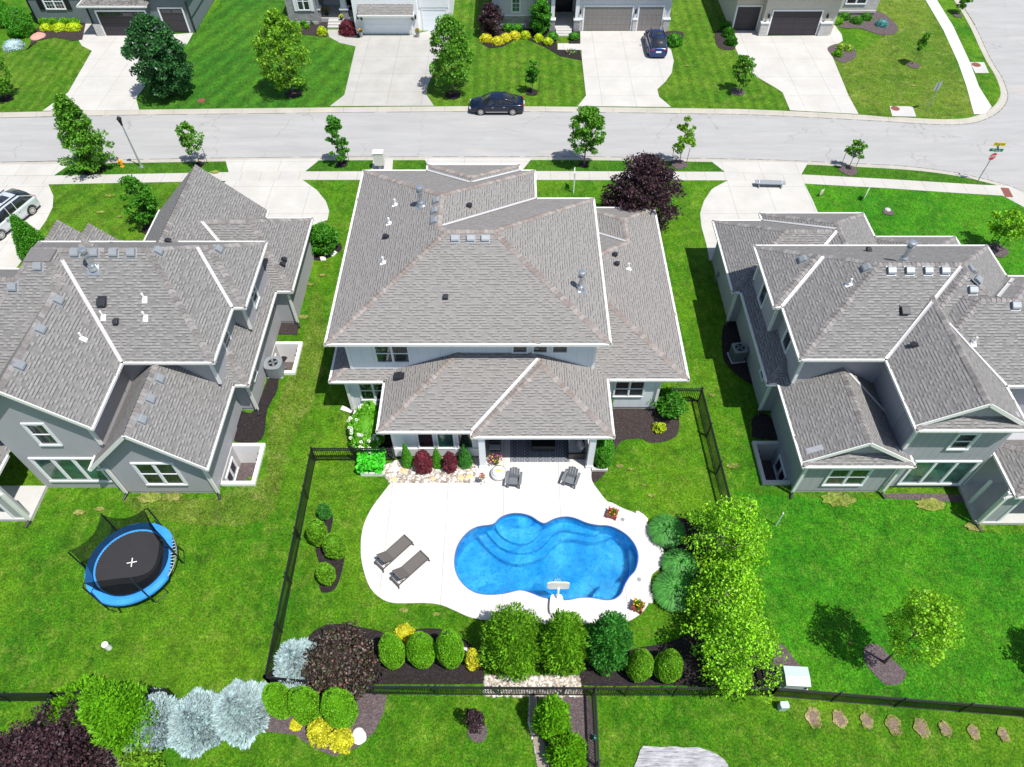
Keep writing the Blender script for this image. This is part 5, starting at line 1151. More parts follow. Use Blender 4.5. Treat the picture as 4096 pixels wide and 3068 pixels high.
S('clipped lime egg arborvitae beside the right hand yellow bush',(1800,2686),(1791,2516),114,L_lime,n=7500,leaf=.035,asp=.45,noise=.025,fluff=.05,group=GL,cat='arborvitae',name='arborvitae')
GQ='clipped olive green arborvitae balls beside the birch'
S('clipped olive green ball between deep green cypress and the next ball',(2562,2735),(2567,2604),110,L_thuja,n=6500,leaf=.035,asp=.5,noise=.025,fluff=.06,group=GQ,cat='arborvitae',name='arborvitae')
S('clipped olive green ball partly under the birch branches',(2681,2738),(2681,2610),117,L_thuja,n=6500,leaf=.035,asp=.5,noise=.025,fluff=.06,group=GQ,cat='arborvitae',name='arborvitae')
PR['egg2']=PR['egg']
GT='loose arborvitae trees along the lower fence'
def TH(label,bot,top,w_,mat,n=6500,**k): return S(label,bot,(top[0],top[1]+14),w_*.9,mat,'egg',n=n,leaf=.085,asp=.38,noise=.12,fluff=.46,out=.5,up=.5,name='arborvitae_tree',cat='arborvitae',**k)
TH('large feathery bright green arborvitae left of the pool hoop',(2055,2706),(2048,2445),225,L_thuja,9500,group=GT)
TH('feathery bright green arborvitae just below the pool hoop',(2249,2698),(2272,2448),175,L_thuja,8000,group=GT)
TH('deep green feathery arborvitae right of the pool hoop',(2437,2692),(2443,2446),158,L_thujad,8000,group=GT)
GA='lime arborvitae beyond the lower fence'
S('lime egg arborvitae touching the spruce row outside the fence',(1102,2884),(1110,2738),112,L_lime,n=7500,leaf=.035,asp=.45,noise=.03,fluff=.06,group=GA,cat='arborvitae',name='arborvitae')
S('lime egg arborvitae second from the spruces outside the fence',(1215,2908),(1205,2752),120,L_lime,n=7500,leaf=.035,asp=.45,noise=.04,fluff=.08,group=GA,cat='arborvitae',name='arborvitae')
S('largest lime egg arborvitae outside the fence above the white rock',(1352,2925),(1340,2760),128,L_lime,n=8500,leaf=.035,asp=.45,noise=.04,fluff=.08,group=GA,cat='arborvitae',name='arborvitae')
TH('feathery bright green cypress left of the spruce row',(470,2990),(440,2745),200,L_lime,9000,group=GT); TH('feathery bright green cypress behind the big purple bush',(310,2960),(270,2805),240,L_lime,8500,group=GT)
TH('bright arborvitae on the lower mulch strip by the pebble border',(2205,2955),(2210,2795),128,L_lime,6000,group=GT); TH('bright arborvitae cut by the bottom edge of the picture',(2275,3085),(2265,2960),140,L_lime,6000,group=GT)
TH('small bright cypress tuft at the lower end of the spruce bed',(494,3015),(496,2958),78,L_lime,2000)
# big loose bushes as many-clumped crowns
def bush(label,px,r,h,mat,n,lpc,cr,leaf,**k): return tree(label,G(*px),h,r,mat,shape='round',h0=.08,n=n,lpc=lpc,cr=cr,leaf=leaf,name='bush',cat='bush',tr=.04,multi=3,**k)
bush('large bronze purple bush beside the corner spruce',(1382,2690),1.72,2.3,L_nine,170,75,.36,.055)
bush('very large dark purple bush in the bottom left corner',(235,3090),2.5,2.2,L_purple,210,80,.42,.055)
bush('loose light conifer at the bottom edge right of the purple bush',(585,3085),.8,1.3,L_yg,26,60,.3,.06)
bush('loose green viburnum beside the black gate right of the white house',(2668,1648),.95,1.5,L_box,50,60,.28,.055)
bush('small yellow leaved bush in the mulch right of the white house',(2636,1722),.36,.5,L_yel2,16,50,.14,.04)
bush('dense bright green bush between left grey house and white house',(1296,1000),1.15,1.9,L_box,80,80,.32,.07)
S('tall clipped hedge shrub beside the right patio post',(2415,1872),(2415,1752),84,L_hedge,'column',n=6500,leaf=.04,asp=.6,noise=.03,fluff=.06,group=None,cat='hedge',name='hedge_shrub',squash=(1,1.25),rz=0)
S('narrow green shrub half hidden behind the patio roof',(2440,1640),(2442,1560),34,L_hedge,'column',n=1500,leaf=.04,cat='hedge',name='hedge_shrub')
# yellow shrubs
GY='golden yellow shrubs'
for lb,bt,tp,w_ in (('golden shrub squeezed between two lime eggs',(1614,2575),(1614,2518),76),('golden shrub at the right end of the lime egg row',(1888,2678),(1890,2598),56),('golden shrub in front of the middle outer arborvitae',(1270,2985),(1275,2895),92),('golden shrub beside the white rock at the bottom',(1358,3006),(1362,2935),86),('small golden tuft left of the golden shrubs outside the fence',(1183,2918),(1183,2888),46),('small golden tuft at the lower left end of the spruce row',(623,2966),(625,2926),50)):
    S(lb,bt,tp,w_,L_yel,'mound',n=1400,leaf=.05,asp=.6,noise=.08,fluff=.2,group=GY,name='golden_shrub',cat='shrub')
GD='small dome shrubs in the left lawn bed'
for lb,bt,tp,w_,mm in (('small dark arborvitae at the top of the left lawn bed',(1299,2084),(1288,2018),52,L_thujad),('dome shrub second from the top of the left lawn bed',(1266,2192),(1262,2082),78,L_thuja),('widest dome shrub in the left lawn bed',(1338,2245),(1330,2142),87,L_thuja),('oval dome shrub at the bottom of the left lawn bed',(1305,2346),(1293,2258),70,L_thuja)):
    S(lb,bt,tp,w_,mm,'globe',n=3200,leaf=.04,asp=.55,noise=.04,fluff=.1,group=GD,name='dome_shrub',cat='shrub')
GC='dwarf cone spruces against the white house'
for lb,bt,tp,w_,mm in (('cone spruce leftmost against the white house wall',(1629,1878),(1617,1765),56,L_cone),('cone spruce in the middle between the two red barberries',(1751,1880),(1740,1786),54,L_cone),('broad cone spruce next to the patio opening',(1864,1880),(1851,1770),68,L_thujad)):
    S(lb,bt,tp,w_,mm,'cone',n=3800,leaf=.035,asp=.5,noise=.03,fluff=.1,group=GC,name='cone_spruce',cat='spruce')
GR='red barberries in the river rock bed'
S('larger dark red barberry between the left and middle cone spruces',(1689,1902),(1691,1800),70,L_barb,'egg',n=2600,leaf=.045,noise=.08,fluff=.22,group=GR,name='barberry',cat='shrub'); S('narrower dark red barberry beside the broad cone spruce',(1800,1896),(1796,1806),54,L_barb,'egg',n=2200,leaf=.045,noise=.1,fluff=.25,group=GR,name='barberry',cat='shrub')
# hydrangea
b_=G(1480,1745); h_=thing('hydrangea','big hydrangea with white flower heads at the corner of the white house','hydrangea',(b_[0]-.05,b_[1]+.1,0))
C,Nn=surf_pts(3200,PR['globe'],1.12,1.5,.08); D=Nn*.3+unit(3200)*.7; D/=np.linalg.norm(D,axis=1)[:,None]; V,Fc=leafquads(C,D,.08,.05); V2,F2=core(PR['globe'],1.12,1.5); V,Fc=join([(V,Fc),(V2,F2)]); V=V*np.array([.85,1.5,1]); npmesh('leaves',V,Fc,L_hyd,h_)
C,Nn=surf_pts(95,PR['globe'],1.17,1.53,.06)
for c,nn in zip(C,Nn):
    if nn[2]<-.1: continue
    k=60; u=unit(k); cc=c*np.array([.85,1.5,1])+nn*.04+u*.075; V,Fc=leafquads(cc,u,.03,.028); 
    Vh,Fh=(V,Fc) if 'Vh' not in globals() or Vh is None else join([(Vh,Fh),(V,Fc)])
npmesh('flower_heads',Vh,Fh,M['fl_white'],h_)
# ornamental grasses
def ograss(label,px,r,h,n=2600):
    o=thing('ornamental_grass',label,'ornamental grass',(*G(*px)[:2],0),0,'fountain grasses at the deck edge')
    a=rng.random(n)*2*math.pi; R_=r*(.25+.75*rng.random(n)**.6); H_=h*(1.1-.55*(R_/r))*(.85+.3*rng.random(n)); cs=np.stack([np.cos(a),np.sin(a)],1); sd=np.stack([-np.sin(a),np.cos(a),0*a],1)
    segs=5; pts=[]
    for s in range(segs+1):
        t=s/segs; rr=R_*t**1.25; z=H_*(math.sin(math.pi*min(.5,t*.62)))*1.0-(H_*.62*max(0,t-.55)**1.5)*2.2
        wd=.021*(1-t)**.6+.003; c=np.concatenate([cs*rr[:,None],z[:,None]],1); pts.append((c+sd*wd,c-sd*wd))
    V=np.stack([p for q in pts for p in q],1).reshape(-1,3); k=2*(segs+1); Fc=[]
    for i in range(segs): Fc.append(np.stack([np.arange(n)*k+2*i,np.arange(n)*k+2*i+1,np.arange(n)*k+2*i+3,np.arange(n)*k+2*i+2],1))
    npmesh('blades',V,np.concatenate(Fc),L_grass,o); return o
ograss('fountain grass mound nearest the red planter by the upper deck edge',(2662,2135),1.02,1.05,4200); ograss('fountain grass mound in the middle of the three',(2712,2270),.95,.95,3600); ograss('largest fountain grass mound lowest of the three',(2690,2375),1.12,1.1,4400)
# far side garden shrubs
def fs(lb,px,w_,h,mat,prof='globe',n=900,leaf=.07,**k):
    b=G(*px); r=abs(G(px[0]+w_/2,px[1])[0]-b[0]); return shrub(lb,(b[0],b[1]+r*.6),r,h,mat,prof,n=n,leaf=leaf,noise=.07,fluff=.15,**k)
GF='shrubs in the beds across the street'
fs('tall dense arborvitae left of the slate blue house window',(85,150),95,2.6,L_hedge,'egg',5200,group=GF,name='arborvitae'); fs('tall arborvitae at the top left corner across the street',(20,110),80,2.6,L_hedge,'egg',4200,group=GF,name='arborvitae')
for i,(x,w_) in enumerate(((178,38),(218,38),(262,40),(300,38))): fs(('leftmost','second','third','rightmost')[i]+' round box shrub under the slate blue house wall',(x,103),w_,.7,L_lime,group=GF,n=700)
for i,(x,w_) in enumerate(((182,42),(235,50),(292,56))): fs(('left','middle','right')[i]+' chartreuse shrub in the front row at the slate blue house',(x,124),w_,.55,L_yel2,'mound',group=GF,n=900)
fs('low grey blue shrub beside the pink boulder',(48,200),75,.6,L_spruce,'mound',group=GF,n=1500,leaf=.05)
for i,(x,y,w_,mm) in enumerate(((180,105,22,L_box),(192,120,22,L_lime),(215,102,22,L_box),(228,116,18,L_lime),(250,97,24,L_box))): fs(('dark box ball at the stone wall corner of the white house','lime ball at the left end of the white house bed','dark box ball under the white house window','small lime ball under the white house window','dark box ball by the porch column of the white house')[i],(1000+x*.9973,y),w_,.45,mm,group=GF,n=500)
fs('chartreuse grass clump by the steps of the white house',(1288,140),34,.7,L_yel2,'mound',group=GF,n=900,leaf=.09)
fs('dark red japanese maple between steps and white garage',(1390,140),66,1.2,L_barb,'mound',n=2200,leaf=.07,group=GF)
T('dark purple plum tree beside the pale stucco house',(1962,140),(1950,20),1.15,L_purple,shape='round',h0=.05,n=60,lpc=75,cr=.36,tr=.06)
T('dense green tree in front of the pale stucco house wall',(2160,135),(2155,5),1.0,L_box,shape='round',h0=.05,n=60,lpc=75,cr=.34,tr=.05)
for i,(x,y,w_,mm,pf) in enumerate(((1945,168,46,L_yel,'mound'),(1990,180,46,L_yel,'mound'),(2022,166,42,L_yel,'mound'),(2058,158,46,L_yel,'mound'),(2032,125,38,L_box,'globe'),(2070,128,42,L_box,'globe'),(2102,155,38,L_yel2,'mound'),(2155,166,36,L_yel2,'mound'),(2192,182,34,L_yel2,'globe'),(2210,162,40,L_box,'globe'),(2296,162,38,L_box,'globe'))):
    fs(('yellow mound under the purple plum, leftmost','yellow mound nearest the lawn under the purple plum','yellow mound third from the left by the purple plum','yellow mound right of the purple plum','dark box ball near the stone base','larger dark box ball near the stone base','chartreuse mound beside the dense green tree','chartreuse tuft before the dense green tree','lime ball left of the porch steps near the lawn','dark box ball just left of the porch steps','dark box ball just right of the porch steps')[i],(x,y),w_,.6,mm,pf,group=GF,n=900)
fs('rounded green bush beside the parked blue SUV',(2697,185),62,1.0,L_box,'mound',n=1800,group=GF)
for i,(x,y) in enumerate(((2905,125),(2915,150),(2925,182))): fs(('top','middle','bottom')[i]+' grass clump left of the beige house garage',(x,y),44,.75,L_box,'mound',n=1500,leaf=.1,group=GF,up=.8)
for i,(x,y,mm) in enumerate(((3380,80,L_box),(3428,96,L_box),(3466,82,L_box),(3528,108,L_blue),(3350,98,L_lime))): fs(('leftmost dark shrub in the bed of the beige house','middle dark shrub in the bed of the beige house','right dark shrub in the bed of the beige house','dwarf blue spruce in the bed of the beige house','lime groundcover clump at the beige house walk')[i],(x,y),44,.55,mm,'mound',n=1000,group=GF)
for i,(x,y,mm) in enumerate(((3365,200,L_euon),(3350,228,L_lime),(3395,205,L_euon))): fs(('tall pale lily clump in the oval driveway bed','lime clump in the oval driveway bed','small pale clump in the oval driveway bed')[i],(x,y),34,.5,mm,'mound',n=500,leaf=.1,group=GF,up=.8)
S('dense pointed arborvitae beside the silver minivan',(100,1045),(70,845),135,L_hedge,'cone',n=7500,leaf=.065,asp=.45,noise=.05,fluff=.15,name='arborvitae',cat='arborvitae')
# ================================================================ VEHICLES
def paint(name,c,metal=.3):
    m=N(name); m.pr(c,.22,metal,None,.6,Coat_Weight=.3,Coat_Roughness=.05); return m.mat
def loft(b,secs):
    n=len(secs[0]); base=len(b.v)
    for s in secs: b.v+=[tuple(p) for p in s]
    for i in range(len(secs)-1):
        for k in range(n-1):
            b.f.append([base+i*n+k,base+i*n+k+1,base+(i+1)*n+k+1,base+(i+1)*n+k]); b.uv.append(None); b.m.append(b.mi)
    for s in (0,len(secs)-1):
        b.f.append([base+s*n+k for k in range(n)]); b.uv.append(None); b.m.append(b.mi)
CARGLASS=glass('car_glass',(.012,.014,.016),.03); 
M['rim']=plain('alloy_rim',(.62,.62,.62),.3,.7,.05); M['tail']=plain('tail_light_red',(.45,.01,.015),.25,0,.1); M['head']=plain('headlight_lens',(.7,.72,.75),.15,.2,.05)
def car(name,label,cat,loc,rz,pm,L,W,body,cabin,wb,wr=.33,rails=False,sun=False,plate=True):
    """body: [(x,halfwidth frac,z shoulder)], cabin: [(x,half width at base,half width at roof,z)]; front is +x"""
    o=thing(name,label,cat,loc,rz); hw=W/2; b=MB(); zb=.22
    secs=[]
    for x,f,zs in body:
        w_=hw*f; h=[(-w_*.90,zb),(-w_*.985,zb+.12),(-w_,zb+.3),(-w_*.99,zs-.14),(-w_*.955,zs-.05),(-w_*.86,zs),(-w_*.4,zs+.035)]
        sec=h+[(-u,v) for u,v in h[::-1]]; secs.append([(x,u,v) for u,v in sec])
    loft(b,secs); bd=b.build('body',pm,o,smooth=True); m=bd.modifiers.new('s','SUBSURF'); m.levels=1; m.render_levels=2
    g=MB(); sec=[]
    for x,w0,w1,z in cabin:
        zs=np.interp(x,[p[0] for p in body],[p[2] for p in body])-.03
        sec.append([(x,-w0,zs),(x,-(w0*.6+w1*.4),zs+(z-zs)*.45),(x,-w1,max(z-.07,zs)),(x,-w1*.86,z),(x,0,z+.02),(x,w1*.86,z),(x,w1,max(z-.07,zs)),(x,w0*.6+w1*.4,zs+(z-zs)*.45),(x,w0,zs)])
    loft(g,sec); g.build('windows',CARGLASS,o,smooth=True)
    top=[s for s in cabin if s[3]>cabin[0][3]+.25 or True]; zmax=max(c[3] for c in cabin); rf=[c for c in cabin if c[3]>zmax-.13]
    r=MB(); sec=[]
    for x,w0,w1,z in rf: sec.append([(x,-w1*1.02,z-.09),(x,-w1*.98,z-.02),(x,-w1*.8,z+.02),(x,0,z+.04),(x,w1*.8,z+.02),(x,w1*.98,z-.02),(x,w1*1.02,z-.09)])
    loft(r,sec); 
    def zsh(x): return np.interp(x,[p[0] for p in body],[p[2] for p in body])
    for s in (-1,1):      # pillars
        for A,B in ((cabin[0],rf[0]),(cabin[-1],rf[-1])):
            r.bar((A[0],s*A[1]*.99,zsh(A[0])),(B[0],s*B[2]*1.0,B[3]-.04),.07,.06)
        for t in (.36,.68):
            x=rf[0][0]+(rf[-1][0]-rf[0][0])*t; c=min(cabin,key=lambda c:abs(c[0]-x)); r.bar((x,s*c[1]*1.0,zsh(x)-.03),(x,s*c[2]*1.01,c[3]-.07),.06,.03)
    r.build('roof',pm,o,smooth=False,bevel=.012)
    if rails:
        for s in (-1,1): q=MB(); q.bar((rf[0][0]-.1,s*rf[0][2]*.9,zmax+.06),(rf[-1][0]+.1,s*rf[-1][2]*.9,zmax+.05),.05,.05); q.build('roof_rail',M['black'],o)
    if sun: q=MB(); q.box(rf[1][0]-.95,rf[1][0]-.2,-.36,.36,zmax+.035,zmax+.05); q.build('sunroof',CARGLASS,o,bevel=.01)
    for sx in wb:
        for s in (-1,1):
            w_=MB(); y=s*(hw-.11); w_.tube([(sx,y-.115,wr),(sx,y+.115,wr)],wr,24); wo=w_.build('wheel',M['rubber'],o,bevel=.02)
            q=MB(); q.tube([(sx,y+s*.08,wr),(sx,y+s*.125,wr)],wr*.34,12)
            for k in range(10): a=k*math.pi/5; q.bar((sx+.05*math.cos(a),y+s*.12,wr+.05*math.sin(a)),(sx+wr*.64*math.cos(a),y+s*.12,wr+wr*.64*math.sin(a)),.045,.02,up=(0,1,0))
            for k in range(24):
                a=k*math.pi/12;c=(k+1)*math.pi/12; q.bar((sx+wr*.66*math.cos(a),y+s*.118,wr+wr*.66*math.sin(a)),(sx+wr*.66*math.cos(c),y+s*.118,wr+wr*.66*math.sin(c)),.03,.02,up=(0,1,0))
            q.build('rim',M['rim'],wo)
            a_=MB(); 
            for k in range(12):
                t0=math.pi*k/12;t1=math.pi*(k+1)/12; R0=wr+.055; a_.bar((sx+R0*math.cos(t0),s*(hw-.005),wr+R0*math.sin(t0)),(sx+R0*math.cos(t1),s*(hw-.005),wr+R0*math.sin(t1)),.05,.05,up=(0,1,0))
            a_.build('wheel_arch',M['black'],o)
            q=MB(); xb=(body[0][0]+.10 if sx<0 else body[-1][0]-.12); zz=body[1][2]-.12 if sx<0 else body[-2][2]-.16
            q.box(xb-.09,xb+.09,s*hw*.62-.17,s*hw*.62+.17,zz-.06,zz+.06); q.build('tail_light' if sx<0 else 'headlight',M['tail'] if sx<0 else M['head'],o,bevel=.03)
    for s in (-1,1):
        q=MB(); c=cabin[-2]; q.box(c[0]-.3,c[0]-.1,s*(hw+.02)-.1*(s<0),s*(hw+.02)+.1*(s>0),zsh(c[0])+.0,zsh(c[0])+.15); q.build('side_mirror',pm,o,bevel=.02)
        q=MB(); q.bar((wb[0]+.45,s*(hw*1.0),.33),(wb[1]-.45,s*(hw*1.0),.33),.03,.05); q.build('side_trim',M['rim'],o)
        for x in (0.35,-.65): q=MB(); q.box(x-.1,x+.1,s*hw*.99-.02,s*hw*.99+.02,zsh(x)-.2,zsh(x)-.16); q.build('door_handle',M['rim'],o)
    if plate: q=MB(); q.box(-L/2-.02,-L/2+.03,-.26,.26,.62,.76); q.build('licence_plate',M['white'],o)
    return o
g=G(1989,458,ROADZ)
car('sedan','shiny black sedan parked against the far curb','car',(g[0]-1.0+.95,g[1]+.75,ROADZ),math.pi,paint('black_car_paint',(.005,.010,.034),.1),4.85,1.86,
    [(-2.42,.80,.78),(-2.3,.93,.92),(-1.7,.99,.98),(-.9,1,.96),(.2,1,.93),(1.0,1,.90),(1.7,.97,.84),(2.2,.88,.74),(2.42,.74,.62)],
    [(-1.85,.72,.55,1.0),(-1.2,.78,.60,1.30),(-.6,.80,.62,1.42),(.1,.80,.62,1.44),(.55,.80,.60,1.36),(1.3,.78,.60,.93)],(-1.42,1.40),.33)
g=G(2618,190,0)
car('suv','dark blue SUV parked on the driveway seen from behind','car',(g[0],g[1]-.1,0.01),math.pi/2,paint('blue_car_paint',(.010,.040,.16),.35),4.55,1.86,
    [(-2.26,.84,.92),(-2.15,.95,1.02),(-1.6,1,1.06),(-.8,1,1.05),(.2,1,1.03),(1.0,1,1.0),(1.6,.97,.95),(2.05,.88,.85),(2.26,.74,.7)],
    [(-2.12,.74,.60,1.08),(-1.75,.79,.64,1.52),(-1.2,.80,.66,1.65),(0,.80,.66,1.68),(.45,.80,.64,1.60),(1.2,.78,.62,1.04)],(-1.35,1.38),.36,rails=True,sun=True)
g=G(134,858,0)
car('minivan','silver minivan on the driveway at the left edge behind a bush','car',(g[0]-.34*1.5-.94*.9,g[1]-.94*1.5+.34*.9,0.01),R(-110),paint('silver_car_paint',(.62,.66,.70),.3),5.1,1.98,
    [(-2.54,.86,1.0),(-2.4,.96,1.08),(-1.7,1,1.10),(-.8,1,1.08),(.3,1,1.05),(1.3,1,1.0),(1.9,.96,.93),(2.35,.86,.82),(2.54,.72,.66)],
    [(-2.42,.80,.66,1.10),(-2.1,.84,.70,1.60),(-1.4,.86,.72,1.74),(0,.86,.72,1.77),(.7,.86,.70,1.68),(1.75,.82,.66,1.02)],(-1.55,1.5),.36,rails=True,sun=True)
# ================================================================ TRAMPOLINE
def trampoline():
    g=G(527,2249,.9); r=2.12; o=thing('trampoline','round trampoline with blue pad and black safety net on the left lawn','trampoline',(g[0],g[1],0))
    z=.9; b=MB(); n=48
    pts=[(r*math.cos(2*math.pi*k/n),r*math.sin(2*math.pi*k/n),z-.03) for k in range(n+1)]; b.tube(pts,.035,8,False); b.build('frame_ring',M['steel'],o,smooth=True)
    def net(): 
        m=N('safety_net'); t=m.n('ShaderNodeBsdfTransparent'); d=m.n('ShaderNodeBsdfDiffuse'); d.inputs[0].default_value=(.012,.014,.016,1); x=m.n('ShaderNodeMixShader'); x.inputs[0].default_value=.72; m.l(t.outputs[0],x.inputs[1]); m.l(d.outputs[0],x.inputs[2]); m.l(x.outputs[0],m.out.inputs[0]); return m.mat
    # mat
    b=MB(); b._l([(0.001,z-.02),(1.72,z-.02)],48,(0,0,0)); b.build('jump_mat',plain('black_jump_mat',(.022,.022,.027),.85,0,.12,2),o)
    b=MB()
    for a in (.2,.2+math.pi/2): b.box(-.24,.24,-.022,.022,z-.012,z-.006,Matrix.Rotation(a,4,'Z'))
    b.build('centre_mark',M['white'],o)
    # blue pad with a gap on the right where it slipped inwards and the springs show
    b=MB(); 
    for k in range(n):
        a0=2*math.pi*k/n;a1=2*math.pi*(k+1)/n
        def ro(a):
            d=abs((a-R(12)+math.pi)%(2*math.pi)-math.pi); s=max(0,1-d/R(34)); return r*1.03-.36*s**.7*(s>0), 1.70-.22*s**.7*(s>0)
        (o0,i0),(o1,i1)=ro(a0),ro(a1); P=lambda q,a,zz:(q*math.cos(a),q*math.sin(a),zz)
        w0=.015*math.sin(a0*7);w1=.015*math.sin(a1*7)
        b.face([P(i0,a0,z+.02),P((i0+o0)/2,a0,z+.05+w0),P((i1+o1)/2,a1,z+.05+w1),P(i1,a1,z+.02)]); b.face([P((i0+o0)/2,a0,z+.05+w0),P(o0,a0,z+.02),P(o1,a1,z+.02),P((i1+o1)/2,a1,z+.05+w1)])
        b.face([P(o0,a0,z+.02),P(o0*1.01,a0,z-.10),P(o1*1.01,a1,z-.10),P(o1,a1,z+.02)])
    def pad():
        m=N('blue_pad_vinyl'); m.pr(m.mix(m.noise(m.coord(),1.5,4),(.015,.16,.62),(.06,.38,.80)),.45); return m.mat
    b.build('safety_pad',pad(),o,smooth=True,recalc=False)
    b=MB()
    for k in range(72): a=2*math.pi*k/72; b.bar((1.7*math.cos(a),1.7*math.sin(a),z-.02),(r*math.cos(a),r*math.sin(a),z-.03),.018)
    b.build('springs',M['pvc'],o)
    for k in range(6):
        a=R(30+60*k-12); w_=R(9)
        b=MB(); A=Vector((r*math.cos(a-w_),r*math.sin(a-w_),z-.03));B=Vector((r*math.cos(a+w_),r*math.sin(a+w_),z-.03)); s=1.05
        b.tube([A,(A.x*s,A.y*s,.06),((A.x+B.x)/2*s,(A.y+B.y)/2*s,.03),(B.x*s,B.y*s,.06),B],.025,8); b.build('leg',M['black'],o)
    tops=[]
    for k in range(6):
        a=R(60*k+8); s=1.04; A=Vector((r*s*math.cos(a),r*s*math.sin(a),.3)); lean=[.0,.0,.0,.0,0,0][k]
        Tp=Vector((A.x*1.0,A.y*1.0,z+1.75)); In=Vector((A.x*.93,A.y*.93,z+1.9))
        b=MB(); b.tube([A,Tp,In],.038,8); b.build('net_pole',M['black'],o); tops.append(In)
    b=MB()
    for k in range(6):
        A,B=tops[k],tops[(k+1)%6]; m=8
        if k==5: sag=1.25
        elif k==0: sag=.35
        else: sag=.30
        for i in range(m):
            for j in range(5):
                def q(u,v):
                    top=A.lerp(B,u); top.z-=sag*4*u*(1-u)*1.0; top.x*=1-.10*4*u*(1-u); top.y*=1-.10*4*u*(1-u)
                    a0=math.atan2(A.y,A.x); a1=math.atan2(B.y,B.x); 
                    while a1<a0: a1+=2*math.pi
                    aa=a0+(a1-a0)*u; bt=Vector((1.78*math.cos(aa),1.78*math.sin(aa),z+.04)); return top.lerp(bt,v)
                b.face([q(i/m,j/5),q((i+1)/m,j/5),q((i+1)/m,(j+1)/5),q(i/m,(j+1)/5)])
    b.build('safety_net',net(),o,recalc=False)
trampoline()
# ================================================================ POOLSIDE FURNITURE
def lounger(label,x,y,a):
    o=thing('sun_lounger',label,'sun lounger',(x,y,DZ),a,'taupe sling sun loungers on the deck')
    b=MB(); z=.33
    for s in (-1,1): b.bar((-1.02,s*.31,z),(.98,s*.31,z),.045,.06)
    b.bar((-1.0,-.31,z),(-1.0,.31,z),.07,.05); b.bar((.96,-.33,z),(.96,.33,z),.06,.06); b.build('frame',M['lfr'],o)
    for sx in (-1.0,.94):
        for s in (-1,1): q=MB(); q.bar((sx,s*.31,z),(sx+(-.06 if sx<0 else .06),s*.33,0),.05,.04); q.build('leg',M['lfr'],o)
    q=MB(); q.box(-.28,.95,-.285,.285,z+.015,z+.03); q.build('seat',M['sling'],o)
    q=MB(); p=[]; n=6
    for i in range(n):
        t0=i/n;t1=(i+1)/n; f=lambda t:(-.28-.55*t,z+.02+.42*t+.05*t*t)
        (x0,z0),(x1,z1)=f(t0),f(t1); q.face([(x0,-.285,z0),(x0,.285,z0),(x1,.285,z1),(x1,-.285,z1)]); q.face([(x0,-.285,z0-.015),(x1,-.285,z1-.015),(x1,.285,z1-.015),(x0,.285,z0-.015)])
    q.bar((-.83,-.3,z+.49),(-.83,.3,z+.49),.04); [q.bar((-.28,s*.3,z+.02),(-.83,s*.3,z+.47),.035) for s in (-1,1)]
    q.build('backrest',M['sling'],o,recalc=False)
    q=MB(); q.bar((-.62,-.28,z+.28),(-.75,-.28,z),.02); q.bar((-.62,.28,z+.28),(-.75,.28,z),.02); q.bar((-.75,-.29,z),(-.75,.29,z),.02); q.build('support',M['black'],o)
def ang(p,q,z): a=G(*p,z);b=G(*q,z); return math.atan2(b[1]-a[1],b[0]-a[0])
def mid(p,q,z): a=G(*p,z);b=G(*q,z); return ((a[0]+b[0])/2,(a[1]+b[1])/2)
def zp(ox,oy,k,x,y): return (ox+x*k,oy+y*k)
k=300/952; 
A1=zp(1480,2080,k,110,575);B1=zp(1480,2080,k,500,225); A2=zp(1480,2080,k,312,775);B2=zp(1480,2080,k,700,430)
m_=mid(A1,B1,.4); lounger('taupe sling lounger nearer the house, left of the pool',m_[0],m_[1],ang(A1,B1,.4))
m_=mid(A2,B2,.4); lounger('taupe sling lounger nearer the water, lower of the pair',m_[0],m_[1],ang(A2,B2,.4))
def adirondack(label,px,rz):
    g=G(*px,.2); o=thing('adirondack_chair',label,'armchair',(g[0],g[1],DZ),rz,'grey adirondack chairs facing the pool')
    # local: faces -y
    q=MB()
    for i in range(5): q.box(-.27,.27,-.36+i*.1,-.27+i*.1,.40-i*.028,.425-i*.028)
    q.build('seat',M['greyplast'],o)
    q=MB(); Mx=Matrix.Translation((0,.10,.27))@Matrix.Rotation(R(-24),4,'X')
    for i,hh in enumerate((.68,.75,.75,.68)): q.box(-.27+i*.138,-.27+i*.138+.125,-.012,.012,0,hh,Mx)
    q.box(-.27,.27,.012,.035,.15,.22,Mx); q.build('backrest',M['greyplast'],o)
    for s in (-1,1):
        q=MB(); q.box(s*.36-.075,s*.36+.075,-.42,.38,.56,.585); q.build('armrest',M['greyplast'],o,bevel=.02)
        q=MB(); q.bar((s*.31,-.36,0),(s*.31,-.36,.56),.03,.12,up=(1,0,0)); q.build('leg',M['greyplast'],o)
        q=MB(); q.bar((s*.29,-.38,.36),(s*.29,.48,.02),.03,.12); q.build('leg',M['greyplast'],o)
    return o
adirondack('grey adirondack chair on the left, beside the white fire bowl',(2056,1925),R(-6)); adirondack('grey adirondack chair on the right, turned towards the pool',(2283,1922),R(-20))
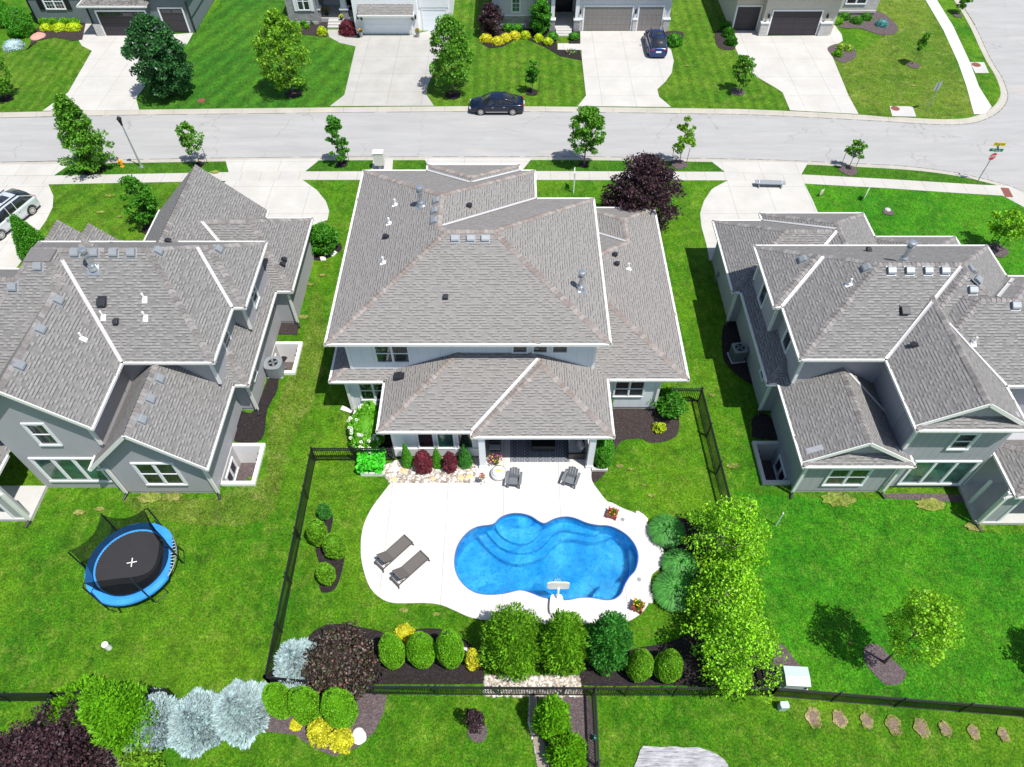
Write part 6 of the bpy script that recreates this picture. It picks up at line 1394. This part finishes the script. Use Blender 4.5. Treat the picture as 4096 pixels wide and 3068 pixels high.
# rug, fire table, sofa, grill
b=MB(); b.box(-.1+0,3.25,21.62,25.2,DZ+.003,DZ+.012)
def rugm():
    m=N('striped_rug'); sx=m.n('ShaderNodeSeparateXYZ'); m.l(m.coord(),sx.inputs[0]); x=sx.outputs[0]; y=sx.outputs[1]
    f=m.math('FRACT',m.math('DIVIDE',x,.72)); s=m.math('MAXIMUM',m.math('MULTIPLY',m.math('LESS_THAN',m.math('FRACT',m.math('DIVIDE',x,.09)),.3),m.math('GREATER_THAN',f,.45)),0.)
    zg=m.math('ABSOLUTE',m.math('SUBTRACT',m.math('FRACT',m.math('DIVIDE',y,.22)),.5)); d=m.math('LESS_THAN',m.math('ABSOLUTE',m.math('SUBTRACT',m.math('ABSOLUTE',m.math('SUBTRACT',f,.22)),m.math('MULTIPLY',zg,.36))),.04)
    d=m.math('MULTIPLY',d,m.math('LESS_THAN',f,.42)); m.pr(m.mix(m.math('MAXIMUM',s,d),(.20,.215,.24),(.05,.055,.065)),.95); return m.mat
tag(b.build('rug',rugm()),'grey striped outdoor rug with diamond bands under the fire table','rug')
o=thing('fire_table','black rectangular wicker fire table on the striped rug','table',(1.78,22.75,DZ+.012)); b=MB(); b.box(-.62,.62,-.42,.42,0,.52); b.build('base',M['wicker'],o,bevel=.01)
b=MB()
for i in range(8): b.box(-.66,.66,-.46+i*.116,-.46+i*.116+.108,.52,.56)
b.build('table_top',M['black'],o)
o=thing('patio_sofa','black wicker sofa with pale grey cushions at the right side of the patio','sofa',(3.62,22.9,DZ)); b=MB(); b.box(-.45,.45,-1.0,1.1,0,.28); b.box(.33,.47,-1.0,1.1,.28,.75); b.box(-.45,.45,-1.1,-1.0,0,.55); b.build('frame',M['wicker'],o,bevel=.015)
for y in (-.95,.05): b=MB(); b.box(-.42,.3,y,y+.95,.28,.43); b.build('seat_cushion',M['cush'],o,bevel=.04)
for y,rz in ((-.62,.3),(-.05,-.1),(.5,.1)): b=MB(); b.box(-.1,.1,-.27,.27,.0,.5,Matrix.Translation((.16,y,.42))@Matrix.Rotation(R(18),4,'Y')@Matrix.Rotation(rz,4,'Z')); b.build('back_cushion',M['cush'],o,bevel=.07)
o=thing('gas_grill','black gas grill against the left side of the patio','grill',(-.95,22.7,DZ)); b=MB(); b.box(-.32,.32,-.45,.45,.1,.82); b.build('cabinet',M['black'],o,bevel=.01); b=MB(); b.extr([(-.3,.82),(.3,.82),(.26,1.05),(.1,1.18),(-.1,1.18),(-.26,1.05)],0,-.42,.42,lambda u,v,w:(u,w,v)); b.build('lid',M['black'],o,bevel=.02)
b=MB(); b.box(-.3,.3,.46,.8,.80,.84); b.box(-.3,.3,-.8,-.46,.80,.84); b.build('side_shelf',M['grey_metal'],o); b=MB(); b.bar((.34,-.3,.98),(.34,.3,.98),.03); b.build('handle',M['steel'],o)
def flowers(name,parent,c,r,h,n,cols,leaf=.035):
    d=unit(n); d[:,2]=abs(d[:,2]); C=np.array(c)+d*np.array([r,r,h])*(.5+.5*rng.random((n,1))); D=d*.4+unit(n)*.6; D/=np.linalg.norm(D,axis=1)[:,None]; V,Fc=leafquads(C,D,leaf,leaf*.6); npmesh('foliage',V,Fc,L_veg if n<250 else L_box,parent)
    for mm,k in cols:
        d=unit(k); d[:,2]=abs(d[:,2])*.9+.1; C0=np.array(c)+d*np.array([r,r,h])*1.02; P=[]
        for q in range(7): P.append(leafquads(C0+unit(k)*.022,unit(k),.028,.026))
        V,Fc=join(P); npmesh(name,V,Fc,mm,parent)
def pot(label,px,z,r,h,mat,cols,fr,fh,square=False,rz=0,stand=False,n=260,group=None):
    g=G(*px,z); o=thing('flower_planter',label,'planter',(g[0],g[1],z),rz,group)
    if square:
        b=MB(); w_=r; b.extr([(-w_*.82,.06),(w_*.82,.06),(w_,h),(-w_,h)],0,-w_*.85,w_*.85,lambda u,v,w:(u,w,v)); b.build('box',mat,o)
        for i in (-1,1):
            for j in (-1,1): b=MB(); b.bar((i*w_*.86,j*w_*.86,0),(i*w_*1.0,j*w_*.92,h+.05),.05); b.build('leg',mat,o)
    elif stand:
        b=MB(); [b.bar((.03*math.cos(a),.03*math.sin(a),h-.1),(.16*math.cos(a),.16*math.sin(a),0),.014) for a in (0,2.1,4.2)]; b.tube([(0,0,.3),(0,0,h-.1)],.01,6); b.build('stand',M['black'],o); b=MB(); b.lathe([(.06,h-.15),(r*.8,h-.08),(r,h)],12); b.build('bowl',mat,o)
    else: b=MB(); b.lathe([(r*.65,0),(r*.8,h*.4),(r,h)],16); b.build('pot',mat,o)
    b=MB(); b.lathe([(r*.8,h-.02),(r*.8,h+.005)],12); b.build('soil',M['soil'],o)
    flowers('flowers',o,(0,0,h),fr,fh,n,cols); return o
pot('red wooden planter with red flowers near the upper right edge of the pool',(2448,2062),DZ,.26,.36,M['red'],((M['fl_red'],22),(M['fl_yel'],3)),.25,.22,square=True,rz=R(-20),group='red planters on the pool deck')
pot('red wooden planter with leafy orange flowers near the lower right edge of the deck',(2549,2432),DZ,.26,.38,M['red'],((M['fl_red'],12),(M['fl_yel'],12)),.29,.3,square=True,rz=R(-25),n=420,group='red planters on the pool deck')
pot('pot of violet, yellow and magenta flowers by the left patio post',(1980,1850),DZ,.24,.4,M['black'],((M['fl_pur'],26),(M['fl_yel'],16),(M['fl_pink'],26)),.38,.3,n=300)
pot('slim stand with magenta and white flowers left of the patio post',(1930,1932),DZ,.13,.62,M['black'],((M['fl_pink'],14),(M['fl_white'],9),(M['fl_red'],8)),.17,.26,stand=True,n=120)
o=thing('fire_bowl','white round covered fire bowl beside the left patio post','fire pit',(*G(1995,1892,.3)[:2],DZ)); b=MB(); b.lathe([(.3,0),(.42,.1),(.45,.3),(.40,.42)],20); b.build('bowl',M['white'],o,smooth=True); b=MB(); b.lathe([(.40,.42),(.3,.47),(.12,.5),(.0,.505)],20); b.build('cover',M['white'],o,smooth=True); b=MB(); b.box(-.13,.1,-.06,.07,.49,.52); b.build('ornament',M['fl_yel'],o,bevel=.02)
# pool basketball hoop
o=thing('basketball_hoop','white poolside basketball hoop on its base leaning over the water','basketball hoop',(*G(2226,2425)[:2],DZ)); b=MB(); q=smoothpoly([(-.34,-.42),(-.28,.38),(0,.45),(.28,.38),(.32,-.42),(0,-.48)],4); b.prism(q,0,.30); b.build('base',M['white'],o,bevel=.04)
b=MB(); b.tube([(.02,.2,.25),(.05,.34,.75),(.06,.42,1.05)],.055,10); b.build('pole',M['white'],o)
b=MB(); Mx=Matrix.Translation((.06,.5,1.18)); b.extr([(-.55,-.26),(-.45,-.36),(.42,-.36),(.52,-.28),(.52,.28),(.40,.38),(-.36,.40),(-.55,.30)],0,0,.06,lambda u,v,w:Mx@Vector((u,.22*v/.4*.0+w+.30*(v/.4)*-.0,v)) ); b.build('backboard',M['white'],o,bevel=.015)
b=MB(); b.tube([(.06+.22*math.cos(a*math.pi/10),.82+.22*math.sin(a*math.pi/10),1.0) for a in range(21)],.012,6,False); b.build('rim',M['black'],o)
b=MB()
for a in range(12): t=a*math.pi/6; b.bar((.06+.22*math.cos(t),.82+.22*math.sin(t),1.0),(.06+.13*math.cos(t+.3),.82+.13*math.sin(t+.3),.72),.012)
b.build('net',M['white'],o)
for (x,y),lb in (((2490,2078+0),'round grey skimmer lid near the upper red planter'),((2556,2318),'round grey skimmer lid near the right edge of the pool')):
    o=thing('skimmer_lid',lb,'drain lid',(*G(x,y,DZ)[:2],DZ),0,'round lids in the deck'); b=MB(); b.lathe([(.11,0),(.11,.008)],20); b.build('lid',M['ventm'],o); b=MB(); [b.lathe([(.016,.008),(.016,.012)],8,(u,v,0)) for u,v in ((-.03,.03),(.035,-.02))]; b.build('screw',M['black'],o)
# ================================================================ UTILITIES, STREET FURNITURE
def ac(label,px,round_=False,rz=0):
    o=thing('air_conditioner',label,'air conditioner',(*G(*px)[:2],.05),rz,'outdoor air conditioning units'); b=MB(); b.box(-.46,.46,-.46,.46,-.05,.03); b.build('pad',M['conc'],o)
    if round_: poly=smoothpoly([(-.42,-.42),(.42,-.42),(.42,.42),(-.42,.42)],5)
    else: poly=[(-.40,-.34),(-.34,-.40),(.34,-.40),(.40,-.34),(.40,.34),(.34,.40),(-.34,.40),(-.40,.34)]
    h=.95; b=MB(); b.prism(poly,.03,h-.06)
    P=poly; L=len(P)
    for i in range(L):
        a=Vector(P[i]);c=Vector(P[(i+1)%L]); m=max(1,int((c-a).length/.05))
        for k in range(m): X=a.lerp(c,(k+.5)/m); n=Vector((X.x,X.y)).normalized()*.008; b.bar((X.x+n.x,X.y+n.y,.08),(X.x+n.x,X.y+n.y,h-.1),.018)
    b.build('housing',M['fan'] if not round_ else M['ventm'],o)
    b=MB(); b.prism([(x*1.04,y*1.04) for x,y in poly],h-.06,h); b.build('top_cover',M['ventm'],o,bevel=.01)
    b=MB(); b.lathe([(.30,h),(.30,h+.004)],24); b.build('fan_opening',M['black'],o); b=MB(); b.lathe([(.09,h+.005),(.08,h+.03)],12)
    for k in range(4): a=k*math.pi/2+.4; b.box(.05,.27,-.07,.07,h+.006,h+.012,Matrix.Rotation(a,4,'Z'))
    b.build('fan',M['grey_metal'],o); b=MB()
    for rr in (.1,.16,.22,.28): b.tube([(rr*math.cos(t*math.pi/12),rr*math.sin(t*math.pi/12),h+.04) for t in range(25)],.005,4,False)
    for k in range(8): a=k*math.pi/4; b.bar((0,0,h+.045),(.31*math.cos(a),.31*math.sin(a),h+.03),.008)
    b.build('fan_guard',M['black'],o)
ac('silver air conditioner beside the white window well of the left house',(1108,1492),True); ac('grey air conditioner in shaded mulch beside the right house',(2944,1432),False,R(8))
o=thing('transformer','pale green utility transformer cabinet on a slab behind the fence corner','utility box',(*G(3168,2728)[:2],0),R(-3)); b=MB(); b.box(-.62,.62,-.42,.55,0,.12); b.build('slab',M['conc'],o); b=MB(); b.box(-.52,.52,-.36,.45,.12,.72); b.build('cabinet',M['utilgreen'],o,bevel=.015); b=MB(); b.extr([(-.40,.72),(.48,.72),(.46,.80),(.02,.84),(-.40,.76)],0,-.55,.55,lambda u,v,w:(w,u,v)); b.build('lid',M['utilgreen'],o,bevel=.012); b=MB(); b.box(.38,.46,-.40,-.36,.35,.5); b.build('lock',M['black'],o); b=MB(); b.bar((-.54,.04,.842),(.54,.04,.842),.012,.01); b.build('seam',M['grey_metal'],o)
o=thing('utility_pedestal','small pale green utility pedestal outside the lower fence','utility box',(*G(3125,2832)[:2],0)); b=MB(); b.prism([(-.16,-.13),(.16,-.13),(.19,0),(.16,.13),(-.16,.13),(-.19,0)],0,.42); b.build('body',M['utilgreen'],o,bevel=.01); b=MB(); b.prism([(-.18,-.15),(.18,-.15),(.21,0),(.18,.15),(-.18,.15),(-.21,0)],.42,.56); b.build('cap',M['utilgreen'],o,bevel=.03)
o=thing('standpipe','white capped plastic pipe standing in the left lawn','pipe',(*G(437,2592)[:2],0)); b=MB(); b.tube([(0,0,0),(0,0,.42)],.13,16); b.build('pipe',M['pvc'],o); b=MB(); b.lathe([(.15,.40),(.15,.5),(.13,.53)],16); b.build('cap',M['pvc'],o)
# street lamp
g=G(567,669); o=thing('street_lamp','grey street lamp pole with black lantern beside the hydrant','street lamp',(*g[:2],0)); b=MB(); b.tube([(0,0,0),(0,0,.5),(0,0,3.75)],[.085,.07,.045],12); b.build('pole',M['grey_metal'],o); b=MB(); b.lathe([(.16,0),(.14,.08),(.1,.2)],12); b.build('base',M['grey_metal'],o)
b=MB(); b.lathe([(.05,3.72),(.1,3.8),(.08,3.86),(.17,4.25),(.2,4.3),(.12,4.42),(.03,4.5),(.01,4.58)],8); b.build('lantern',M['black'],o)
# hydrant
o=thing('fire_hydrant','orange yellow fire hydrant on the verge next to the lamp pole','fire hydrant',(*G(490,666)[:2],0)); b=MB(); b.lathe([(.16,0),(.16,.05),(.11,.06),(.11,.5),(.14,.52),(.14,.56),(.12,.6),(.06,.68),(.02,.70)],14); b.build('barrel',M['orange'],o); 
for a in (0,math.pi,math.pi/2): b=MB(); b.tube([(0,0,.38),(.2*math.cos(a),.2*math.sin(a),.38)],.055,10); b.tube([(.18*math.cos(a),.18*math.sin(a),.38),(.21*math.cos(a),.21*math.sin(a),.38)],.075,6); b.build('outlet',M['orange'],o)
# text helper
def text(body,size,mat,parent,Mx,ext=.002,name='lettering'):
    c=bpy.data.curves.new(name,'FONT'); c.body=body; c.size=size; c.align_x='CENTER'; c.align_y='CENTER'; c.extrude=ext
    t=bpy.data.objects.new('tmp',c); COL.objects.link(t); me=bpy.data.meshes.new_from_object(t.evaluated_get(bpy.context.evaluated_depsgraph_get())); bpy.data.objects.remove(t)
    me.transform(Mx); me.materials.clear(); me.materials.append(mat); o=bpy.data.objects.new(name,me); COL.objects.link(o); o.parent=parent; return o
M['sg_red']=plain('sign_red',(.45,.008,.025),.4,0,.03); M['sg_green']=plain('sign_green',(.0,.22,.12),.4,0,.03); M['sg_yel']=plain('sign_yellow',(.85,.60,.0),.4,0,.03); M['sg_w']=plain('sign_white',(.85,.85,.85),.4,0,.02)
g=G(3911,723.5); o=thing('stop_sign','red STOP sign on a post with green and yellow street name blades','stop sign',(*g[:2],0)); b=MB(); b.tube([(0,0,0),(0,0,3.3)],.035,8); b.build('post',M['grey_metal'],o)
def sface(rz,tilt=0): return Matrix.Rotation(rz,4,'Z')@Matrix.Rotation(math.pi/2,4,'X')
F1=Matrix.Translation((0,-.05,2.25))@sface(R(15)); oc=[(.37*math.cos(R(22.5+45*k)),.37*math.sin(R(22.5+45*k))) for k in range(8)]
b=MB(); b.extr(oc,0,-.005,.005,lambda u,v,w:F1@Vector((u,v,w))); so2=b.build('stop_panel',M['sg_w'],o); b=MB(); b.extr([(x*.92,y*.92) for x,y in oc],0,.006,.009,lambda u,v,w:F1@Vector((u,v,w))); b.build('red_face',M['sg_red'],so2)
text('STOP',.27,M['sg_w'],so2,F1@Matrix.Translation((0,0,.011)))
def blade(name,mat,z,rz,w_,h_,txt,tm,ts):
    Fm=Matrix.Translation((0,0,z))@sface(rz); b=MB(); b.extr([(-w_/2,-h_/2),(w_/2,-h_/2),(w_/2,h_/2),(-w_/2,h_/2)],0,-.004,.004,lambda u,v,w:Fm@Vector((u,v,w))); s=b.build(name,mat,o,bevel=.002); text(txt,ts,tm,s,Fm@Matrix.Translation((0,0,.006)))
blade('street_name_blade',M['sg_green'],2.78,R(-4),1.02,.25,'Waverly',M['sg_w'],.17); blade('street_name_blade',M['sg_green'],3.0,R(72),.9,.22,'67th St',M['sg_w'],.15); blade('yellow_blade',M['sg_yel'],3.28,R(-6),.86,.28,'NO OUTLET',M['black'],.13)
g=G(3705,443); o=thing('road_sign','grey back of a square road sign on the corner lawn','road sign',(*g[:2],0)); b=MB(); b.tube([(0,0,0),(0,0,2.6)],.03,8); b.build('post',M['grey_metal'],o); Fm=Matrix.Translation((0,.04,2.25))@sface(R(25)); b=MB(); b.extr([(-.36,-.36),(.36,-.36),(.36,.36),(-.36,.36)],0,-.004,.004,lambda u,v,w:Fm@Vector((u,v,w))); b.build('sign_panel',M['grey_metal'],o)
g=G(1522,674); o=thing('mailbox_unit','tall white cluster mailbox on a pedestal in the verge','mailbox',(*g[:2],0),R(2)); b=MB(); b.box(-.12,.12,-.12,.12,0,.45); b.build('pedestal',M['grey_metal'],o); b=MB(); b.box(-.40,.40,-.24,.24,.42,1.5); b.build('cabinet',plain('cream_mailbox_paint',(.62,.61,.57),.5,0,.03),o,bevel=.01); b=MB(); b.box(-.42,.42,-.28,.28,1.5,1.56); b.build('roof',M['white'],o,bevel=.015)
b=MB()
for r_ in range(5):
    for c_ in range(3): b.box(-.37+c_*.25,-.37+c_*.25+.235,.24,.252,.52+r_*.19,.52+r_*.19+.175)
b.build('mail_doors',M['grey_metal'],o)
a_=G(3022,730,.35); c_=G(3140,733,.35); L_=math.hypot(c_[0]-a_[0],c_[1]-a_[1]); o=thing('bench','long grey plank bench with two side supports across the driveway','bench',((a_[0]+c_[0])/2,(a_[1]+c_[1])/2,0),math.atan2(c_[1]-a_[1],c_[0]-a_[0])); b=MB(); b.prism(smoothpoly([(-L_/2,-.12),(-L_/2,.2),(-L_/2+.2,.28),(L_/2-.2,.28),(L_/2,.1),(L_/2,-.12),(L_/2-.2,-.22),(-L_/2+.2,-.22)],2),.36,.41); b.build('seat',M['grey_metal'],o)
for s in (-1,1): b=MB(); b.extr([(-.34,0),(.2,0),(.26,.36),(.1,.50),(-.16,.38)],0,s*L_*.38-.03,s*L_*.38+.03,lambda u,v,w:(w,u,v)); b.build('leg',M['grey_metal'],o)
# yard signs
def ysign(label,px,w_,h_,z,mat,rz,cat='yard sign',lines=2):
    o=thing('yard_sign',label,cat,(*G(*px)[:2],0),rz,'yard signs by the right driveway'); b=MB(); [b.bar((s*w_*.35,0,0),(s*w_*.35,0,z+h_),.015) for s in (-1,1)]; b.build('stake',M['black'],o); b=MB(); b.box(-w_/2,w_/2,-.012,.0,z,z+h_); b.build('panel',mat,o)
    b=MB(); [b.box(-w_*.36,w_*.36,-.018,-.012,z+h_*(.25+.3*i),z+h_*(.38+.3*i)) for i in range(lines)]; b.build('print',M['sg_red'],o)
ysign('small white and red yard sign beside the right driveway',(3282,783),.45,.42,.15,M['sg_w'],R(40)); ysign('larger framed yard sign farther right on the same lawn',(3455,799),.6,.75,.25,M['sg_w'],R(52),lines=1)
o=thing('sign_post','white real estate sign post on the lawn left of the purple tree','sign post',(*G(2294,771)[:2],0)); b=MB(); b.box(-.045,.045,-.045,.045,0,1.85); b.build('post',M['white'],o); b=MB(); b.bar((-.05,0,1.65),(.05,.9,1.65),.05,.07); b.build('arm',M['white'],o); b=MB(); b.box(.0,.02,.15,.8,.95,1.6); b.build('sign_panel',M['sg_w'],o)
tag((lambda b:b.build('marker_post',M['pvc']))(MB().tube([(*G(3103,2102)[:2],0),(G(3103,2102)[0],G(3103,2102)[1],1.35)],.035,8)),'thin white marker pole standing in the right lawn','pole')
o=thing('stump','low round stone in a mulch patch on the right front lawn','stone',(*G(3549,842)[:2],0)); b=MB(); b.lathe([(.25,0),(.22,.12),(.1,.18)],10); b.build('cap',M['conc'],o)
# rocks
def rock(label,px,s,mat,name='boulder',cat='boulder',group=None,zf=.6):
    me=bpy.data.meshes.new(name); bm=bmesh.new(); bmesh.ops.create_icosphere(bm,subdivisions=3,radius=1); sd=rng.random(6)*6
    for v in bm.verts:
        p=v.co; f=1+.13*math.sin(p.x*2.3+sd[0])+.12*math.sin(p.y*2.9+sd[1])+.09*math.sin(p.z*3.4+sd[2]+p.x*2)+.04*math.sin(p.x*7+sd[3]+p.y*6); v.co=Vector((p.x*s*f*1.15,p.y*s*f,max(-.02,p.z*s*f*zf)))
    bm.to_mesh(me); bm.free(); me.materials.append(mat); me.polygons.foreach_set('use_smooth',[True]*len(me.polygons)); o=bpy.data.objects.new(name,me); COL.objects.link(o); o.location=(*G(*px)[:2],.02); o.rotation_euler=(0,0,sd[4]); return tag(o,label,cat,group)
M['rk_w']=plain('pale_limestone',(.72,.68,.64),.85,0,.12,3,.3); M['rk_y']=plain('ochre_boulder',(.66,.48,.24),.85,0,.2,3,.3); M['rk_p']=plain('pink_granite',(.52,.27,.22),.85,0,.15,4,.3)
rock('bright white landscape rock beside the golden shrub at the bottom',(1432,2946),.30,M['white']); rock('pink granite boulder in the bed of the slate blue house',(149,149),.62,M['rk_p'],zf=.5); rock('small pale boulder between the third lime egg and golden shrub',(1857,2600),.14,M['rk_w'])
kk=400/1269
for i,(x,y,s,mt,lb) in enumerate(((85,500,.26,'rk_w','large cream boulder leftmost in the river rock bed'),(215,530,.22,'rk_y','ochre boulder under the left cone spruce'),(95,575,.15,'rk_w','flat pale boulder beside the raised planter'),(85,628,.22,'rk_y','ochre boulder at the lower left of the river rock bed'),(195,650,.12,'rk_p','small rusty red stone at the deck edge of the rock bed'),(635,590,.17,'rk_w','pinkish pale boulder below the middle cone spruce'),(590,620,.18,'rk_y','small ochre boulder below the middle cone spruce'),(952,535,.16,'rk_w','pale pink boulder under the broad cone spruce'),(1055,540,.15,'rk_y','tan boulder nearest the patio slab edge'),(935,615,.22,'rk_y','wide ochre boulder low in the right of the rock bed'),(1040,595,.2,'rk_y','golden boulder at the right end of the rock bed'),(1075,640,.17,'rk_w','cream boulder in the right corner of the rock bed'))):
    rock(lb,(1550+x*kk,1720+y*kk),s,M[mt],group='boulders in the river rock bed')
for i,(x,y) in enumerate(((2551,2052),(2559,2059),(2567,2064),(2576,2072),(2583,2080),(2607,2385),(2603,2395),(2600,2404))): rock(('topmost edging stone by the upper grass mound','second edging stone by the upper grass mound','middle edging stone by the upper grass mound','fourth edging stone by the upper grass mound','edging stone touching the upper grass mound','upper edging stone below the lowest grass mound','middle edging stone below the lowest grass mound','lowest edging stone above the lower red planter')[i],(x,y),.12,M['rk_w'],'edging_stone','stone','edging stones beside the deck')
def pebbles(name,poly,n,s,label,mats):
    P=[Vector(p) for p in g2(poly)]; xs=[p.x for p in P]; ys=[p.y for p in P]
    ico=bmesh.new(); bmesh.ops.create_icosphere(ico,subdivisions=1,radius=1); IV=np.array([v.co[:] for v in ico.verts]); IF=np.array([[v.index for v in f.verts] for f in ico.faces]); ico.free()
    def ins(x,y):
        c=False
        for i in range(len(P)):
            a,b=P[i],P[(i+1)%len(P)]
            if (a.y>y)!=(b.y>y) and x<(b.x-a.x)*(y-a.y)/(b.y-a.y)+a.x: c=not c
        return c
    Vs=[];Fs=[];o=0;k=0
    while k<n:
        x=rng.uniform(min(xs),max(xs)); y=rng.uniform(min(ys),max(ys))
        if not ins(x,y): continue
        a=rng.random()*6; sc=s*(.5+rng.random()**2*1.3)*np.array([1.25,.9,.6]); Q=IV*sc*(1+.12*rng.normal(size=(len(IV),1))); c_,s_=math.cos(a),math.sin(a); Q=np.stack([Q[:,0]*c_-Q[:,1]*s_,Q[:,0]*s_+Q[:,1]*c_,Q[:,2]],1)+np.array([x,y,.03])
        Vs.append(Q);Fs.append(IF+o);o+=len(IV);k+=1
    ob=npmesh(name,np.concatenate(Vs),np.concatenate(Fs),mats,smooth=True); ob['kind']='stuff'; ob['label']=label; return ob
M['peb']=island('river_pebbles',[(0,(.20,.16,.13)),(.3,(.42,.37,.31)),(.6,(.55,.50,.45)),(1,(.72,.70,.68))],.8,0,.3)
for pts in ([(1562,1930),(1540,1905),(1535,1870),(1600,1840),(1900,1832),(1901,1930)],[(1935,2780),(1945,2708),(2310,2708),(2325,2780)],[(2120,2788),(2140,2784),(2150,2900),(2178,3000),(2205,3130),(2165,3130),(2140,2990),(2118,2890)]): sheet('gravel_bed',pts,plain('pale_grit',(.26,.22,.18),.9,0,.3,12))
pebbles('river_rock',[(1562,1930),(1540,1905),(1535,1870),(1600,1840),(1900,1832),(1901,1930)],3600,.085,'river rock around the shrubs against the white house',M['peb'])
pebbles('river_rock',[(1935,2780),(1945,2708),(2310,2708),(2325,2780)],2600,.085,'river rock strip along the lower fence below the arborvitae',M['peb'])
pebbles('pebble_border',[(2120,2788),(2140,2784),(2150,2900),(2178,3000),(2205,3130),(2165,3130),(2140,2990),(2118,2890)],2200,.055,'curved pale pebble border at the bottom centre',M['peb'])
# raised planter with vegetables
g=G(1489,1905); o=thing('raised_planter','white raised garden box overflowing with broad green leaves','planter',(g[0],g[1]+.62,0)); b=MB()
for x0,x1,y0,y1 in ((-.62,.62,-.62,-.57),(-.62,.62,.57,.62),(-.62,-.57,-.57,.57),(.57,.62,-.57,.57),(-.03,.03,-.57,.57)): b.box(x0,x1,y0,y1,0,.32)
b.build('box',M['white'],o); b=MB(); b.box(-.57,.57,-.57,.57,.02,.26); b.build('soil',M['soil'],o)
n=1000; a=unit(n); C=np.stack([rng.uniform(-.8,.65,n),rng.uniform(-.6,.75,n),.3+.55*rng.random(n)],1); D=unit(n); D[:,2]*=.3; D/=np.linalg.norm(D,axis=1)[:,None]; V,Fc=leafquads(C,D,.10,.085); npmesh('leafy_plants',V,Fc,L_veg,o)
# stepping slabs
for i,(pts) in enumerate(([(430,440),(510,420),(515,435),(480,462)],[(415,475),(485,468),(490,518),(425,520)],[(520,440),(595,392),(635,420),(570,472)])):
    q=g2([(1150+x*.3151,880+y*.3151) for x,y in pts]); b=MB(); b.prism(q,.01,.07); tag(b.build('paver',M['rk_w']),('white paver tucked under the round bush','square white paver nearest the grey house','large white paver on the lawn side of the round bush')[i],'paver','loose white pavers by the round bush')
b=MB(); q=g2([(1362,1640),(1370,1625),(1430,1645),(1425,1660)]); b.prism(q,.01,.06); tag(b.build('paver',M['rk_w']),'pale splash block at the corner of the white house','paver')
b=MB(); q=g2([(2366,1876),(2430,1876),(2430,1888),(2366,1888)]); b.prism(q,.01,.2); tag(b.build('edging_block',M['conc']),'concrete edging block in front of the patio hedge shrub','edging')
# meters, hose, garden things beside right end of white house
o=thing('gas_meter','grey gas meter on the shaded wall of the right house','meter',(14.05,36.3,.0)); b=MB(); b.tube([(0,0,0),(0,0,.5),(0,.25,.5),(0,.25,0)],.03,8); b.build('pipe',M['grey_metal'],o); b=MB(); b.box(-.1,.1,.0,.26,.5,.85); b.build('meter_body',M['grey_metal'],o,bevel=.03)
# flowers flanking the white garage
for x,lb in ((1446,'red and yellow flower urn left of the white garage door'),(1672,'red and yellow flower urn right of the white garage door')): pot(lb,(x,148),0.01,.22,.55,M['grey_metal'],((M['fl_red'],16),(M['fl_yel'],16),(M['fl_white'],6)),.3,.3,n=300,group='flower urns at the white garage')
pot('dark pot of red flowers on the porch of the white house',(1308,60),.42,.25,.4,M['black'],((M['fl_red'],26),),.42,.4,n=320); pot('small pot of golden flowers at the top of the porch steps',(1366,78),.42,.18,.3,M['black'],((M['fl_yel'],20),),.25,.2,n=160)
pot('low flower cluster in the mulch beside the stucco house walk',(2285,212),0.01,.2,.12,M['soil'],((M['fl_white'],14),(M['fl_red'],8)),.6,.25,n=400)
# house edge blue slide piece at the bottom left
g=G(5,2960); o=thing('play_slide','blue plastic slide poking in at the bottom left edge','slide',(g[0]-.5,g[1]-.4,0),R(60)); b=MB(); 
b.extr([(-1.2,.1),(-.2,.5),(.5,1.1),(.7,1.1),(.7,1.0),(.55,1.0),(-.15,.4),(-1.2,0)],0,-.35,.35,lambda u,v,w:(u,w,v)); b.build('chute',plain('blue_plastic',(.01,.05,.62),.35,0,.05),o,bevel=.02)
b=MB(); [b.extr([(-1.2,.1),(-.2,.5),(.5,1.1),(.6,1.25),(-.2,.68),(-1.2,.28)],0,s*.38-.03,s*.38+.03,lambda u,v,w:(u,w,v)) for s in (-1,1)]; b.build('side_rail',plain('blue_plastic_rail',(.012,.07,.7),.35,0,.05),o,bevel=.01)
for s in (-1,1): b=MB(); b.bar((.6,s*.33,0),(.6,s*.33,1.05),.06); b.build('leg',M['white'],o)
o=thing('hose_reel','small green hose reel guide on the lower vertical fence','garden fitting',(*G(2378,2958)[:2],.4)); b=MB(); b.tube([(-.06,0,0),(.06,0,0)],.1,12); b.build('reel',M['sg_green'],o)  # plain green hose reel, no lamp in it
